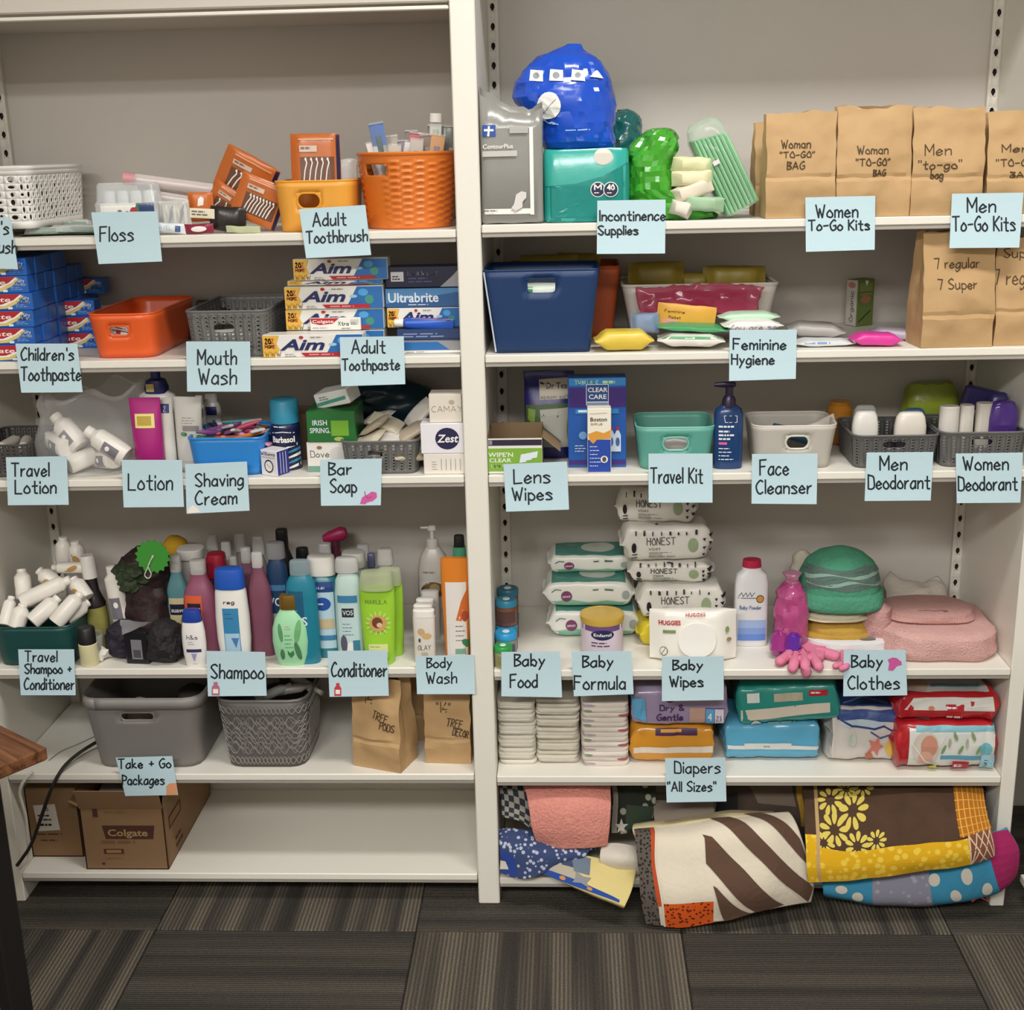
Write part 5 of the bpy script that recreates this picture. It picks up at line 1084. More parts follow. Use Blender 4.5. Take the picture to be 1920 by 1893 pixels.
p = Print(md); p.rect(-w*.34, h*.0+.004, w*.49, h*.78, mat('e2dcd6', .4)); p.poly([(w*.0, h*.42), (w*.2, h*.6), (w*.42, h*.72), (w*.49, h*.4)], mat('cf6a28')); p.ell(w*.32, h*.46, w*.12, h*.05, mat('a84a30')); p.bars(-w*.02, w*.4, h*.36, 4, h*.045, mat('6a6660'), .002); p.ell(w*.36, h*.2, w*.12, h*.05, mat('3f7a4a'), rot=.8); p.rect(-w*.05, h*.1, w*.45, h*.15, mat('7aa890')); p.build(t, 'label_print')
t, md, w, h, d = bottle('bottle with green neck and black cap behind the orange body wash', 850, 884, 1006, .1, z, 'c98a4a', PR_NECK, ('1a1a1a', .1, .6, .55), .6)
A(t, 'neck_ring', loft([(h*.9, w*.36, w*.3, 2), (h*1.0, w*.34, w*.28, 2)]), mat('4a9a78', .4))

# ================================================================== left bay, fifth shelf: take and go packages
z = ZL[4]
GREY = mat('7b7773', .5, .05, 200)
t, X, w, h = handled_bin('storage_bin', 'large grey plastic bin with rolled rim and slot handle', 163, 386, 1312, .012, z, .3, GREY, .04, .86, (3, 8, 11, 13), rows=16, rim=.0032, solid=.004)
md, fn, n = bin_md(w*1.012, .3*1.012, h, .04, .99, 12, 10, 9)
band = sheet_cells(lambda s, t: fn(s, .86+.14*t), n, 2, None); A(t, 'rim_band', band, mat('86827e', .5), solid=.003)
for k, (dx, c, l) in enumerate([(-.03, 'b9a994', 'tan bundle seen through the grey bin handle'), (.05, '3a3430', 'dark bundle inside the large grey bin')]):
    solo('wrapped_bundle', l, 'bundle', loft([(0, .03, .035, 2.4), (.05, .038, .04, 2.4), (.11, .032, .035, 2), (.125, .01, .01, 2)], 24, jit=.004, js=40, seed=k), mat(c, .8), (X+dx*1.3, .12+.08*k, z+.012))
# lace-pattern basket
Xl, wl, hl_ = st(405, 574, 1316, .018, z); dl = .22
t = T('lace_basket', 'dark grey plastic basket moulded like lace, holding small bottles', 'basket', (Xl, .018+dl/2, z+.0008))
md, fnl, nl = bin_md(wl, dl, hl_, .04, .86, 10, 10, 6); A(t, 'basket_wall', md, mat('5d5a57', .5), solid=.003); A(t, 'rim', ring_tube(fnl, nl, 1, .004), mat('6f6b67', .5))
LACE = mat('8f8a85', .5)
def on(s, tt, o=.0022):
    p = fnl(s % 1, tt); c = Vector((p.x, p.y, 0)); return p+c.normalized()*o
def lace(t0, amp, per, ph, r=.0012, s0=.0, s1=1.0):
    return tube([on(s0+(s1-s0)*k/(per*8), t0+amp*sin(2*pi*(k/8+ph))) for k in range(per*8+1)], r, 5)
V = []
for t0, a, per in ((.1, .055, 34), (.86, .05, 34)): V += [lace(t0, a, per, 0), lace(t0, a, per, .5)]
for k in range(7): V.append(lace(.26+.075*k, .06, 22, .25*(k % 2)+.13*(k % 3), .0011)); V.append(lace(.26+.075*k, .05, 38, .5*(k % 2), .0008))
o = A(t, 'lace_relief', join(*V), LACE); o['kind'] = 'stuff'
for k, (px, py, a, l) in enumerate([(515, 1296, .5, 'silver-capped small bottle lying in the lace basket'), (548, 1302, .2, 'pale small bottle lying across the lace basket'), (572, 1294, -.5, 'pale small bottle pointing into the lace basket corner'), (480, 1306, .1, 'grey small bottle at the left in the lace basket')]):
    q = P(px, py, .1); solo('travel_bottle', l, 'bottle', loft([(-.045, .011, .011, 2), (.02, .012, .012, 2), (.03, .006, .006, 2), (.045, .006, .006, 2)], 16, 'x'), mat(['9a9a98', '8a8880', '8f8c84', '77736e'][k], .35), (q.x, .09+.02*k, z+hl_-.008), (0, -a*.5, a), 'bottles in the lace basket')
# paper bags
KRAFT = mat('ba986b', .75, .5, 30, .05, 12)
def paperbag(label, X, Y, z, w, d, h, rz=0, lines=(), seed=0, top=.3, lean=0, group='brown paper bags', crease=.33, pinch=.25, mt=None, pen=.0023, fold=True, topdip=0):
    N = 12; nf, ns = 16, 8; V = []; F = []; rows = 28
    for j in range(rows+1):
        t = j/rows; k = max(0, (t-.25)/.75); dd = d*(1-(1-top)*k**1.2); g = pinch*d*min(1, t*1.6)*(.35+.65*k)
        bul = .006*sin(pi*min(1, t*1.1)); cr = -.003 if abs(t-crease) < .02 else 0
        ring = []
        for i in range(nf): u = i/nf; ring.append((-w/2+w*u, -dd/2-bul*sin(pi*u)-cr))
        for i in range(ns): u = i/ns; ring.append((w/2-g*(1-abs(2*u-1)), -dd/2+dd*u))
        for i in range(nf): u = i/nf; ring.append((w/2-w*u, dd/2+bul*sin(pi*u)))
        for i in range(ns): u = i/ns; ring.append((-w/2+g*(1-abs(2*u-1)), dd/2-dd*u))
        for x, y in ring:
            p = Vector((x, y, h*t)); amp = .0058*min(1, t*4+.15); rd = (1-2*abs(noise.noise(Vector((x*11, y*11+seed*3, h*t*11+seed*7)))))
            if j == rows: p.z += .006*noise.noise(Vector((x*30, seed*5.1, 0)))-topdip*max(0, 1-abs(x)/(w*.3))*(1 if y < 0 else 0)
            q = noise.noise_vector(Vector((x*16, y*16, h*t*16+seed*9))); q2 = noise.noise_vector(Vector((x*40, y*40, h*t*40+seed*3)))
            p += Vector((q.x*.35, q.y, q.z*.2))*amp*1.2+q2*amp*.45; p.y += lean*t+(.0045*rd*min(1, t*3)*(-1 if y < 0 else 1))
            if j == 0: p.z = 0
            V.append(tuple(p))
    n = 2*(nf+ns)
    for j in range(rows):
        for i in range(n): F.append((j*n+i, j*n+(i+1) % n, (j+1)*n+(i+1) % n, (j+1)*n+i))
    F.append(tuple(range(n-1, -1, -1)))
    md = (V, F, [0]*len(F))
    o = solo('paper_bag', label, 'paper bag', md, mt or KRAFT, (X, Y+d/2, z+.0006), (0, 0, rz), group, smooth=16)
    if lines:
        p = Print(md, lift=.0008)
        for tx, u, v, hh, ft, *r in lines: p.hand(tx, u*w, v*h, hh, PEN, pen, fit=ft*w, rot=r[0] if r else 0, wob=.0006)
        p.build(o, 'handwriting')
    return o
q = PZ(723, 1437, z)
paperbag('brown paper bag marked "14" with a pale crease, turned slightly at the shelf front', q.x-.004, .018, z, .124, .085, .225, -.34, [('"14"', -.3, .72, .03, .34), ('TREE', -.05, .58, .02, .3, -.3), ('PODS', .1, .47, .018, .28, -.2)], 1, .5)
paperbag('brown paper bag marked "14" standing against the white post', P(846, 1420, .06).x-.004, .05, z, .108, .085, .2, -.05, [('"14"', -.22, .64, .024, .3), ('TREE', -.02, .48, .018, .34, -.2), ('DECOR', .12, .38, .015, .34, -.2)], 2, .5)
paperbag('brown paper bag hidden between the two bags marked "14"', P(800, 1380, .2).x, .17, z, .1, .08, .21, .1, (), 3, .5)
# cables
def cable(label, pts, r, c): solo('power_cable' if r > .003 else 'wire', label, 'cable', tube(spline(pts, 8), r, 8), mat(c, .5))
cable('thick black power cable running from the grey bin down over the shelf edge', [P(200, 1382, .12), P(188, 1388, .09), P(150, 1412, .04), P(120, 1440, -.002), P(98, 1480, -.02), P(80, 1530, -.02), P(62, 1580, -.026), P(46, 1606, -.03), P(34, 1622, -.032)], .0042, '1d1916')
cable('white power cord hanging from beneath the table corner', [P(62, 1446, -.03), P(46, 1462, -.035), P(37, 1484, -.035), P(42, 1508, -.03), P(48, 1530, -.025), P(52, 1570, -.02), P(54, 1600, -.016), P(50, 1614, -.018), P(34, 1628, -.02)], .0038, 'ddd8cf')
for k, pts in enumerate([[(190, 1374), (150, 1393), (115, 1408), (92, 1425)], [(190, 1398), (160, 1412), (130, 1432), (118, 1442)]]):
    cable(['thin grey wire lying on the shelf above the black cable', 'thin grey wire lying on the shelf below the black cable'][k], [PZ(x, y, z+.002)+Vector((0, 0, 0)) for x, y in pts], .0014, '8f8a80')

# ================================================================== left bay, bottom shelf: cartons
z = ZL[5]
CARD = mat('8b6c4c', .85, .12, 60, .05, 6); CARDIN = mat('8f6a42', .9); PRT = mat('4a2a1c', .8)
def opencarton(name, label, X0, X1, Y, z, d, h, flaps, m=CARD):
    w = X1-X0; t = T(name, label, 'cardboard box', ((X0+X1)/2, Y+d/2, z+.0006)); th = .004
    A(t, 'base', slab(-w/2, w/2, -d/2, d/2, 0, th), m)
    fr = slab(-w/2, w/2, -d/2, -d/2+th, 0, h); A(t, 'front_wall', fr, m); A(t, 'back_wall', slab(-w/2, w/2, d/2-th, d/2, 0, h), m)
    A(t, 'side_wall', slab(-w/2, -w/2+th, -d/2, d/2, 0, h), m); rs = slab(w/2-th, w/2, -d/2, d/2, 0, h); A(t, 'side_wall', rs, m)
    for a, b, rot in flaps: A(t, 'flap', slab(a[0], b[0], a[1], b[1], 0, .003), m, loc=(0, 0, 0) if not rot else rot[1], rot=rot[0] if rot else None)
    return t, fr, rs, w
a, b = PZ(160, 1630, z).x, PZ(314, 1632, z).x
t, fr, rs, w = opencarton('shipping_carton', 'open brown carton with dark trademark panel on the bottom shelf', a, b, .012, z, .37, .165, [])
h = .165
A(t, 'flap', slab(-w/2, w/2, 0, .06, 0, .003), CARD, loc=(0, -.185, h), rot=(1.9, 0, 0)); A(t, 'flap', slab(0, .03, -.18, .18, 0, .003), CARD, loc=(-w/2, 0, h), rot=(0, -2.6, 0)); A(t, 'flap', slab(-.0015, .0015, -.18, .18, 0, .045), CARD, loc=(w/2-.002, 0, h-.001), rot=(0, .12, 0))
p = fl(fr); p.quad([(-w*.22, h*.5), (w*.35, h*.5), (w*.38, h*.72), (-w*.25, h*.72)], PRT); p.bold('Colgate', -w*.19, h*.55, h*.11, mat('a88a60', .8), fit=w*.48, off=.02)
p.bars(-w*.28, w*.34, h*.43, 1, .01, mat('7a5636', .8), h*.045); p.rect(-w*.26, h*.26, -w*.02, h*.34, PRT); p.rect(-w*.23, h*.275, -w*.05, h*.325, mat('9a7348', .8)); p.bars(-w*.24, w*.05, h*.18, 1, .01, mat('7a5636', .8), .002); p.ell(-w*.28, h*.1, w*.02, h*.02, PRT)
p.rect(-w*.34, h*.86, -w*.28, h*.99, PRT); p.bars(-w*.2, w*.2, h*.93, 1, .01, mat('7a5636', .8), .002); p.build(t, 'print')
p = Print(rs, 'r', flat=True); p.rect(-.155, h*.55, -.06, h*.75, PRT); p.rect(-.148, h*.585, -.068, h*.715, mat('93693e', .85)); p.bars(-.12, -.05, h*.25, 2, .02, PRT, .008); p.build(t, 'side_print')
solo('wrapped_goods', 'cloudy plastic wrapped goods in the open carton', 'goods', loft([(0, .055, .08, 3), (.13, .055, .08, 3), (.158, .05, .07, 3), (.172, .042, .06, 3)], 28, jit=.004, js=40), mat('9a948c', .3, .3, 40), ((a+b)/2-.03, .1, z+.006))
Yb = dep(100, 1606, z); a, b = PZ(52, 1606, z).x, PZ(150, 1604, z).x
t, fr, rs, w = opencarton('shipping_carton', 'closed brown carton with white shipping label behind the cables', a, b, Yb, z, .25, .185, [])
A(t, 'top_flap', slab(-w/2, w/2, -.125, .125, .185, .188), CARD); h = .185
p = fl(fr); p.quad([(-w*.32, h*.38), (w*.1, h*.4), (w*.06, h*.78), (-w*.36, h*.76)], mat('d5d0c8', .7)); p.hand('TO', -w*.18, h*.68, h*.05, BLK, .0015); p.bars(-w*.3, w*.02, h*.6, 2, h*.06, BLK, .004, 3); p.bars(-w*.3, w*.06, h*.46, 1, .01, BLK, .006, 8); p.bars(-w*.4, w*.4, h*.33, 1, .01, PRT, .003); p.bars(-w*.3, w*.2, h*.24, 1, .01, PRT, .003); p.build(t, 'label_print')

# ================================================================== table corner at the lower left
def woodmat():
    def b(nt, tc, bs):
        N, L = nt.nodes.new, nt.links.new
        mp = N('ShaderNodeMapping'); mp.inputs['Scale'].default_value = (1, 14, 14); L(tc.outputs['Object'], mp.inputs[0])
        n = N('ShaderNodeTexNoise'); n.inputs['Scale'].default_value = 5; n.inputs['Detail'].default_value = 6; n.inputs['Distortion'].default_value = .6; L(mp.outputs[0], n.inputs['Vector'])
        r = N('ShaderNodeValToRGB'); r.color_ramp.elements[0].color = lin('4f2f1d'); r.color_ramp.elements[0].position = .35; r.color_ramp.elements[1].color = lin('83583a'); r.color_ramp.elements[1].position = .68
        L(n.outputs['Fac'], r.inputs[0]); L(r.outputs[0], bs.inputs['Base Color'])
    return nodemat('mat_table_wood', b, .45)
WOOD = woodmat()
c = PZ(88, 1400, .74); e1 = PZ(0, 1357, .74); e2 = PZ(0, 1446, .74)
ax = (e1-c).normalized(); ay = (e2-c).normalized()
ang = math.atan2(-ax.y, -ax.x)
t = T('table', 'wood-grain table with black legs cutting into the lower left corner', 'table', (c.x, c.y, 0), (0, 0, ang))
A(t, 'table_top', slab(-.62, 0, -.85, 0, .715, .74, .003), WOOD)
for lx, ly in ((-.13, -.06), (-.56, -.06), (-.13, -.8), (-.56, -.8)): A(t, 'table_leg', slab(lx-.022, lx+.022, ly-.022, ly+.022, 0, .715, .003), mat('14110f', .5))
A(t, 'apron', slab(-.58, -.16, -.07, -.05, .66, .714, .002), mat('14110f', .5))

# ================================================================== right bay, top shelf: incontinence supplies and to-go kits
z = ZR[0]
def LP(X, Y, z0, rz=0):
    """print in the photograph's own proportions: picture point -> place on a front at depth Y"""
    def g(px, py): q = P(px, py, Y); return q.x-X, q.z-z0
    return g
def prect(p, g, x0, y0, x1, y1, m): a, b = g(x0, y1); c, d = g(x1, y0); p.rect(a, b, c, d, m)
def pell(p, g, x, y, rx, ry, m, rot=0): u, v = g(x, y); k = 1/890; p.ell(u, v, rx*k, ry*k, m, rot=rot)
def ppoly(p, g, pts, m): p.poly([g(*q) for q in pts], m)
def phand(p, g, t, x0, x1, cap, base, m, w=.0012): u, v = g(x0, base); u2, v2 = g(x1, cap); p.hand(t, u, v, v2-v, m, w, fit=u2-u)
def pbold(p, g, t, x0, x1, cap, base, m, **k): u, v = g(x0, base); u2, v2 = g(x1, cap); p.bold(t, u, v, v2-v, m, fit=u2-u, **k)
def pline(p, g, pts, w, m): p.line([g(*q) for q in pts], w, m)
Y = .012; X, w, h = st(902, 1018, 212, Y, z); d = .055
S = [(0, w*.48, d*.46, 6), (.004, w*.5, d*.5, 6), (h*.5, w*.5, d*.5, 6), (h*.85, w*.5, d*.46, 5), (h, w*.5, d*.42, 4)]
md = loft(S, 40, jit=.003, js=30, seed=2, caps=(1, 0))
md = ([(x, y, q if q < h*.9 else q+.045*max(0, -x/w*2)**1.5+.006*sin(x*130)+(.012 if y > 0 else 0)) for x, y, q in md[0]], md[1], md[2])
o = solo('pad_bag', 'torn-open silver grey bag of contoured pads beside the post', 'incontinence pack', md, mat('8c8b86', .28, .15, 40, coat=.3), (X, Y+d/2, z+.0006), solid=.0012)
g = LP(X, Y, z); p = Print(md, lift=.0016, step=.004)
for r in ((908, 240, 997, 243), (908, 392, 997, 404), (993, 240, 997, 404)): prect(p, g, *r, WHT)
prect(p, g, 904, 236, 927, 258, mat('1f4fa0')); pline(p, g, [(908, 246), (922, 246)], .004, WHT); pline(p, g, [(915, 240), (914, 256)], .004, WHT)
pbold(p, g, 'ContourPlus', 905, 960, 271, 281, WHT); prect(p, g, 905, 284, 968, 296, mat('c2c0ba')); prect(p, g, 954, 238, 988, 252, mat('b0aea8')); ppoly(p, g, [(966, 366), (976, 360), (985, 362), (985, 372), (978, 380), (978, 390), (966, 397), (957, 392), (962, 384)], mat('d8d5cf')); p.bars(*[g(905, 398)[0], g(945, 398)[0]], g(905, 398)[1], 1, .01, mat('666'+'666'), .002)
p.build(o, 'print')
# teal pack with size circles
Y = .015; X, w, h = st(1019, 1180, 281, Y, z); d = .15
md = loft([(0, w*.49, d*.48, 7), (.006, w*.5, d*.5, 7), (h*.5, w*.505, d*.51, 6), (h*.94, w*.5, d*.5, 7), (h, w*.485, d*.47, 7)], 48, jit=.002, js=40)
o = solo('underwear_pack', 'glossy teal pack of protective underwear below the blue bag', 'incontinence pack', md, mat('2fa79a', .22, .25, 25, coat=.4), (X, Y+d/2, z+.0006))
g = LP(X, Y, z); p = Print(md, lift=.0014, step=.004); DT = mat('17877f', .25, .2, 25)
ppoly(p, g, [(1021, 352), (1080, 346), (1130, 332), (1176, 306), (1176, 416), (1021, 418)], DT); pell(p, g, 1130, 296, 17, 14, mat('d8d4c8'))
for cx, tx in ((1120, 'M'), (1144, '40')): pell(p, g, cx, 357, 13.5, 13.5, WHT); pell(p, g, cx, 357, 12, 12, mat('1e2a4a')); phand(p, g, tx, cx-6, cx+6, 348, 357, WHT, .0026); p.bars(g(cx-7, 364)[0], g(cx+7, 364)[0], g(cx, 364)[1], 1, .01, WHT, .002)
p.build(o, 'print')
# blue bag on top
zb = z+h+.002; Y = .075; cx = P(1075, 280, Y).x
def blueS(yy, x0, x1, dd): q = P((x0+x1)/2, yy, Y); a, b = P(x0, yy, Y).x, P(x1, yy, Y).x; return (q.z-zb, (b-a)/2, dd, 2.6, (a+b)/2-cx, 0)
S = [blueS(278, 1022, 1150, .05), blueS(265, 1012, 1153, .065), blueS(225, 995, 1153, .07), blueS(180, 962, 1152, .072), blueS(150, 968, 1147, .07), blueS(120, 988, 1132, .058), blueS(98, 1008, 1108, .04), blueS(88, 1040, 1095, .022), blueS(76, 1070, 1086, .006)]
S[0] = (.0, *S[0][1:])
md = crumple(S, 56, 34, .0065, 20, 9)
md = ([(x, y, max(.0, q)) for x, y, q in md[0]], md[1], md[2])
o = solo('underwear_bag', 'bulging royal blue plastic bag with white icon squares', 'incontinence pack', md, mat('1a4fc4', .22, .35, 22, coat=.4), (cx, Y+.085, zb), smooth=12)
g = LP(cx, Y, zb); p = Print(md, lift=.0016, step=.004)
for x in (1005, 1043, 1083): ppoly(p, g, [(x-13, 151), (x+13, 152), (x+13, 131), (x-11, 129)], WHT); pell(p, g, x, 141, 6, 6, mat('9aa0a8'))
ppoly(p, g, [(1105, 145), (1130, 146), (1118, 131)], WHT); pell(p, g, 1030, 198, 21, 23, WHT); pline(p, g, [(1018, 212), (1042, 186)], .0015, mat('8a8a98')); 
p.bars(g(1062, 244)[0], g(1128, 244)[0], g(1062, 244)[1], 1, .01, mat('a8c4f0'), .0025); pline(p, g, [(1014, 216), (1030, 228), (1048, 232)], .002, mat('a8c4f0')); p.build(o, 'print')
# dark teal wrapper behind
X, w, h = st(1142, 1204, 206, .27, z); solo('underwear_bag', 'dark teal crumpled wrapper standing behind the blue bag', 'incontinence pack', crumple([(0, w*.46, .04, 3), (h*.6, w*.5, .045, 3), (h*.85, w*.48, .04, 2.4), (h*.96, w*.3, .03, 2), (h, w*.1, .01, 2)], 56, 30, .008, 26, 4), mat('1c6260', .22, .4, 30, coat=.4), (X, .33, z+.001))
# green bag with pads
Y = .02; cx = P(1240, 400, Y).x
def gs(yy, x0, x1, dd): q = P((x0+x1)/2, yy, Y); a, b = P(x0, yy, Y).x, P(x1, yy, Y).x; return (max(0, q.z-z), (b-a)/2, dd, 2.8, (a+b)/2-cx, 0)
S = [gs(413, 1200, 1352, .05), gs(404, 1196, 1350, .06), gs(388, 1196, 1330, .065), gs(360, 1192, 1272, .06), gs(320, 1190, 1268, .058), gs(290, 1194, 1272, .055), gs(262, 1208, 1284, .045), gs(244, 1232, 1270, .025), gs(240, 1242, 1252, .008)]
md = crumple(S, 44, 26, .0105, 26, 12); md = ([(x, y, max(0, q)) for x, y, q in md[0]], md[1], md[2])
solo('pad_bag', 'bright green crumpled plastic bag spilling cream pads', 'incontinence pack', md, mat('3f9c28', .2, .4, 26, coat=.5), (cx, Y+.075, z+.001), smooth=10)
for k, (px, py, a, c, l) in enumerate([(1302, 308, .05, 'dcdcae', 'pale yellow folded pad uppermost in the green bag opening'), (1300, 334, -.02, 'e2dcb4', 'cream folded pad second in the green bag opening'), (1308, 358, -.3, 'ded4c0', 'beige folded pad tilted out of the green bag'), (1318, 382, .1, '9fbf9c', 'sage green wrapped pad lowest out of the green bag'), (1285, 392, .3, 'd8d2c4', 'small white crumpled pad at the green bag front')]):
    q = P(px, py, .03-.004*k); solo('folded_pad', l, 'pad', xf(pouch(.085 if k < 4 else .045, .03, .05, .003, k+40, .04, 3.4), (0, 0, -.015)), mat(c, .7, .2, 60), (q.x, .05-.006*k, q.z), (0, a, 0), 'pads of the green bag')
# leaning pack of light green underpads
a, b = P(1322, 252, .05), P(1395, 405, .05); Lq = (b-a).length; ang = math.atan2(b.x-a.x, -(b.z-a.z))
t = T('underpad_pack', 'leaning clear-wrapped pack of mint green underpads', 'incontinence pack', (b.x-.004, .085, z+.012), (0, -ang, 0))
for k in range(8):
    A(t, 'folded_underpad', xf(loft([(0, .0042, .052, 3), (.006, .0046, .056, 3), (Lq*.5, .0048, .057, 3), (Lq*(.86-.012*k), .0046, .055, 3), (Lq*(.9-.012*k), .003, .05, 3)], 18, jit=.0012, js=40, seed=k), (-.03+.0088*k, 0, 0)), mat('96d8a2' if k % 2 else '8aca96', .75, .3, 60))
A(t, 'wrapper', loft([(-.002, .04, .06, 3), (Lq*.5, .042, .062, 3), (Lq*.88, .04, .058, 3), (Lq*1.0, .034, .045, 2.6), (Lq*1.06, .02, .01, 2)], 34, jit=.003, js=40, seed=3), clear('d8f0dc', .12, .1))
A(t, 'sticker', xf(box(.014, .001, .009, .0003), (-.01, -.064, Lq*.56)), mat('e6d8dc', .5))
# paper bags
def bagpx(label, x0, x1, yt, Y, z, d, lines, seed, rz=0, **k):
    X, w, h = st(x0, x1, yt, Y, z)
    L_ = []
    for t, a, b, cap, base in lines:
        q0, q1, q2 = P(a, base, Y), P(b, base, Y), P(a, cap, Y); L_.append((t, (q0.x-X)/w, (q0.z-z)/h, q2.z-q0.z, (q1.x-q0.x)/w))
    return paperbag(label, X, Y, z, w, d, h, rz, L_, seed, **k)
bagpx('brown paper bag marked "Woman" standing next to the mint underpads', 1435, 1563, 211, .008, z, .085, [('Woman', 1466, 1520, 263, 279), ('"TO-GO"', 1463, 1527, 286, 297), ('BAG', 1476, 1508, 304, 318)], 5, top=.45, crease=.38)
bagpx('brown paper bag marked "Woman" with dented corner, second from the left', 1567, 1704, 197, .012, z, .085, [('Woman', 1608, 1665, 274, 290), ('"TO-GO"', 1605, 1668, 299, 312), ('BAG', 1636, 1660, 319, 330)], 6, top=.4, crease=.36, topdip=.012)
bagpx('brown paper bag marked "Men" with lower case "to-go bag"', 1705, 1838, 201, .008, z, .085, [('Men', 1735, 1783, 272, 292), ('"to-go"', 1722, 1800, 302, 318), ('bag', 1745, 1767, 320, 336)], 7, top=.4, crease=.36)
bagpx('brown paper bag marked "Men" cut off by the right picture edge', 1845, 1966, 209, .01, z, .085, [('Men', 1881, 1928, 272, 286), ('"TO-GO"', 1868, 1946, 300, 313), ('BAG', 1893, 1932, 323, 333)], 8, top=.4, crease=.36)
bagpx('brown paper bag standing behind, left of the front "Woman" bag', 1403, 1500, 229, .12, z, .08, (), 9, top=.4)
bagpx('brown paper bag in the back row between the two "Woman" bags', 1520, 1625, 226, .13, z, .08, (), 10, top=.4)
bagpx('brown paper bag in the back row behind the lower case "Men" bag', 1645, 1750, 232, .13, z, .08, (), 11, top=.4)
bagpx('brown paper bag in the back row behind the cut-off "Men" bag', 1790, 1885, 216, .14, z, .08, (), 12, top=.4)

# ================================================================== right bay, second shelf: feminine hygiene
z = ZR[1]
BL = mat('123462', .5, .08, 200)
t, X, w, h = handled_bin('storage_bin', 'large navy blue tapered bin with cut-out handle beside the post', 908, 1120, 508, .006, z, .19, BL, .012, .83, (5, 9, 8, 10), rows=11, nF=14, rim=.0025, frame=False)
A(t, 'edge_trim', tube([(-w*.415, -.19*.415, .002), (-w*.5, -.0955, h-.002)], .0018, 6), mat('c8d2e0', .4))
t2, X2, w2, h2 = handled_bin('storage_bin', 'rust orange tapered bin standing behind the navy bin', 955, 1162, 503, .21, z, .18, mat('b8532a', .45), .012, .86, (5, 9, 8, 10), rows=11, nF=14, rim=.0025, frame=False)
OLV = mat('8c7a2a', .45, .2, 40)
for k, (px, py, Y, ww, l) in enumerate([(1030, 494, .27, .13, 'olive yellow pad pack lying atop the rust orange bin'), (1085, 492, .29, .1, 'olive yellow pad pack at the right atop the rust orange bin')]):
    q = P(px, py, Y); sachet('pad_pack', l, 'pad pack', px, py+8, Y, ww, .06, .04, OLV, (0, .04*k, 0), 50+k, 'olive yellow pad packs')
sachet('pad_pack', 'green and white pad packet inside the navy bin, seen through its handle', 'pad pack', 1010, 548, .07, .12, .04, .05, mat('cfd8cc', .4), (0, 0, 0), 55, prints=lambda p, w, h: p.rect(-w*.45, -h*.3, -w*.1, h*.35, mat('2f8f5a')))
# white tray with pink bag
t, Xt, wt, ht = handled_bin('tray', 'long white plastic tray full of pad packets behind a pink bag', 1168, 1456, 536, .16, z, .2, mat('cfc6c0', .45), .02, .86, None, rim=.004, rows=6)
for k, (px, py, ww, hh, l) in enumerate([(1230, 520, .125, .07, 'olive yellow pad pack upright at the left of the white tray'), (1300, 532, .08, .05, 'olive yellow pad pack low in the middle of the white tray'), (1376, 523, .14, .06, 'olive yellow pad pack at the right of the white tray')]):
    sachet('pad_pack', l, 'pad pack', px, py, .25, ww, hh, .045, OLV, (0, .02*(k-1), 0), 60+k, 'olive yellow pad packs')
net = [[P(1192, 540, .13), P(1260, 536, .125), P(1340, 530, .125), P(1432, 536, .13)], [P(1196, 565, .125), P(1270, 562, .11), P(1350, 558, .115), P(1425, 562, .125)], [P(1205, 592, .12), P(1270, 590, .11), P(1350, 590, .115), P(1415, 592, .12)]]
md, f, uv = patch(net, 30, 14, .006, 60, 3); solo('plastic_bag', 'crinkled translucent pink bag hanging over the white tray front', 'plastic bag', md, clear('b03a5c', .62, .15), smooth=60, solid=.001)
sachet('pad_packet', 'dark pink pad packet behind the translucent bag', 'pad pack', 1330, 566, .148, .16, .05, .012, mat('8f3a50', .4, .2, 40), (0, 0, 0), 70)
# loose packets at the front
def flatpack(label, px, py, Y, w, dpt, th, m, rz=0, ry=0, seed=0, prints=None, grp='loose pad packets', rx=.0):
    q = P(px, py, Y); md = xf(pouch(w, dpt, th, .0015, seed, .05, 3.6), (0, dpt/2, 0), (pi/2, 0, 0)); md = xf(md, (0, 0, th/2))
    o = solo('pad_packet', label, 'pad pack', md, m, (q.x, Y+dpt/2, q.z), (rx, ry, rz), grp)
    if prints: pp = Print(md, lift=.0008); prints(pp, w, th); pp.build(o, 'print')
    return o
zl = lambda px, py, Y: 0
flatpack('plump yellow pad packet at the shelf front beside the navy bin', 1170, 659, .008, .125, .07, .042, mat('dfc24a', .35, .25, 40), .05, 0, 1)
flatpack('white pad packet with green lace border lying at the shelf front', 1298, 652, .01, .14, .09, .026, mat('e4dfd6', .4, .15, 40), -.05, .02, 2, lambda p, w, h: p.rect(-w*.45, h*.7, w*.45, h*.86, mat('4fa06a')))
flatpack('green-topped pad packet stacked on the white lace one', 1302, 624, .03, .15, .08, .014, mat('4f9f68', .4, .2, 40), -.08, .05, 3)
sachet('pad_packet', 'orange packet with handwritten note and heart, leaning on the tray', 'pad pack', 1287, 592, .1, .125, .048, .012, mat('dfa640', .4, .1, 40), (0, .1, 0), 71, prints=lambda p, w, h: (p.hand('Feminine', -w*.38, h*.1, h*.14, mat('5a4418'), .001, fit=w*.34), p.hand('Packet', -w*.3, -h*.15, h*.12, mat('5a4418'), .001, fit=w*.2), p.ell(-w*.28, -h*.3, w*.14, h*.14, mat('e8a090'))))
sachet('pad_packet', 'grey blue patterned packet at the left below the tray', 'pad pack', 1209, 606, .09, .06, .045, .02, mat('7f93b4', .45, .3, 60), (0, -.03, 0), 72)
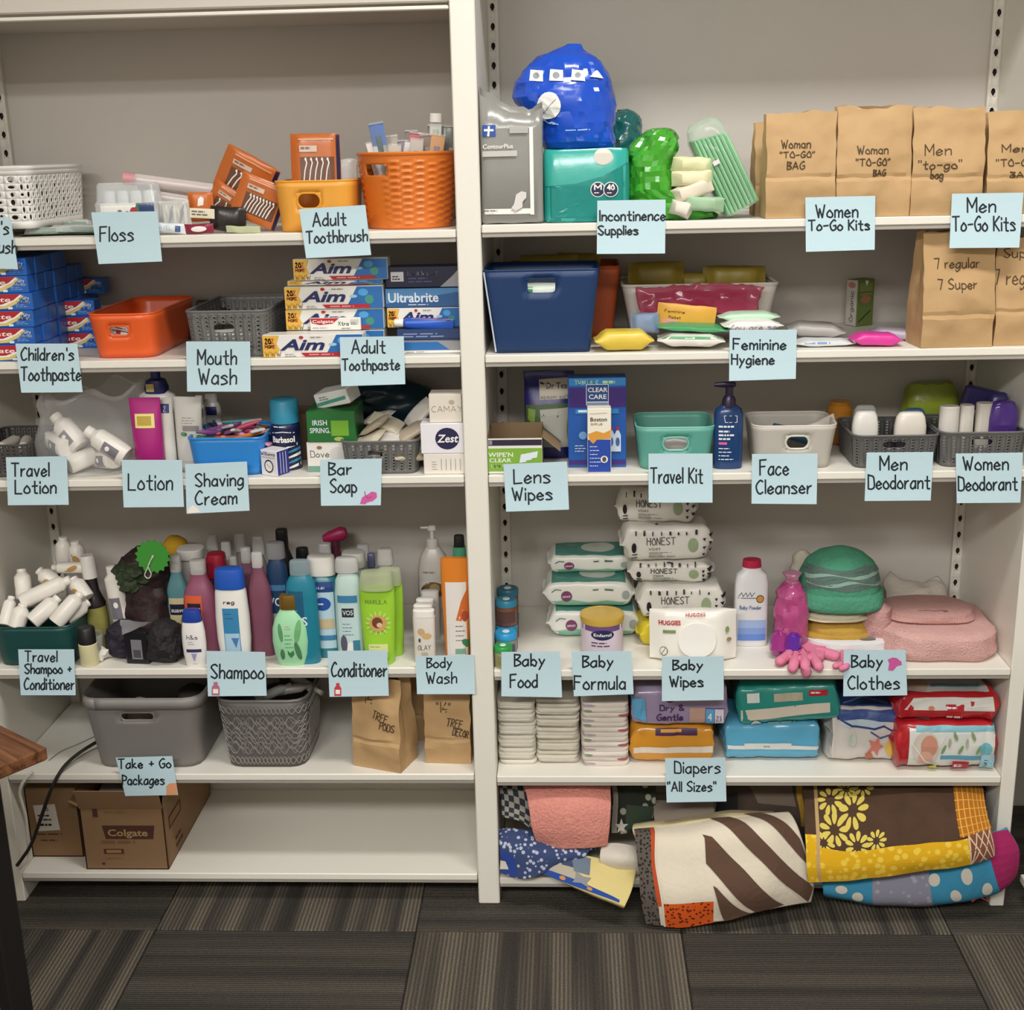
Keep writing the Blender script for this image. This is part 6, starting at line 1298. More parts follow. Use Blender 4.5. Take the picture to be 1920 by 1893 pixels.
flatpack('white packet with the words "You are so" behind the hygiene card', 1412, 622, .03, .125, .07, .022, mat('eceae4', .45), .04, 0, 4, lambda p, w, h: (p.hand('You are so', -w*.42, h*.2, h*.5, mat('8a5a8a'), .0012, fit=w*.8),))
flatpack('white and green striped packet under the "You are so" one', 1405, 606, .07, .13, .06, .02, mat('b8d8bc', .4, .2, 40), .02, 0, 5)
flatpack('silver grey packet behind the right edge of the hygiene card', 1535, 634, .07, .12, .09, .028, mat('a39f9b', .35, .25, 40), -.12, .06, 6)
flatpack('white packet with blue print flat at the shelf front', 1548, 652, .03, .125, .07, .014, mat('d4d6d6', .4, .2, 40), 0, 0, 7, lambda p, w, h: p.bars(-w*.35, w*.3, h*.5, 1, .01, mat('6f93c8'), .003))
flatpack('hot pink small packet at the shelf front', 1646, 650, .02, .105, .06, .026, mat('d8409a', .3, .25, 40), 0, .02, 8)
flatpack('clear and lilac packet behind the hot pink one', 1680, 640, .1, .1, .06, .022, mat('b0a2b4', .3, .2, 40), -.15, .06, 9)
# organic box far back
q = P(1612, 606, .35); md = box(.052, .036, .107, .001); o = solo('tampon_box', 'white and green carton standing alone at the back', 'box', md, mat('66783c', .5), (q.x, .36, z+.0006), (0, 0, .55))
p = fl(md); p.rect(-.02, .07, .02, .1, mat('7a8a4a')); p.poly([(-.004, .104), (.006, .104), (.001, .092)], WHT); p.ell(0, .062, .016, .01, mat('a8735c')); p.line([(-.02, .01), (.016, .035)], .002, BLK); p.line([(-.022, .078), (.022, .078)], .001, BLK); p.build(o, 'print')
p = Print(md, 'l', flat=True); p.rect(-.017, .001, .017, .106, mat('c4bfb8', .5)); p.ell(0, .094, .012, .007, mat('b07a6a')); p.hand('Organic', .006, .01, .012, BLK, .0014, fit=.07, rot=pi/2); p.build(o, 'side_print')
# tampon count bags
bagpx('brown paper bag marked "7 regular 7 Super" at the shelf front', 1722, 1858, 436, .004, z, .1, [('7 regular', 1752, 1838, 487, 505), ('7 Super', 1755, 1828, 525, 543)], 13, rz=.07, top=.35, crease=.3, pen=.0022, pinch=.12)
bagpx('brown paper bag with the count half out of the picture at the right', 1862, 1944, 450, .02, z, .09, [('7 Sup', 1864, 1926, 468, 485), ('7 reg', 1866, 1922, 507, 535)], 14, top=.4, crease=.32, pen=.0022)

# ================================================================== right bay, third shelf: lens wipes, kits, deodorant
z = ZR[2]
# lens wipe carton
X, w, h = st(914, 1016, 822, .012, z); t = T('wipes_carton', 'open white and lime carton of lens wipes beside the post', 'box', (X, .012+.055, z+.0006))
th = .0015; KR = mat('8d7658', .8); fr = slab(-w/2, w/2, -.055, -.055+th, 0, h)
A(t, 'front_wall', fr, mat('e4e2da', .45)); A(t, 'base', slab(-w/2, w/2, -.055, .055, 0, th), KR)
for a in (-w/2, w/2-th): A(t, 'side_wall', slab(a, a+th, -.055, .055, 0, h+.006), KR)
A(t, 'back_wall', slab(-w/2, w/2, .055-th, .055, 0, h+.012), KR); A(t, 'open_flap', slab(0, .05, -.05, .05, 0, th), KR, loc=(w/2, 0, h), rot=(0, .7, 0))
g = LP(X, .012, z); p = fl(fr); prect(p, g, 914, 824, 1014, 836, mat('2a2238')); prect(p, g, 914, 840, 1014, 884, mat('7fae3c')); pbold(p, g, "WIPE'N", 914, 960, 848, 857, WHT); pbold(p, g, 'CLEAR', 916, 957, 859, 867, WHT); phand(p, g, 'Lens Wipes', 920, 960, 870, 876, LBL, .0009)
for k in range(3): ppoly(p, g, [(972+k*10, 868-k*4), (985+k*10, 866-k*4), (987+k*10, 850-k*2), (975+k*10, 852-k*2)], LBL)
prect(p, g, 915, 826, 921, 834, mat('8a8a9a')); p.build(t, 'print')
# foam bath pouch
X, w, h = st(984, 1078, 702, .14, z); md = loft([(0, w*.44, .035, 3), (.01, w*.48, .04, 3), (h*.5, w*.5, .03, 3), (h*.86, w*.5, .012, 3.4), (h*.93, w*.5, .002, 5), (h, w*.5, .0018, 5)], 36, jit=.002, js=40)
o = solo('epsom_salt_pouch', 'indigo and white soaking salt pouch behind the blue solution box', 'pouch', md, mat('24226a', .35, .15, 40), (X, .18, z+.0006))
g = LP(X, .14, z); p = Print(md); ppoly(p, g, [(1010, 718), (1066, 714), (1066, 752), (1012, 754)], mat('c8bfae')); pbold(p, g, "Dr Teal's", 1024, 1074, 722, 734, mat('2a2838')); phand(p, g, 'epsom salt', 1014, 1066, 744, 752, mat('5a5044'), .001); ppoly(p, g, [(986, 764), (1070, 760), (1070, 828), (986, 806)], mat('3f5a2a')); ppoly(p, g, [(1012, 772), (1066, 768), (1066, 840), (1018, 840)], mat('b8b8ac')); ppoly(p, g, [(990, 770), (1004, 772), (1002, 800), (990, 790)], mat('7a9a3a')); p.build(o, 'print')
# contact solution boxes
o, md, w, h = cartonp('solution_box', 'tall blue and violet contact lens solution box', 'box', 1066, 1174, 709, .06, z, .055, mat('1d55a4', .35, coat=.2)); X, _, _ = st(1066, 1174, 709, .06, z); g = LP(X, .06, z); p = fl(md)
prect(p, g, 1067, 708, 1173, 724, mat('2f7fc0')); p.hand('TWIN PACK', g(1078, 721)[0], g(1078, 721)[1], .009, mat('b8d8a0'), .0012, fit=.05); p.bars(g(1130, 718)[0], g(1165, 718)[0], g(1130, 719)[1], 1, .01, mat('b8d8a0'), .006); prect(p, g, 1067, 726, 1173, 764, mat('3a1f74')); prect(p, g, 1099, 720, 1141, 760, LBL); prect(p, g, 1100, 721, 1140, 753, mat('1f4586')); pbold(p, g, 'CLEAR', 1102, 1139, 726, 735, WHT); pbold(p, g, 'CARE', 1104, 1137, 739, 748, WHT); prect(p, g, 1100, 754, 1140, 761, mat('8a94a8')); prect(p, g, 1079, 766, 1160, 776, mat('2f7fc0')); p.bars(g(1084, 773)[0], g(1155, 773)[0], g(1084, 773)[1], 1, .01, LBL, .005)
prect(p, g, 1067, 862, 1173, 871, mat('3a1f74')); 
for x in (1146, 1158): ppoly(p, g, [(x-6, 846), (x+6, 846), (x+6, 815), (x+2, 806), (x-2, 806), (x-6, 815)], mat('c8d4e4')); pell(p, g, x, 828, 4, 9, mat('3f5f9c')); pell(p, g, x, 803, 3, 4, RED)
pell(p, g, 1093, 816, 8, 8, mat('6f9fd0')); p.bars(g(1078, 836)[0], g(1104, 836)[0], g(1078, 836)[1], 3, .006, LBL, .0015); p.build(o, 'print')
o, md, w, h = cartonp('solution_box', 'slim cream and blue lens drops box at the shelf front', 'box', 1102, 1146, 766, .012, z, .035, mat('eae4d4', .4)); X, _, _ = st(1102, 1146, 766, .012, z); g = LP(X, .012, z); p = fl(md)
prect(p, g, 1102.5, 824, 1145, 885, mat('1f45a4')); ppoly(p, g, [(1102.5, 814), (1118, 808), (1132, 812), (1145, 806), (1145, 822), (1120, 824), (1112, 832), (1106, 826)], mat('d8983a')); pbold(p, g, 'Boston', 1107, 1138, 782, 790, BLK); p.hand('SIMPLUS', g(1108, 797)[0], g(1108, 797)[1], .004, mat('c0904a'), .0007, fit=.024); pline(p, g, [(1106, 776), (1138, 774)], .0008, mat('888888')); pell(p, g, 1133, 861, 7, 7, LBL); pell(p, g, 1133, 861, 4, 5, mat('6a4a2a')); p.bars(g(1106, 838)[0], g(1128, 838)[0], g(1106, 838)[1], 6, .0085, LBL, .0015); p.build(o, 'print')
# teal bin
t, X, w, h = handled_bin('storage_bin', 'small seafoam green bin with oval handle ring', 1193, 1340, 803, .025, z, .16, mat('5ea596', .4), .025, .86, (3, 9, 4, 7), rows=9, rim=.002, rimm=mat('7fbcae', .4))
solo('toiletry_pouch', 'grey clear pouch lying inside the seafoam bin', 'pouch', xf(loft([(-.045, .02, .02, 2.4), (0, .03, .026, 2.4), (.045, .02, .02, 2.4)], 22, 'x', .004, 50), (0, 0, .03)), mat('a09a94', .35, .3, 50), (X, .1, z+.004))
# blue face wash pump
t, md, w, h, d = bottle('dark blue face wash bottle with black pump', 1338, 1393, 762, .03, z, '1d3d6e', PR_RECT, None, .55, name='face_wash_bottle', rough=.2)
PU = mat('2a1f3c', .3); A(t, 'pump_collar', loft([(h*.97, w*.24, w*.22, 2), (h+.012, w*.23, w*.21, 2), (h+.02, w*.16, w*.15, 2)]), PU); A(t, 'pump_stem', loft([(h+.018, w*.13, w*.13, 2), (h+.04, w*.13, w*.13, 2)], 14), PU); A(t, 'pump_nozzle', xf(loft([(-.03, .004, .0035, 2.4), (-.01, .0065, .005, 2.4), (.012, .0065, .005, 2.4), (.016, .004, .004, 2.4)], 14, 'x'), (-.002, 0, h+.044)), PU)
X, _, _ = st(1338, 1393, 762, .03, z); g = LP(X, .03, z); p = Print(md); pell(p, g, 1370, 786, 13, 8, mat('16305c')); pline(p, g, [(1358, 780), (1360, 792), (1382, 792), (1382, 780), (1358, 780)], .0012, LBL)
for k, y in enumerate((802, 811, 818, 825)): p.bars(g(1348, y)[0], g(1378, y)[0], g(1348, y)[1], 1, .01, LBL, .004, k)
prect(p, g, 1348, 829, 1363, 834, mat('d85a9a')); p.bars(g(1348, 842)[0], g(1378, 842)[0], g(1348, 842)[1], 4, .008, LBL, .002); p.build(t, 'label_print')
# light grey bin
t, X, w, h = handled_bin('storage_bin', 'small light grey bin with oval handle ring', 1410, 1568, 800, .025, z, .15, mat('bdb7ae', .45), .025, .86, (4, 9, 4, 7), rows=9, rim=.002, rimm=mat('d8d2c8', .4))
for k, (px, py, a, c, l) in enumerate([(1505, 800, .4, '2f5a74', 'teal blue tube lying in the light grey bin'), (1550, 792, -.5, 'd8d0c6', 'white tube sticking out of the light grey bin corner'), (1475, 812, .1, 'cfc9c0', 'white tube lying low in the light grey bin')]):
    q = P(px, py, .1); solo('cleanser_tube', l, 'tube', loft([(-.05, .014, .014, 2), (.0, .015, .011, 2.2), (.045, .017, .002, 3)], 18, 'x'), mat(c, .4), (q.x-.02, .08+.02*k, q.z-.012), (0, a*.6, .3*k))
solo('supplement_bottle', 'amber orange jar standing behind the light grey bin', 'jar', loft([(0, .026, .026, 2), (.004, .03, .03, 2), (.08, .03, .03, 2), (.09, .022, .022, 2), (P(1578, 757, .24).z-z, .024, .024, 2)], 26), mat('b8792a', .3), (P(1578, 800, .24).x, .27, z+.0006))
# deodorant baskets
t, X, w, h = greybasket('grey perforated basket with two white deodorant sticks', 1598, 1760, 818, .02, z, .19, mat('5f5e5d', .5), slot=(4, 9, 7, 9), rows=11)
def deo(label, px0, px1, yt, Y, c, zz, capm=None, grp='deodorant sticks', base='3a3a3e', name='deodorant_stick'):
    X, w, h = st(px0, px1, yt, Y, zz); t = T(name, label, 'deodorant', (X, Y+.016, zz), group=grp)
    A(t, 'base', loft([(0, w*.44, .013, 2.8), (h*.45, w*.47, .015, 2.8)]), mat(base, .4))
    A(t, 'cap', loft([(h*.45, w*.5, .017, 3), (h*.7, w*.495, .0165, 3), (h*.9, w*.44, .014, 2.6), (h*.98, w*.36, .01, 2.4), (h, w*.26, .006, 2.2)]), capm or mat(c, .3)); return t, w, h
deo('white dome-topped deodorant stick at the left in its grey basket', 1597, 1646, 772, .06, 'dad7d0', z+.008)
deo('white flat-domed deodorant stick at the right in its grey basket', 1676, 1736, 774, .055, 'd8d2c6', z+.008)
deo('blue-topped deodorant peeking behind the right white stick', 1690, 1735, 768, .11, '3f6f9c', z+.008)
deo('clear-capped deodorant behind the left white stick', 1598, 1644, 762, .1, 'aaaaaa', z+.008, clear('d0d0d0', .5, .15))
t, X, w, h = greybasket('grey perforated basket of white and purple deodorants at the right', 1768, 1928, 812, .022, z, .19, mat('646260', .5), slot=(4, 9, 7, 9), rows=11)
for k, (a, b, yt, Y, c, l) in enumerate([(1748, 1786, 764, .06, 'd5d0c8', 'white cylinder deodorant with squiggle print in the right basket'), (1786, 1813, 762, .065, 'cfc9c0', 'narrow white cylinder deodorant in the right basket'), (1816, 1850, 758, .07, 'c4beb4', 'off-white deodorant beside the purple one')]):
    X, w, h = st(a+12, b+12, yt, Y, z+.01); bm = loft([(0, w*.48, .017, 2.2), (h*.98, w*.48, .017, 2.2), (h, w*.44, .015, 2.2)]); o = solo('deodorant_stick', l, 'deodorant', bm, mat(c, .4), (X, Y+.02, z+.01), group='deodorant sticks')
    if k == 0: p = Print(bm); p.hand('mmm', -w*.3, h*.4, h*.12, BLK, .0012, fit=w*.6); p.build(o, 'print')
t, w, h = deo('translucent purple deodorant with white label in the right basket', 1852, 1906, 754, .06, '4a2f7a', z+.01, clear('4a2f7a', .8, .12), base='2a1f3a')
deo('deep violet deodorant behind the purple one', 1856, 1896, 738, .12, '2f2660', z+.01, base='241d3c')
solo('deodorant_pack', 'dark violet pack lying tilted at the back of the right basket', 'deodorant', box(.085, .03, .05, .006), mat('2a2350', .4), (P(1838, 756, .18).x, .19, P(1838, 770, .18).z), (0, .25, 0))
X, w, h = st(1700, 1800, 727, .28, z); o = solo('pouf_pack', 'lime yellow translucent pack standing at the back behind the baskets', 'pack', loft([(0, w*.46, .035, 3), (h*.5, w*.5, .04, 3), (h*.85, w*.48, .038, 2.6), (h, w*.4, .025, 2.4)], 36, jit=.006, js=60), mat('9aa83a', .25, .4, 60), (X, .33, z+.001))

# ================================================================== right bay, fourth shelf: baby things
z = ZR[3]
def jar(label, X, Y, zz, r, h, lid, body, n2=None):
    t = T('food_jar', label, 'jar', (X, Y, zz), group='baby food jars')
    b = loft([(0, r*.9, r*.9, 2), (.003, r*.97, r*.97, 2), (h*.68, r*.97, r*.97, 2), (h*.76, r*.9, r*.9, 2)]); A(t, 'jar_body', b, mat(body, .3))
    A(t, 'lid', loft([(h*.75, r*1.0, r*1.0, 2), (h*.95, r*1.0, r*1.0, 2), (h, r*.92, r*.92, 2)]), mat(lid, .35))
    A(t, 'lid_button', loft([(h, r*.35, r*.35, 2), (h+.0012, r*.3, r*.3, 2)], 18), mat('d8e4e8', .4))
    if n2: p = Print(b); p.rect(-r*.8, h*.15, r*.8, h*.6, mat(n2, .4)); p.build(t, 'label_print')
r = .0255; hj = .062; xj = P(946, 1220, .1).x
for k, (Y, n, lid, l) in enumerate([(.175, 2, '2f6f84', 'rear'), (.1, 2, '2f7f9c', 'middle')]):
    for q in range(n): jar('teal-lidded baby food jar, %s of the %s pair by the post' % (['lower', 'upper'][q], l), xj, Y+r, z+.0006+q*(hj+.001), r, hj, lid, '7a4a34', ['2a3450', 'a85a34'][k] if q == 0 else ['7a4a34', '5a3a34'][k])
jar('bright blue lidded baby food jar in front of the stacked pairs', P(947, 1230, .055).x, .055+r, z+.0006, r, hj, '2f9ad0', '8a8a84', '4a5a6a')
jar('green-lidded baby food jar at the shelf front behind the card', P(936, 1250, .0).x, .004+.022, z+.0006, .021, .05, '2f9a4a', '9a9670', '8a8a5a')
# wipes packs
def softpack(name, label, cat, X, Y, zz, w, d, h, m, group=None, rot=(0, 0, 0), seed=0, jit=.0022, n=4.5, fin=.05, er=.07):
    """plump flow-wrapped pack lying flat, crimped ends left and right; front at Y"""
    S = []
    for k in range(27):
        u = .5-.5*cos(pi*k/26); e = min(u, 1-u); f = min(1, max(.0, (e-fin*.6)/er))**.4
        S.append((-w/2+w*u, max(.002, h/2*(f if e > fin*.6 else 0)), d/2*(.86+.14*f), n if f > .2 else 6))
    V, F, M_ = loft([(s[0], s[2], s[1], s[3]) for s in S], 32)
    md = ([(q, x, y+h/2) for x, y, q in V], F, M_)
    W = []
    for v in md[0]:
        p = Vector(v); o = Vector((seed*5.1, seed, 0)); e = abs(p.x)/(w/2); k = jit*(1+1.6*max(0, e-.6)/.4)
        W.append(tuple(p+k*Vector(noise.noise_vector(p*26+o))+k*.5*Vector(noise.noise_vector(p*60+o))))
    lo = min(q[2] for q in W); W = [(a, b, c-lo) for a, b, c in W]
    md = (W, F, M_)
    return solo(name, label, cat, md, m, (X, Y+d/2, zz), rot, group), md
WP_ = mat('e4e4dc', .3, .12, 40); PT = mat('4f8f82', .35, .1, 40)
def pcwipe(label, x0, x1, ytop, ybot, Y, zz, seed):
    a, b = P(x0, ybot, Y).x, P(x1, ybot, Y).x; w = b-a; h = P(x0, ytop, Y).z-P(x0, ybot, Y).z; X = (a+b)/2
    o, md = softpack('wipes_pack', label, 'wipes pack', X, Y, zz, w, .115, h, WP_, 'teal and white wipes packs', seed=seed)
    p = Print(md, lift=.0013, step=.004); p.poly([(-w*.44, h*.1), (w*.44, h*.1), (w*.44, h*.22), (w*.2, h*.3), (0, h*.2), (-w*.2, h*.34), (-w*.44, h*.24)], mat('7fb89a')); p.ell(-w*.24, h*.46, w*.06, h*.2, mat('7a3a64')); p.hand('parent', -w*.28, h*.42, h*.1, WHT, .0008, fit=w*.08); p.ell(w*.4, h*.5, w*.04, h*.16, mat('9aa8a4')); p.line([(-w*.4, h*.62), (-w*.36, h*.72), (-w*.3, h*.7)], .002, mat('3f6f62')); p.line([(w*.05, h*.7), (w*.1, h*.72)], .003, mat('4a6a62')); p.line([(w*.18, h*.72), (w*.26, h*.7)], .004, mat('4a6a62')); p.build(o, 'print')
    q = Print(md, 't', lift=.0013, step=.005); q.rect(-w*.4, -.05, w*.4, .052, PT); q.ell(w*.1, 0, w*.2, .036, mat('cfd4cc', .35)); q.ell(-w*.22, .012, w*.06, .012, mat('6f9f98')); q.build(o, 'top_print'); return h
h1 = pcwipe('teal and white wipes pack at the bottom, behind the formula can', 1025, 1205, 1145, 1197, .19, z+.0005, 1)
h2 = pcwipe('teal and white wipes pack in the middle with plum heart mark', 1018, 1190, 1098, 1147, .195, z+h1+.001, 2)
h3 = pcwipe('teal and white wipes pack on top, set back, oval lid showing', 1026, 1186, 1066, 1100, .245, z+h1+h2+.002, 3)
# formula can
Y = .062; X, w, h = st(1089, 1171, 1163, Y, z); r = w/2; t = T('formula_can', 'short formula can with gold lid and navy oval label', 'can', (X, Y+r, z+.0006))
b = loft([(0, r*.95, r*.95, 2), (.003, r*.98, r*.98, 2), (h*.82, r*.98, r*.98, 2), (h*.86, r*.96, r*.96, 2)], 40); A(t, 'can_body', b, mat('d8c8d6', .4)); A(t, 'lid', loft([(h*.82, r, r, 2), (h*.94, r*1.03, r*1.03, 2), (h*.98, r*1.02, r*1.02, 2), (h*.985, r*.94, r*.94, 2), (h*.965, r*.9, r*.9, 2)], 40), mat('c9a544', .3))
p = Print(b); p.rect(-r*.9, h*.68, r*.9, h*.82, mat('6a4a80')); p.ell(0, h*.6, r*.52, h*.13, mat('1c1f4c')); p.bold('Enfamil', -r*.4, h*.565, h*.08, WHT, fit=r*.8); p.bars(-r*.5, r*.55, h*.38, 2, h*.08, mat('4a3a5a'), .003); p.build(t, 'label_print')
# white patterned wipes stack
Y = .15
def honest(label, x0, x1, ytop, ybot, zz, seed, Y=.15, rz=0, first=False):
    a, b = P(x0, ybot, Y).x, P(x1, ybot, Y).x; w = b-a; h = P(x0, ytop, Y).z-P(x0, ybot, Y).z
    o, md = softpack('wipes_pack', label, 'wipes pack', (a+b)/2, Y, zz, w, .11, h, mat('dcd9d0', .35, .15, 40), 'white patterned wipes packs', (0, 0, rz), seed, .0032)
    p = Print(md, lift=.0013, step=.004); rn = random.Random(seed)
    p.hand('HONEST', -w*.22, h*.52, h*.2, mat('2f2d2a'), .0018, fit=w*.3); p.hand('wipes', -w*.2, h*.38, h*.1, mat('6a6860'), .0008, fit=w*.12); p.rect(-w*.2, h*.16, -w*.06, h*.32, mat('aeb0a4')); p.bars(-w*.2, w*.16, h*.3, 2, h*.1, mat('8a887e'), .0015); p.ell(w*.27, h*.5, w*.055, h*.2, mat('93a37f')); p.ell(-w*.36, h*.45, w*.025, h*.14, BLK)
    for k in range(3): p.line([(-w*.38, h*(.1+.08*k)), (-w*.33, h*(.12+.08*k))], .002, BLK)
    for k in range(6):
        u, v = w*(.38+.06*(k % 2)), h*(.25+.1*k); p.poly([(u-.004, v+.003), (u+.004, v+.004), (u, v-.004)], BLK)
    for k in range(8):
        u = w*(-.35+.09*k); p.rect(u, h*.8, u+.002+.004*rn.random(), h*.86+.06*h*rn.random(), BLK)
    p.ell(w*.02, h*.08, w*.025, h*.06, BLK); p.build(o, 'print')
    q = Print(md, 't', lift=.0013, step=.005); q.ell(w*.02, 0, w*.28, .036, mat('c9c6be', .35)); q.build(o, 'top_print'); return h
zz = z+.0005
hy, mdy = softpack('wipes_pack', 'bright yellow wrapped wipes pack under the white stack', 'wipes pack', P(1270, 1200, .15).x, .14, zz, .2, .11, .06, mat('d8c428', .3, .3, 40), None, (0, 0, .1), 9, .004); zz += .061
hs = [(1192, 1362, 1090, 1153, 'lowest'), (1176, 1338, 1052, 1092, 'second up'), (1162, 1338, 988, 1054, 'third up, shifted right'), (1155, 1312, 926, 990, 'topmost')]
for k, (a, b, c, d, l) in enumerate(hs): zz += honest('white wipes pack with black shapes, %s of the tall stack' % l, a, b, c, d, zz, 11+k, .14+.012*(k % 2)+.01*k, [.02, -.05, .04, -.12][k])+.0005
# upright white pack with flip lid
Y = .03; a, b = P(1224, 1238, Y).x, P(1378, 1238, Y).x; w = b-a; h = P(1300, 1155, Y).z-z; X = (a+b)/2
md = pouch(w*1.06, h, .055, .0025, 31, .03, 5, 20); o = solo('wipes_pack', 'white flip-lid wipes pack standing upright at the shelf front', 'wipes pack', md, mat('ece8df', .3, .12, 40), (X, Y+.03, z+.001), (-.14, 0, 0))
p = Print(md, lift=.0013, step=.004); p.ell(w*.04, h*.42, w*.24, h*.36, mat('f2efe8', .3)); p.bold('HUGGIES', -w*.42, h*.72, h*.09, RED, fit=w*.26, off=.03); p.bold('HUGGIES', -w*.06, h*.38, h*.08, RED, fit=w*.22, off=.02); p.rect(-w*.37, h*.56, -w*.22, h*.62, mat('7a8a5a')); p.ell(-w*.36, h*.2, w*.045, h*.09, mat('6a6a64')); p.ell(-w*.36, h*.2, w*.038, h*.075, mat('e6e2d8')); p.line([(-w*.38, h*.15), (-w*.34, h*.26)], .0015, mat('6a6a64'))
p.ell(w*.4, h*.62, w*.025, h*.06, mat('7f9f5a')); p.ell(w*.42, h*.42, w*.03, h*.04, mat('9a8a5a')); p.bold('HUGGIES', -w*.1, h*.88, h*.06, RED, fit=w*.24); p.build(o, 'print')
A(o, 'flip_lid', xf(loft([(0, w*.23, h*.34, 2.2), (.004, w*.22, h*.33, 2.2)], 30, 'y'), (w*.04, -.034, h*.42)), mat('f0ede6', .3))
# baby powder
Y = .13; X, w, h = st(1375, 1441, 1066, Y, z); t = T('powder_bottle', 'white baby powder bottle with crimson cap', 'bottle', (X, Y+w*.3, z+.0006)); d = w*.56
b = loft([(0, w*.46, d*.46, 4), (.004, w*.49, d*.5, 4), (h*.8, w*.47, d*.48, 4), (h*.9, w*.42, d*.42, 3), (h*.95, w*.28, d*.34, 2.4), (h*.99, w*.25, d*.34, 2)], 36); A(t, 'bottle_body', b, mat('e4e4e6', .35)); A(t, 'cap', loft([(h*.985, w*.27, d*.38, 2), (h*1.04, w*.26, d*.37, 2), (h*1.075, w*.25, d*.36, 2), (h*1.08, w*.2, d*.3, 2)]), mat('b82248', .35))
p = Print(b); p.line([(-w*.38+w*.04*k, h*(.665+.025*((k*7) % 3-1))) for k in range(12)], .0014, mat('33384a')); p.line([(-w*.4, h*.62), (w*.1, h*.62)], .0015, mat('33384a')); p.ell(w*.22, h*.61, w*.11, h*.05, mat('3a2c20')); p.ell(w*.22, h*.61, w*.09, h*.04, mat('cf9440')); p.hand('Baby Powder', -w*.34, h*.48, h*.045, mat('4a5a9a'), .0012, fit=w*.6)
for k, (c, v0, v1) in enumerate([('9db4dc', .2, .34), ('7f9cd4', .14, .24), ('6386cc', .08, .16)]): p.rect(-w*.38, h*v0, w*.4, h*v1, mat(c, .4))
p.build(t, 'label_print')
# pink bottle, purple block, tag
Y = .085; X, w, h = st(1456, 1516, 1098, Y, z)
t = T('gift_bag', 'crinkled translucent pink gift bag gathered at the top', 'bag', (X, Y+.04, z+.0006))
A(t, 'bag_body', crumple([(0, w*.44, .034, 3), (.006, w*.5, .038, 3), (h*.35, w*.49, .038, 2.8), (h*.6, w*.5, .038, 2.6), (h*.8, w*.44, .034, 2.4), (h*.93, w*.28, .022, 2.2), (h*.97, w*.2, .016, 2)], 44, 26, .0045, 36, 14), mat('b0487e', .18, .3, 60, coat=.5), smooth=14)
A(t, 'gathered_top', crumple([(h*.95, w*.18, .014, 2), (h*1.0, w*.14, .012, 2), (h*1.08, w*.24, .016, 2), (h*1.1, w*.26, .016, 2)], 30, 10, .004, 60, 15), clear('d890b4', .5, .12), smooth=14)
q = P(1475, 1205, .04); t = T('toy_block', 'glossy magenta and violet soft pack leaning on the pink bottle', 'toy', (q.x, .06, z+.002), (-.35, .2, .1)); A(t, 'pink_half', xf(box(.036, .034, .058, .011), (-.018, 0, 0)), mat('962a7c', .15, coat=.5)); A(t, 'violet_half', xf(box(.036, .034, .058, .011), (.0165, 0, 0)), mat('5a2396', .15, coat=.5))
q = PZ(1460, 1210, z); solo('price_tag', 'white swing tag with black symbol lying beside the pink glove', 'tag', box(.045, .026, .0012, .0005), mat('e6dcd6', .6), (q.x, q.y, z+.001), (0, 0, .5))
# pink gloves hanging over the edge
GL = mat('dd7f9e', .85, .5, 150)
def gat(px, py, up=.008):
    q = PZ(px, py, z+up); return q if q.y > -.009 else P(px, py, -.011)
def glove(label, palm, fingers, up=.011, r=.0118):
    """knitted glove lying on the shelf with its fingers drooping over the front edge"""
    c = gat(*palm[0], up); t = T('knit_glove', label, 'glove', c, group='pink gloves'); loc = lambda px, py: gat(px, py, up)-c
    net = [[loc(*q) for q in row] for row in palm[1]]; md, f, uv = patch(net, 14, 12, .0015, 60); A(t, 'palm', md, GL, solid=.017, smooth=70)
    for path in fingers:
        pts = spline([loc(*q) for q in path], 5); n = len(pts); V, F, M_ = tube(pts+[pts[-1]+(pts[-1]-pts[-2]).normalized()*r*.5, pts[-1]+(pts[-1]-pts[-2]).normalized()*r*.85], r, 10)
        for q in range(10):
            for k, s in ((n, .8), (n+1, .35)):
                cc = sum((Vector(V[k*10+i_]) for i_ in range(10)), Vector())/10; V[k*10+q] = tuple(cc+(Vector(V[k*10+q])-cc)*s)
        A(t, 'finger', (V, F, M_), GL, smooth=60)
    return t
t = glove('pink knitted glove with fingers drooping over the shelf edge', ((1512, 1215), [[(1498, 1184), (1507, 1182), (1520, 1184)], [(1488, 1202), (1508, 1200), (1534, 1204)], [(1480, 1222), (1512, 1222), (1556, 1220)], [(1488, 1238), (1516, 1242), (1552, 1234)]]),
          [[(1496, 1222), (1480, 1234), (1470, 1241)], [(1500, 1230), (1497, 1244), (1494, 1254)], [(1515, 1232), (1518, 1248), (1520, 1262)], [(1530, 1228), (1538, 1242), (1543, 1251)], [(1540, 1222), (1558, 1226), (1574, 1230)]])
A(t, 'stitched_motif', tube([gat(x, y, .021)-t.location for x, y in ((1492, 1229), (1500, 1218), (1506, 1224), (1513, 1214), (1520, 1222), (1536, 1223), (1515, 1227), (1494, 1230))], .001, 5), mat('b83a6a', .8))
glove('second pink glove folded beneath, tips showing beside the clothes card', ((1580, 1236), [[(1576, 1224), (1588, 1224), (1600, 1224)], [(1576, 1234), (1588, 1234), (1600, 1234)], [(1578, 1244), (1588, 1244), (1600, 1244)]]), [[(1584, 1241), (1576, 1246), (1566, 1249)], [(1592, 1242), (1586, 1250), (1578, 1254)]], .009, .007)
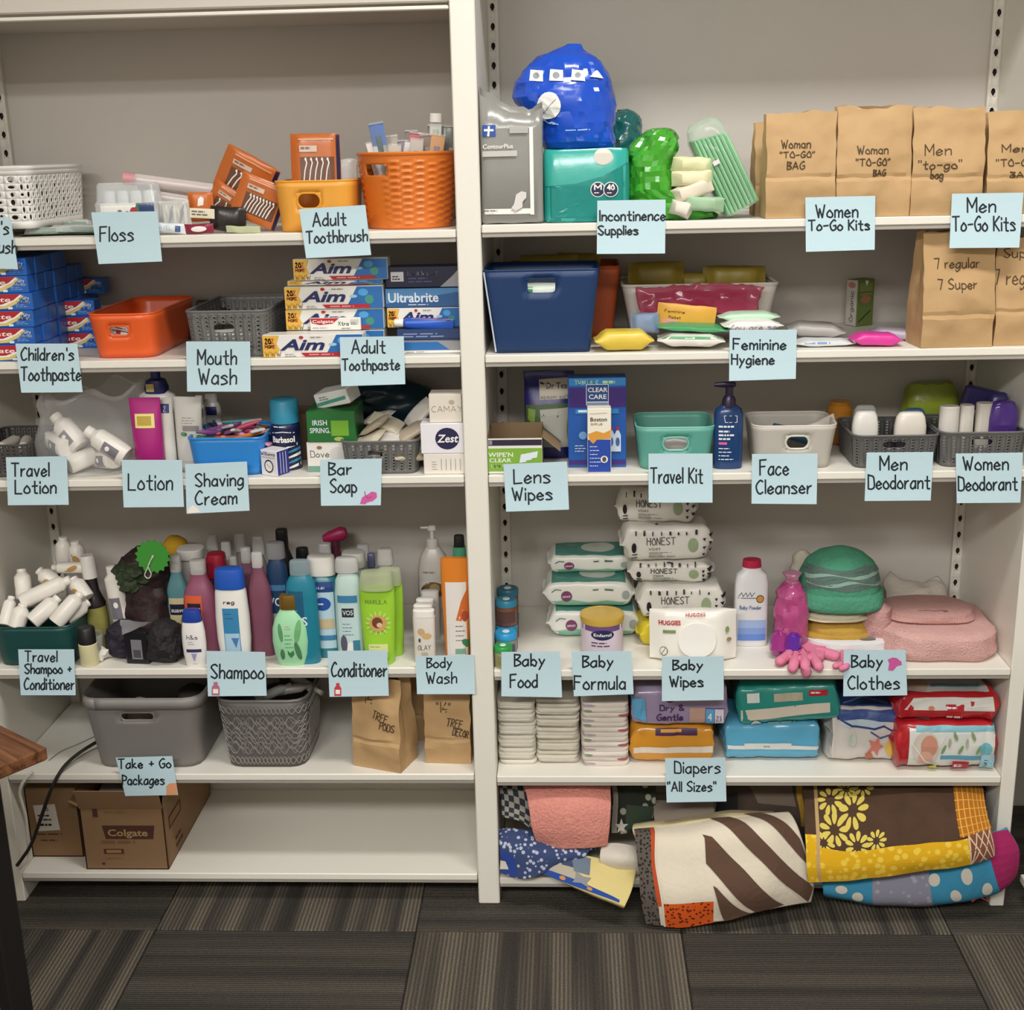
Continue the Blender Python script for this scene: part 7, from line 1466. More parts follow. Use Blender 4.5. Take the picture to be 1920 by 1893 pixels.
# hats and folded baby clothes
KN = lambda c: mat(c, .95, .7, 110, .06, 30)
def stack_xy(px, py, Y): q = P(px, py, Y); return q
def hat(label, x0, x1, yt, yb, Y, zz, c, dd=.075, seed=0, brim=None, stripes=None, hh=None):
    a, b = P(x0, yb, Y).x, P(x1, yb, Y).x; w = b-a; h = P((x0+x1)/2, yt, Y+.04).z-zz; X = (a+b)/2; h = hh or h
    t = T('knit_hat', label, 'hat', (X, Y+dd, zz)); hb = h*.28
    b1 = crumple([(0, w*.485, dd*.97, 2.8), (hb*.2, w*.505, dd, 2.8), (hb*.8, w*.5, dd, 2.3), (hb, w*.485, dd*.96, 2.3)], 56, 10, .002, 20, seed); A(t, 'brim', b1, KN(brim or c))
    b2 = crumple([(hb*.9, w*.47, dd*.94, 2.2), (h*.5, w*.46, dd*.92, 2.2), (h*.74, w*.38, dd*.78, 2.1), (h*.9, w*.25, dd*.52, 2), (h*.98, w*.1, dd*.2, 2), (h, w*.01, .002, 2)], 56, 22, .003, 16, seed+1); A(t, 'crown', b2, KN(c))
    if stripes:
        p = Print(b2, lift=.0012)
        for k, (v, m) in enumerate(stripes): p.grid(lambda s, q, v=v: (-w*.42+w*.84*s, h*v+.004*sin(s*9+k)+.006*sin(pi*s)+.008*q), 24, 1, m)
        p.build(t, 'stripe_band')
    return h
zz = z+.0006
# printed bib at the bottom of the pile
def folded(name, label, cat, x0, x1, yt, yb, Y, zz, d, m, seed=0, n=3.2, rz=0, jit=.003, layers=1, group=None):
    a, b = P(x0, yb, Y).x, P(x1, yb, Y).x; w = b-a; h = P((x0+x1)/2, yt, Y).z-P((x0+x1)/2, yb, Y).z
    md = crumple([(0, w*.47, d*.47, n+1), (h*.2, w*.5, d*.5, n+1), (h*.5, w*.505, d*.51, n), (h*.85, w*.495, d*.5, n), (h, w*.45, d*.45, n)], 64, 12, jit, 16, seed)
    lo = min(v[2] for v in md[0]); md = ([(x, y, q-lo) for x, y, q in md[0]], md[1], md[2])
    o = solo(name, label, cat, md, m, ((a+b)/2, Y+d/2, zz), (0, 0, rz), group); return o, md, w, h
o, md, w, h = folded('bib', 'white bib with grey animal print at the bottom of the hat pile', 'bib', 1518, 1682, 1202, 1226, .07, zz, .16, mat('d9d8d8', .85, .4, 90), 3, 2.6)
p = Print(md, 't', lift=.001); p.ell(-w*.12, -.035, w*.14, .026, mat('8f9a94')); p.ell(-w*.12, -.035, w*.12, .022, mat('b4bcb4')); p.ell(w*.18, -.055, w*.1, .012, mat('7a7672')); p.bars(w*.06, w*.4, -.03, 2, .012, mat('8a8a8a'), .002); p.build(o, 'print'); zz += h*.95
h = hat('mustard yellow knitted hat under the white one', 1506, 1640, 1140, 1186, .09, zz, 'b8933f', .07, 5, hh=.04); zz += h+.002
h = hat('cream knitted hat between the yellow and green hats', 1506, 1640, 1118, 1156, .095, zz, 'd2c9ae', .07, 6, hh=.026); zz += h+.002
S1 = mat('5a7068', .95, .7, 110); S2_ = mat('8aa89a', .95, .7, 110)
h = hat('green knitted hat with grey striped band on top of the pile', 1504, 1668, 1035, 1146, .08, zz, '4c9476', .085, 7, None, [(.36, S1), (.4, S1), (.44, S2_), (.48, S1), (.52, S1), (.56, S2_), (.6, S1), (.64, S1)])
solo('cloth', 'cream cloth scrap peeking left behind the green hat', 'cloth', crumple([(0, .02, .02, 2), (.04, .03, .025, 2), (.085, .022, .02, 2), (.1, .004, .004, 2)], 40, 16, .004, 40, 5), KN('c6bfae'), (P(1508, 1080, .24).x, .27, P(1508, 1090, .24).z-.03))
solo('storage_box', 'grey box hidden at the back under the cream cloth scrap', 'box', box(.07, .06, P(1508, 1090, .24).z-.031-z, .003), mat('77706a', .8), (P(1508, 1120, .24).x, .27, z+.0005))
TW = lambda c: mat(c, .95, 1, 260, .05, 40)
o, md, w, h = folded('towel', 'pale pink terry towel folded large by the right panel', 'towel', 1672, 1888, 1190, 1238, .03, z+.0006, .27, TW('d8aaa4'), 9, 3.4, 0, .006)
zt = z+h
o, md, w, h = folded('hooded_towel', 'dusty pink embroidered bib lying on the pink towel', 'bib', 1668, 1832, 1158, 1174, .1, zt+.002, .15, TW('c4968f'), 10, 2.4, -.05, .003)
p = Print(md, 't', lift=.0012); p.line([(-.03, -.045), (-.01, -.04), (.005, -.046), (.025, -.04)], .002, mat('8a5a58')); p.ell(.03, -.045, .006, .004, mat('8a5a58')); p.build(o, 'embroidery')
zt2 = zt+h
solo('towel', 'small pink cloth wedged between the hats and the pink towel', 'towel', crumple([(0, .03, .045, 2.4), (.03, .034, .05, 2.4), (.06, .03, .045, 2.2), (.072, .015, .03, 2)], 48, 16, .005, 30, 12), TW('c89a96'), (P(1645, 1175, .12).x-.0, .15, z+.028))
net = [[P(1662, 1070, .35), P(1690, 1088, .33), P(1722, 1092, .33), P(1752, 1082, .34)], [P(1660, 1100, .31), P(1695, 1112, .28), P(1738, 1104, .28), P(1770, 1106, .31)], [P(1664, 1136, .27), P(1700, 1140, .26), P(1745, 1136, .26), P(1776, 1130, .3)]]
md, f, uv = patch(net, 26, 18, .012, 26, 4); solo('cloth', 'crumpled ivory cloth heaped behind the dusty pink bib', 'cloth', md, mat('c4bcb0', .95, .5, 120), smooth=70, solid=.006)
# ================================================================== right bay, fifth shelf: diapers
z = ZR[4]
dm = [mat('e2ddcf', .8, .2, 80), mat('d8d2c2', .8, .2, 80), mat('dcd2c8', .8, .2, 80)]
dproto = {}
def diaper(label, X, Y, zz, w, d, h, k, kind, rz):
    key = (kind, k % 3)
    if key not in dproto:
        md = loft([(0, .485, .49, 9), (.15, .5, .5, 9), (.85, .5, .5, 9), (1, .48, .49, 9)], 36, jit=.02, js=5, seed=k)
        o = mesh_obj('diaper', md, dm[kind]); dproto[key] = o
        if kind == 2:
            p = Print(md, lift=.006); c = [mat('a8605c', .8), mat('8a9a7a', .8), mat('b4a8ae', .8)]
            for q in range(1): p.ell([-.36, -.1, .22, .38, .05, -.25][(q*2+k*3) % 6], .5, [.12, .08, .15][k % 3], .3, c[(q+k) % 3])
            p.build(o, 'print')
    else: o = copy_tree(dproto[key])
    o.location = (X, Y+d/2, zz); o.scale = (w, d, h); o.rotation_euler = (0, 0, rz)
    return tagit(o, label, 'diaper', 'folded diapers')
ords = ['bottom', 'second', 'third', 'fourth', 'fifth', 'sixth', 'seventh', 'eighth', 'ninth', 'tenth', 'eleventh', 'twelfth', 'thirteenth', 'fourteenth', 'fifteenth', 'sixteenth', 'seventeenth', 'eighteenth']
rn = random.Random(5)
for s, (x0, x1, yb, nn, kind, l) in enumerate([(930, 1003, 1433, 15, 0, 'left stack by the post'), (1004, 1088, 1431, 16, 1, 'middle stack'), (1090, 1180, 1437, 13, 2, 'printed stack beside the lilac pack')]):
    Y = max(.01, dep((x0+x1)/2, yb, z)); a, b = P(x0, yb, Y).x, P(x1, yb, Y).x; hh = .155/nn
    for k in range(nn):
        diaper('folded diaper, %s from below in the %s' % (ords[k], l) if k else 'folded diaper at the bottom of the %s' % l, (a+b)/2+rn.uniform(-.002, .002), Y+rn.uniform(-.003, .003)+.0004*k, z+.0006+k*(hh+.0002), (b-a)*rn.uniform(.96, 1.0), .19, hh, k+s, kind, rn.uniform(-.02, .02))
def dpack(label, x0, x1, yt, yb, Y, zz, d, col, seed, rot=(0, 0, 0), group='diaper packs', n=6.5, jit=.0035):
    a, b = P(x0, yb, Y).x, P(x1, yb, Y).x; w = b-a; h = P((x0+x1)/2, yt, Y).z-P((x0+x1)/2, yb, Y).z
    o, md = softpack('diaper_pack', label, 'diaper pack', (a+b)/2, Y, zz, w, d, h, mat(col, .25, .2, 25, coat=.35), group, rot, seed, jit, n, .012, .035)
    return o, md, w, h
o, md, w, h = dpack('marigold orange diaper pack with white band beside the printed stack', 1180, 1342, 1362, 1430, .06, z+.0006, .14, 'cf8f2c', 1); p = Print(md, lift=.0013, step=.004); p.rect(-w*.45, h*.3, w*.46, h*.46, mat('dcd2c4')); p.rect(-w*.2, h*.78, w*.28, h*.95, mat('4a1f4a')); p.rect(-w*.14, h*.86, w*.1, h*.93, mat('d89a3a')); p.build(o, 'print')
zo = z+h
o, md, w, h = dpack('lilac grey diaper pack with plum heart on the orange pack', 1182, 1366, 1290, 1362, .05, zo+.001, .16, '9a8ba8', 2); p = Print(md, lift=.0013, step=.004)
p.ell(-w*.1, h*.82, w*.06, h*.16, mat('5a1f5a')); p.hand('parent', -w*.14, h*.78, h*.1, WHT, .001, fit=w*.08); p.hand('Dry &', -w*.2, h*.46, h*.14, mat('4a1f5a'), .0028, fit=w*.24); p.hand('Gentle', -w*.23, h*.22, h*.15, mat('4a1f5a'), .003, fit=w*.26); p.rect(w*.1, h*.16, w*.26, h*.52, mat('b89484')); p.rect(w*.26, h*.12, w*.45, h*.52, mat('4a2a6a')); p.rect(w*.265, h*.14, w*.35, h*.5, mat('5aa0cc')); p.rect(w*.355, h*.14, w*.445, h*.5, mat('d8d0dc')); p.hand('4', w*.29, h*.22, h*.16, WHT, .002); p.hand('23', w*.37, h*.2, h*.12, mat('4a2a6a'), .0014); p.poly([(-w*.46, h*.3), (-w*.34, h*.2), (-w*.36, h*.8), (-w*.47, h*.8)], mat('5a9ec4')); p.build(o, 'print')
o, md, w, h = dpack('sky blue diaper pack with white band, lower middle', 1354, 1538, 1352, 1421, .07, z+.0006, .15, '5aa6c8', 3); p = Print(md, lift=.0013, step=.004); p.rect(-w*.46, h*.34, w*.47, h*.44, mat('d5d8d4')); p.rect(-w*.28, h*.34, w*.2, h*.5, mat('cfd2cc')); p.bars(-w*.08, w*.02, h*.4, 1, .01, mat('7a8a8a'), .003); p.build(o, 'print')
zo = z+h
o, md, w, h = dpack('teal green diaper pack with beige band on the sky blue pack', 1384, 1576, 1275, 1350, .06, zo+.003, .17, '2a8a80', 4, (0, -.06, 0)); p = Print(md, lift=.0013, step=.004); p.quad([(-w*.46, h*.16), (w*.4, h*.3), (w*.4, h*.54), (-w*.46, h*.44)], mat('d2c8b8')); p.rect(-w*.4, h*.62, -w*.28, h*.86, mat('d8dcd8')); p.rect(-w*.14, h*.62, w*.14, h*.82, mat('b0aa94')); p.rect(w*.2, h*.72, w*.38, h*.86, RED); p.bars(w*.22, w*.36, h*.78, 1, .01, LBL, .003); p.ell(-w*.32, h*.1, w*.05, h*.07, mat('cfd0cc')); p.bars(-w*.2, w*.2, h*.08, 1, .01, mat('cfd8a8'), .004); p.build(o, 'print')
o, md, w, h = dpack('white and ocean blue swim diaper pack with starfish and shell', 1550, 1690, 1326, 1424, .06, z+.0006, .18, 'd2ccc6', 5, (0, .03, 0), jit=.005); p = Print(md, lift=.0013, step=.004)
p.rect(-w*.4, h*.8, w*.44, h*.98, mat('3a4f8a')); p.ell(-w*.06, h*.74, w*.3, h*.09, mat('b8c8d4')); p.line([(-w*.4, h*.84), (-w*.2, h*.7), (w*.1, h*.66), (w*.22, h*.72)], .005, mat('2f3f78')); p.line([(w*.22, h*.72), (w*.42, h*.58)], .004, mat('2f3f78')); p.line([(w*.06, h*.6), (w*.18, h*.5), (w*.3, h*.56)], .004, mat('44548a'))
p.poly([(w*.13+w*.12*(1 if i % 2 == 0 else .45)*cos(2*pi*i/10), h*.34+h*.2*(1 if i % 2 == 0 else .45)*sin(2*pi*i/10)) for i in range(10)], mat('c9786a')); p.ell(w*.34, h*.32, w*.08, h*.16, mat('d8b858')); p.poly([(w*.0, h*.2), (w*.06, h*.26), (w*.12, h*.12), (w*.02, h*.1)], mat('b86a4a')); p.ell(-w*.18, h*.44, w*.06, h*.12, mat('c0ccc0')); p.build(o, 'print')
q = Print(md, 't', lift=.0013, step=.005); q.rect(-w*.42, -.07, w*.44, .08, mat('35508f')); q.line([(-w*.3, -.06), (0, -.02), (w*.3, -.05)], .004, mat('8aa4d0')); q.line([(-w*.2, .0), (w*.1, .03), (w*.34, .0)], .004, mat('8aa4d0')); q.build(o, 'top_print')
def redpack(label, x0, x1, yt, yb, Y, zz, seed, lower):
    o, md, w, h = dpack(label, x0, x1, yt, yb, Y, zz, .16, 'b02028' , seed, (0, 0, 0), 'red and white diaper packs', 5, .004)
    p = Print(md, lift=.0013, step=.004)
    if lower:
        p.rect(-w*.36, h*.08, w*.46, h*.92, mat('d9dad4', .3)); p.rect(-w*.3, h*.86, w*.46, h*.97, mat('7fb4c0')); p.ell(-w*.2, h*.5, w*.13, h*.38, mat('cfc6bc')); p.ell(-w*.17, h*.56, w*.08, h*.24, mat('c98f78')); p.ell(-w*.2, h*.32, w*.07, h*.14, mat('d8a890')); p.line([(-w*.33, h*.6), (-w*.2, h*.24), (-w*.08, h*.14)], .003, mat('e6e2da'))
        for k in range(7): p.ell(-w*.03+w*.055*k, h*(.5+.14*(k % 3)), w*.015, h*.1, mat(['7f9f6a', 'a8ae98', '8a9a70'][k % 3]), rot=.4*(k % 3-1))
        p.rect(-w*.06, h*.3, w*.4, h*.38, mat('5a9ab0')); p.ell(w*.37, h*.52, w*.06, h*.13, mat('6fb0bc')); p.rect(w*.33, h*.1, w*.45, h*.4, mat('9fc8d4')); p.hand('5', w*.37, h*.16, h*.12, mat('3a6a80'), .0016); p.rect(w*.06, h*.08, w*.22, h*.26, RED); p.bars(w*.08, w*.2, h*.16, 1, .01, LBL, .005); p.ell(-w*.12, h*.14, w*.04, h*.05, mat('c8cc4a'))
    else:
        p.quad([(-w*.42, h*.52), (w*.46, h*.46), (w*.44, h*.95), (-w*.34, h*.95)], mat('d4d2cc', .3)); p.rect(-w*.02, h*.44, w*.16, h*.72, RED); p.bars(w*.0, w*.14, h*.55, 1, .01, LBL, .005); p.bars(w*.0, w*.22, h*.22, 1, .01, mat('e0c8c4'), .005); p.rect(-w*.28, h*.04, -w*.16, h*.2, mat('b8b4b0')); p.ell(-w*.16, h*.6, w*.03, h*.08, mat('c87a5a'))
        q = Print(md, 't', lift=.0013, step=.005); q.rect(-w*.4, -.06, w*.42, .075, mat('b4b2ac', .3)); q.ell(-w*.25, -.01, w*.12, .05, mat('b09a88')); q.ell(-w*.24, -.0, w*.06, .03, mat('b88a74')); q.rect(-w*.12, -.04, w*.36, -.025, mat('4f8a98'))
        for k in range(5): q.ell(-w*.05+w*.1*k, .02, w*.03, .015, mat(['8a8a7a', '9a9080', '5f8f90'][k % 3]))
        q.build(o, 'top_print')
    p.build(o, 'print'); return h
h = redpack('white-fronted diaper pack with red gusset and baby picture, lower right', 1694, 1888, 1360, 1446, .02, z+.0006, 6, True)
redpack('red-edged diaper pack lying on the lower right pack', 1684, 1876, 1308, 1358, .03, z+h+.001, 7, False)

# ================================================================== right bay, bottom shelf: quilts and cloth
z = ZR[5]
def quilt(name, label, cat, net, m, thick=.018, jit=.004, seed=0, prints=None, nu=40, nv=30, js=14):
    N_ = [[P(*q) if len(q) == 3 else Vector(q[:3]) for q in row] for row in net]
    md, f, uv = patch(N_, nu, nv, jit, js, seed)
    o = solo(name, label, cat, md, m, smooth=70, solid=thick, uv=uv)
    if prints:
        def fn(u, v): p_, n_ = f(u, v); return p_+n_*thick*.5, n_
        p = Print(fn=fn, step=.03, lift=.0009); prints(p); p.build(o, 'patchwork')
    return o
def fab(name, bg, fg, scale, kind='dots', rough=.9, thr=.32):
    def b(nt, tc, bs):
        N, L = nt.nodes.new, nt.links.new
        v = N('ShaderNodeTexVoronoi'); v.inputs['Scale'].default_value = scale; v.inputs['Randomness'].default_value = .9 if kind != 'check' else 0; L(tc.outputs['Object'], v.inputs['Vector'])
        m = N('ShaderNodeMixRGB'); m.inputs[1].default_value = lin(fg); m.inputs[2].default_value = lin(bg)
        if kind == 'check':
            c = N('ShaderNodeTexChecker'); c.inputs['Scale'].default_value = scale; L(tc.outputs['UV'], c.inputs['Vector']); L(c.outputs['Fac'], m.inputs[0])
        else:
            r = N('ShaderNodeMapRange'); r.inputs['From Min'].default_value = thr-.04; r.inputs['From Max'].default_value = thr+.04; L(v.outputs['Distance'], r.inputs[0]); L(r.outputs[0], m.inputs[0])
        L(m.outputs[0], bs.inputs['Base Color'])
    return nodemat('mat_fabric_'+name, b, rough)
DOTN = fab('star_navy', '3a4870', 'b4bac8', 85, thr=.36); CHK = fab('check', '2c3640', '9a968a', 8, 'check'); SPK = fab('speck', '5d564f', '2c2622', 130, thr=.4); ORGF = fab('orange', 'd2581c', '6a2410', 110, thr=.34); GRYF = fab('greydot', '8f8ea0', 'a9a8b6', 45, thr=.25); YELF = fab('yellow', 'd8a81c', 'e6c44a', 60, thr=.4); DOTD = fab('navydot', '1a1c34', '9a9cae', 60, thr=.2)
quilt('cloth', 'navy and white checked cloth beside the post', 'cloth', [[(934, 1462, .1), (965, 1462, .1), (1004, 1462, .11)], [(936, 1500, .04), (970, 1510, .04), (1002, 1530, .05)], [(938, 1530, .03), (968, 1540, .025), (1000, 1562, .04)]], CHK, .01, .005, 1)
quilt('towel', 'coral pink terry towel hanging from the pile', 'towel', [[(984, 1462, .1), (1040, 1460, .1), (1100, 1460, .1), (1146, 1462, .1)], [(990, 1500, .03), (1040, 1498, .02), (1100, 1498, .02), (1144, 1500, .03)], [(1000, 1545, .012), (1045, 1548, .0), (1100, 1548, .0), (1140, 1550, .015)], [(1008, 1574, .02), (1050, 1584, .008), (1100, 1584, .008), (1136, 1578, .022)]], mat('d98f82', .95, 1.0, 150, .1, 120), .02, .005, 2)
quilt('quilt', 'dark patchwork quilt with white stars in the shadow behind the towel', 'quilt', [[(1140, 1462, .14), (1170, 1460, .12), (1230, 1462, .13)], [(1142, 1510, .1), (1172, 1510, .08), (1225, 1510, .1)], [(1135, 1565, .07), (1172, 1562, .06), (1215, 1552, .08)]], fab('dark_patch', '24281f', '8a8c7c', 36, thr=.28), .014, .006, 3,
      lambda p: (p.rect(.0, .0, .2, .9, mat('14120f', .9)), p.rect(.22, .1, .34, .95, mat('8a8478', .9)), p.rect(.5, .5, .95, .9, mat('2c3a2c', .9)), p.poly([(.42, .72), (.46, .8), (.55, .8), (.48, .86), (.5, .95), (.42, .9), (.35, .95), (.37, .86), (.3, .8), (.39, .8)], mat('b4b0a4', .9))))
quilt('cloth', 'taupe plain cloth folded behind the white striped quilt', 'cloth', [[(1218, 1506, .12), (1270, 1504, .12), (1330, 1500, .12)], [(1220, 1530, .07), (1270, 1528, .06), (1330, 1524, .07)], [(1224, 1552, .06), (1270, 1552, .05), (1330, 1548, .06)]], mat('8a7f74', .9, .3, 90), .02, .004, 4)
quilt('cloth', 'brown and maroon cloths heaped deep behind the striped quilt', 'cloth', [[(1350, 1462, .2), (1420, 1458, .18), (1512, 1460, .16)], [(1345, 1500, .14), (1420, 1500, .12), (1510, 1500, .12)], [(1340, 1556, .1), (1420, 1556, .08), (1512, 1570, .09)]], mat('4a3d34', .95, .4, 60, .35, 14), .02, .012, 5,
      prints=lambda p: (p.poly([(.05, .02), (.4, .0), (.3, .2), (.08, .3)], mat('5a1a1e', .9)), p.poly([(.35, .1), (.8, .0), (.85, .6), (.5, .55)], mat('6f6054', .9)), p.poly([(.02, .45), (.3, .4), (.28, .8), (.0, .85)], mat('1c1a1c', .9)), p.rect(.88, .1, .97, .8, mat('a8842a', .9))))
quilt('cloth', 'navy star print cloth bunched at the shelf front by the post', 'cloth', [[(936, 1552, .06), (985, 1556, .05), (1040, 1572, .05), (1120, 1575, .06)], [(936, 1585, .02), (985, 1590, .0), (1040, 1600, .0), (1100, 1590, .02)], [(938, 1628, .01), (975, 1636, -.01), (1010, 1632, -.012), (1040, 1618, .0)]], DOTN, .02, .008, 6,
      prints=lambda p: (p.poly([(.0, .5), (.2, .62), (.28, .95), (.0, .98)], mat('23408f', .9)), p.poly([(.0, .7), (.1, .72), (.16, .85), (.0, .9)], mat('d8d0c0', .9))))
quilt('cloth', 'plain white cloth end beside the speckled quilt border', 'cloth', [[(1130, 1586, .03), (1160, 1586, .03), (1195, 1590, .03)], [(1128, 1608, .0), (1160, 1608, -.01), (1196, 1612, .0)], [(1132, 1630, .01), (1160, 1632, .0), (1198, 1636, .01)]], mat('cfc8bc', .9, .3, 80), .016, .004, 7)
quilt('quilt', 'pale yellow quilt with blue border sliding off the shelf', 'quilt', [[(1010, 1612, .02), (1060, 1600, .015), (1120, 1612, .01), (1192, 1636, .0)], [(1005, 1622, .0), (1060, 1632, -.03), (1120, 1648, -.045), (1186, 1664, -.05)], [(1002, 1632, -.006), (1058, 1655, -.05), (1118, 1680, -.085), (1170, 1701, -.1)]], mat('d8c886', .9, .3, 80), .014, .003, 8,
      prints=lambda p: (p.poly([(.0, .0), (.42, .0), (.46, .8), (.0, .6)], mat('b0a894', .9)), p.poly([(.0, .62), (.45, .72), (.9, .9), (.9, 1), (.0, 1)], mat('23489a', .9)), p.poly([(.28, .1), (.5, .05), (.46, .42), (.3, .4)], mat('3a4a66', .9)), p.poly([(.4, .1), (.6, .1), (.58, .5), (.42, .5)], mat('6a7a8a', .9)), p.ell(.32, .8, .03, .08, mat('c88a4a', .9)), p.ell(.6, .88, .03, .06, mat('c88a4a', .9)), p.poly([(.44, .5), (.52, .58), (.6, .56), (.56, .72), (.6, .86), (.5, .78), (.42, .84), (.44, .68)], mat('8a8c90', .9))))
# white quilt with brown stripes spilling to the floor
BRN = mat('5c4334', .9, .3, 90)
def stripes(p):
    p.rect(.0, .06, .13, 1, SPK); p.rect(.125, .06, .16, .8, mat('b84a1e', .9)); p.rect(.155, .78, .46, 1, ORGF); p.rect(.15, .06, .162, 1, mat('d8cfc0', .9))
    # brown diagonals, upper left to lower right
    p.quad([(.42, .27), (.47, .3), (.82, .94), (.68, .985)], BRN, 14); p.quad([(.43, .3), (.43, .48), (.69, .985), (.8, .95)], BRN, 14); p.quad([(.44, .03), (.54, .02), (.985, .78), (.96, .96)], BRN, 16); p.quad([(.66, .02), (.76, .02), (.97, .34), (.985, .56)], BRN, 14); p.quad([(.46, .66), (.48, .68), (.66, .975), (.52, .985)], BRN, 10)
qo = quilt('quilt', 'white quilt with brown diagonal stripes and orange corner spilling to the floor', 'quilt',
      [[(1188, 1560, .03), (1260, 1548, .03), (1340, 1542, .03), (1420, 1534, .03), (1478, 1530, .04)],
       [(1192, 1575, -.02), (1262, 1572, -.04), (1345, 1562, -.05), (1430, 1555, -.045), (1494, 1556, -.02)],
       [(1198, 1625, -.05), (1265, 1625, -.075), (1350, 1618, -.085), (1440, 1612, -.08), (1510, 1610, -.05)],
       [(1206, 1680, -.08), (1270, 1682, -.105), (1352, 1676, -.11), (1440, 1665, -.1), (1520, 1650, -.06)],
       [(1214, 1726, -.085), (1275, 1728, -.1), (1350, 1722, -.105), (1440, 1698, -.09), (1516, 1682, -.055)]], mat('dcd2be', .9, .35, 80), .022, .006, 9, stripes, 50, 40, 11)
qe = quilt('quilt_edge', 'rolled cream edge of bedding above the striped quilt', 'quilt', [[(1188, 1548, .06), (1260, 1538, .06), (1360, 1526, .06), (1450, 1524, .07)], [(1186, 1556, .02), (1262, 1548, .01), (1362, 1536, .01), (1460, 1530, .03)], [(1192, 1568, .01), (1264, 1556, .0), (1364, 1544, .0), (1466, 1536, .02)]], mat('d2c49c', .9, .35, 80), .014, .003, 10)
qe.parent = qo; del qe['label'], qe['category']
def petal(p, u, v, a, R_):
    pts = []
    for k in range(10):
        t_ = 2*pi*k/10; l_ = R_*(.66+.34*cos(t_)); s_ = R_*.17*sin(t_)*(1+.3*cos(t_)); pts.append((u+(l_*cos(a)-s_*sin(a))/.4, v+(l_*sin(a)+s_*cos(a))/.26))
    p.poly(pts, mat('d6c25a', .9), 2)
# polka quilt roll beneath
BLU = mat('3a8fb4', .9, .4, 90); 
quilt('quilt', 'blue polka dot and grey quilt roll with magenta end at the bottom right', 'quilt',
      [[(1540, 1646, -.012), (1620, 1630, -.014), (1700, 1614, -.014), (1780, 1596, -.014), (1850, 1566, -.02), (1888, 1552, -.022)],
       [(1542, 1656, -.04), (1620, 1650, -.045), (1700, 1642, -.05), (1780, 1630, -.05), (1860, 1605, -.055), (1905, 1590, -.04)],
       [(1544, 1668, -.045), (1620, 1680, -.055), (1700, 1682, -.06), (1790, 1678, -.06), (1865, 1662, -.055), (1900, 1630, -.04)],
       [(1550, 1672, -.015), (1625, 1686, -.018), (1705, 1690, -.02), (1795, 1684, -.02), (1862, 1668, -.022), (1888, 1645, -.024)]], BLU, .02, .004, 11,
      lambda p: (p.rect(.24, .02, .5, .98, GRYF), p.quad([(.76, .02), (.995, .02), (.995, .98), (.84, .98)], mat('9c1c58', .9, .4, 90), 12), [p.ell(u, v, .026, .075, mat('d2cec2', .9)) for u, v in ((.1, .52), (.52, .42), (.6, .62), (.67, .44), (.75, .62), (.17, .62))]), 50, 24)
quilt('quilt', 'brown floral quilt with wide yellow border and lattice corner', 'quilt',
      [[(1505, 1462, .12), (1590, 1460, .12), (1680, 1458, .12), (1770, 1458, .12), (1832, 1462, .12)],
       [(1506, 1500, .03), (1590, 1498, .02), (1680, 1494, .015), (1770, 1490, .02), (1842, 1490, .03)],
       [(1508, 1560, -.05), (1590, 1566, -.065), (1680, 1560, -.07), (1775, 1552, -.068), (1852, 1540, -.05)],
       [(1512, 1612, -.08), (1592, 1615, -.095), (1685, 1606, -.1), (1780, 1595, -.098), (1858, 1578, -.082)],
       [(1516, 1648, -.085), (1594, 1642, -.092), (1688, 1630, -.095), (1784, 1618, -.092), (1858, 1600, -.085)]], mat('4a3322', .9, .4, 60, .25, 18), .022, .005, 12,
      lambda p: (p.rect(.1, .0, .101, .001, mat('4a3322', .9)), setattr(p, 'hold', True), [[petal(p, u, v, 2*pi*i/9+u*7, R_) for i in range(9)] for u, v, R_ in ((.18, .47, .032), (.28, .35, .032), (.16, .28, .026), (.3, .58, .028), (.33, .17, .024), (.12, .58, .024), (.24, .2, .02), (.4, .56, .02))], setattr(p, 'hold', False), p.rect(.0, .52, .09, 1, YELF), p.rect(.09, .62, .84, 1, YELF), p.rect(.08, .0, .1, 1, mat('b89a6a', .9)), p.rect(.8, .0, .995, .6, mat('b06a1c', .9)), p.rect(.84, .6, .998, .99, mat('7a4a34', .9)), p.rect(.9, .01, .901, .02, mat('b06a1c', .9)), setattr(p, 'hold', True),
                 [p.line([(.8, .04+.06*k), (.995, .04+.06*k)], .006, mat('e0aa3c', .9)) for k in range(10)], [p.line([(.815+.028*k, .0), (.815+.028*k, .6)], .006, mat('e0aa3c', .9)) for k in range(7)],
                 [p.line([(.84+.045*k, .6), (min(.998, .84+.045*k+.09), .98)], .007, mat('d8bfa4', .9)) for k in range(4)], [p.line([(.84+.045*k, .6), (max(.84, .84+.045*k-.09), .98)], .007, mat('d8bfa4', .9)) for k in range(4)]), 56, 44)
quilt('cloth', 'black cloth with white dots behind the lattice quilt corner', 'cloth', [[(1812, 1462, .13), (1828, 1462, .12), (1846, 1462, .1)], [(1826, 1510, .05), (1840, 1512, .04), (1852, 1515, .035)], [(1836, 1560, .03), (1846, 1565, .02), (1856, 1570, .015)]], DOTD, .014, .006, 13)
solo('tassel', 'small red thread tassel hanging under the magenta quilt end', 'tassel', join(tube([P(1838, 1672, -.055), P(1830, 1684, -.058), P(1822, 1690, -.058)], .0018, 6), tube([P(1838, 1672, -.055), P(1842, 1684, -.058), P(1852, 1688, -.058)], .0018, 6)), mat('a02a34', .8))

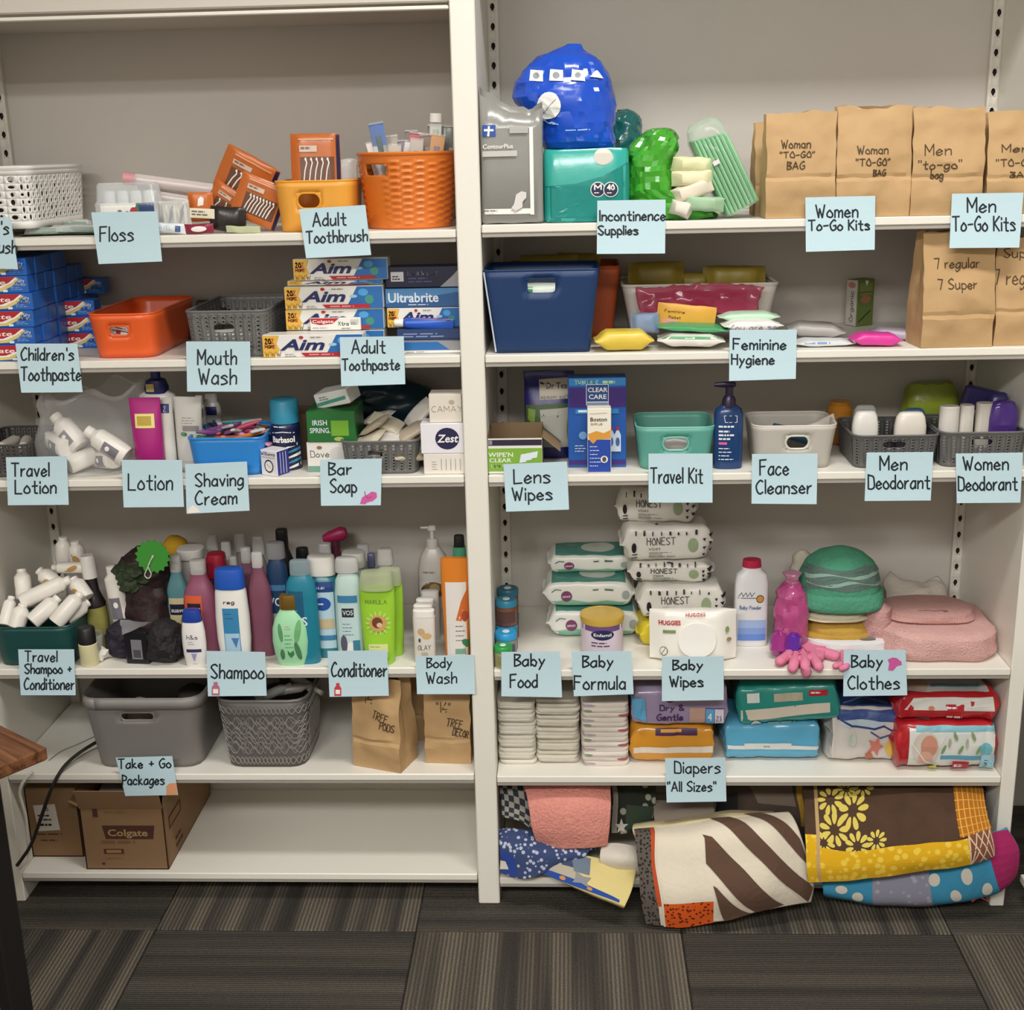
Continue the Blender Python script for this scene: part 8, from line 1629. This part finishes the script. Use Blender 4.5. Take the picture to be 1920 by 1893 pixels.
# ================================================================== settle: everything rests on its shelf and stays between the panels
bpy.context.view_layer.update()
dg = bpy.context.evaluated_depsgraph_get()
def tree(o):
    yield o
    for c in o.children: yield from tree(c)
for o in [q for q in SC.objects if q.parent is None and q.get('category') and q.name.split('.')[0] not in ('index_card', 'shelving_unit', 'corner_shelving_unit', 'table', 'power_cable', 'wire', 'quilt', 'quilt_edge', 'tassel', 'knit_glove')]:
    lo, hi = Vector((9, 9, 9)), Vector((-9, -9, -9))
    for m in tree(o):
        if m.type != 'MESH': continue
        ev = m.evaluated_get(dg)
        for v in ev.data.vertices:
            p = ev.matrix_world @ v.co
            for i in range(3):
                if p[i] < lo[i]: lo[i] = p[i]
                if p[i] > hi[i]: hi[i] = p[i]
    if lo.x > 8: continue
    cx = (lo.x+hi.x)/2; left = cx < 0; zs = ZL if left else ZR; sh = Vector((0, 0, 0))
    for s in zs:
        if s-.022 < lo.z < s+.0004: sh.z = s+.0004-lo.z
    x0, x1 = (XL, -PW/2) if left else (PW/2, XR)
    if hi.x > x1-.0004 and cx < x1: sh.x = x1-.0006-hi.x
    elif lo.x < x0+.0004 and cx > x0 and hi.x-lo.x < .5: sh.x = x0+.0006-lo.x
    if hi.y > D-.0145: sh.y = D-.0147-hi.y
    if sh.length > 0: o.location += sh

# small shifts that keep neighbours from cutting into each other
NUDGE = {
    'brush_bag.001': (-0.015, 0, 0), 'brush_tube.002': (0, -0.0045, 0), 'clamshell_pack': (0, -0.012, 0), 'cleanser_tube.001': (0, 0.003, 0),
    'cloth.003': (0.01, 0, 0), 'cloth.005': (0, -0.01, 0), 'deodorant_stick.008': (-0.008, 0, 0), 'diaper_pack.001': (0, 0, 0.003),
    'disposable_razor': (0, -0.006, 0), 'disposable_razor.002': (-0.008, 0, 0), 'disposable_razor.003': (0, -0.007, 0),
    'disposable_razor.004': (0, 0, 0.001), 'disposable_razor.005': (0, -0.013, 0), 'disposable_razor.006': (0.003, 0.001, 0),
    'disposable_razor.008': (0, 0, 0.001), 'disposable_razor.009': (0, -0.0045, 0.007), 'disposable_razor.010': (0.013, 0, 0),
    'disposable_razor.012': (-0.0045, 0, 0), 'disposable_razor.013': (0, 0, 0.014), 'disposable_razor.014': (0, -0.002, 0),
    'disposable_razor.016': (0, 0, 0.006), 'disposable_razor.017': (0, 0, 0.0045), 'disposable_razor.018': (0, 0.013, 0.002),
    'disposable_razor.020': (0, 0, 0.004), 'disposable_razor.024': (0, 0, 0.0075), 'disposable_razor.025': (0.01, -0.006, 0),
    'folded_pad.002': (-0.01, 0, 0), 'folded_pad.004': (-0.008, 0, 0), 'hair_net.001': (0, -0.013, 0), 'hooded_towel': (0.006, 0, 0.001),
    'knit_glove': (-0.01, -0.0031, 0.0031), 'knit_glove.001': (0, 0, 0.001), 'knit_hat': (0.008, 0, 0), 'knit_hat.001': (0.001, 0, 0),
    'lace_basket': (0.01, 0, 0), 'lotion_bottle.004': (0.008, 0, 0), 'lotion_bottle.005': (0, -0.0031, 0.0031), 'lotion_bottle.006': (0, 0, 0.003),
    'lotion_bottle.018': (0, -0.006, 0), 'lotion_tube.001': (0, 0.001, 0), 'lotion_tube.002': (0, 0.001, 0), 'lotion_tube.007': (0, -0.01, 0),
    'oil_bottle': (0, 0.001, 0), 'pad_bag.001': (-0.009, 0, 0), 'pad_pack.001': (0, 0.01, 0), 'pad_pack.004': (0.001, 0.01, 0),
    'pad_packet.007': (0, 0, 0.002), 'paper_bag.005': (0.001, 0, 0), 'paper_bag.007': (0.013, 0, 0), 'perforated_basket.001': (0.013, 0, 0),
    'perforated_basket.003': (-0.0045, 0, 0), 'plastic_bag': (-0.001, 0, 0), 'power_cable': (-0.003, 0, 0), 'quilt.004': (0, -0.002, 0),
    'shampoo_bottle.001': (0.001, 0, 0), 'shampoo_bottle.002': (0, -0.0045, 0), 'shampoo_bottle.016': (0, -0.013, 0), 'shipping_carton': (0.003, 0, 0),
    'soap_box': (-0.006, 0, 0), 'soap_box.002': (0, 0, 0.001), 'soap_packet.008': (0, 0, 0.0045), 'soap_packet.011': (0, -0.003, 0),
    'storage_bin': (-0.006, 0, 0), 'toiletry_pouch': (0, 0, 0.001), 'toothbrush_pack.002': (0, -0.001, 0), 'toothbrush_pack.003': (0, 0, 0.001),
    'toothbrush_pack.005': (-0.0045, -0.01, 0.001), 'toothbrush_pack.007': (0, 0.008, 0), 'toothbrush_pack.008': (0, 0, 0.003),
    'toothbrush_pack.009': (0, 0, 0.002), 'toothbrush_pack.010': (0, -0.006, 0), 'toothbrush_pack.011': (0, 0.003, 0),
    'toothbrush_pack.012': (0, -0.001, 0.003), 'toothbrush_pack.015': (0, 0.0045, 0.001), 'toothbrush_pack.017': (0, -0.001, 0),
    'towel.001': (0, 0, 0.0045), 'toy_block': (0, -0.003, 0), 'underpad_pack': (0, 0.008, 0), 'underwear_pack': (0.001, 0, 0),
    'wipes_pack.001': (0, 0, 0.003), 'wipes_pack.002': (0, 0, 0.0045), 'wipes_pack.005': (0.002, 0, 0), 'wrapped_goods': (0, 0, 0.002), }
for k, v in NUDGE.items():
    if k in bpy.data.objects: bpy.data.objects[k].location += Vector(v)
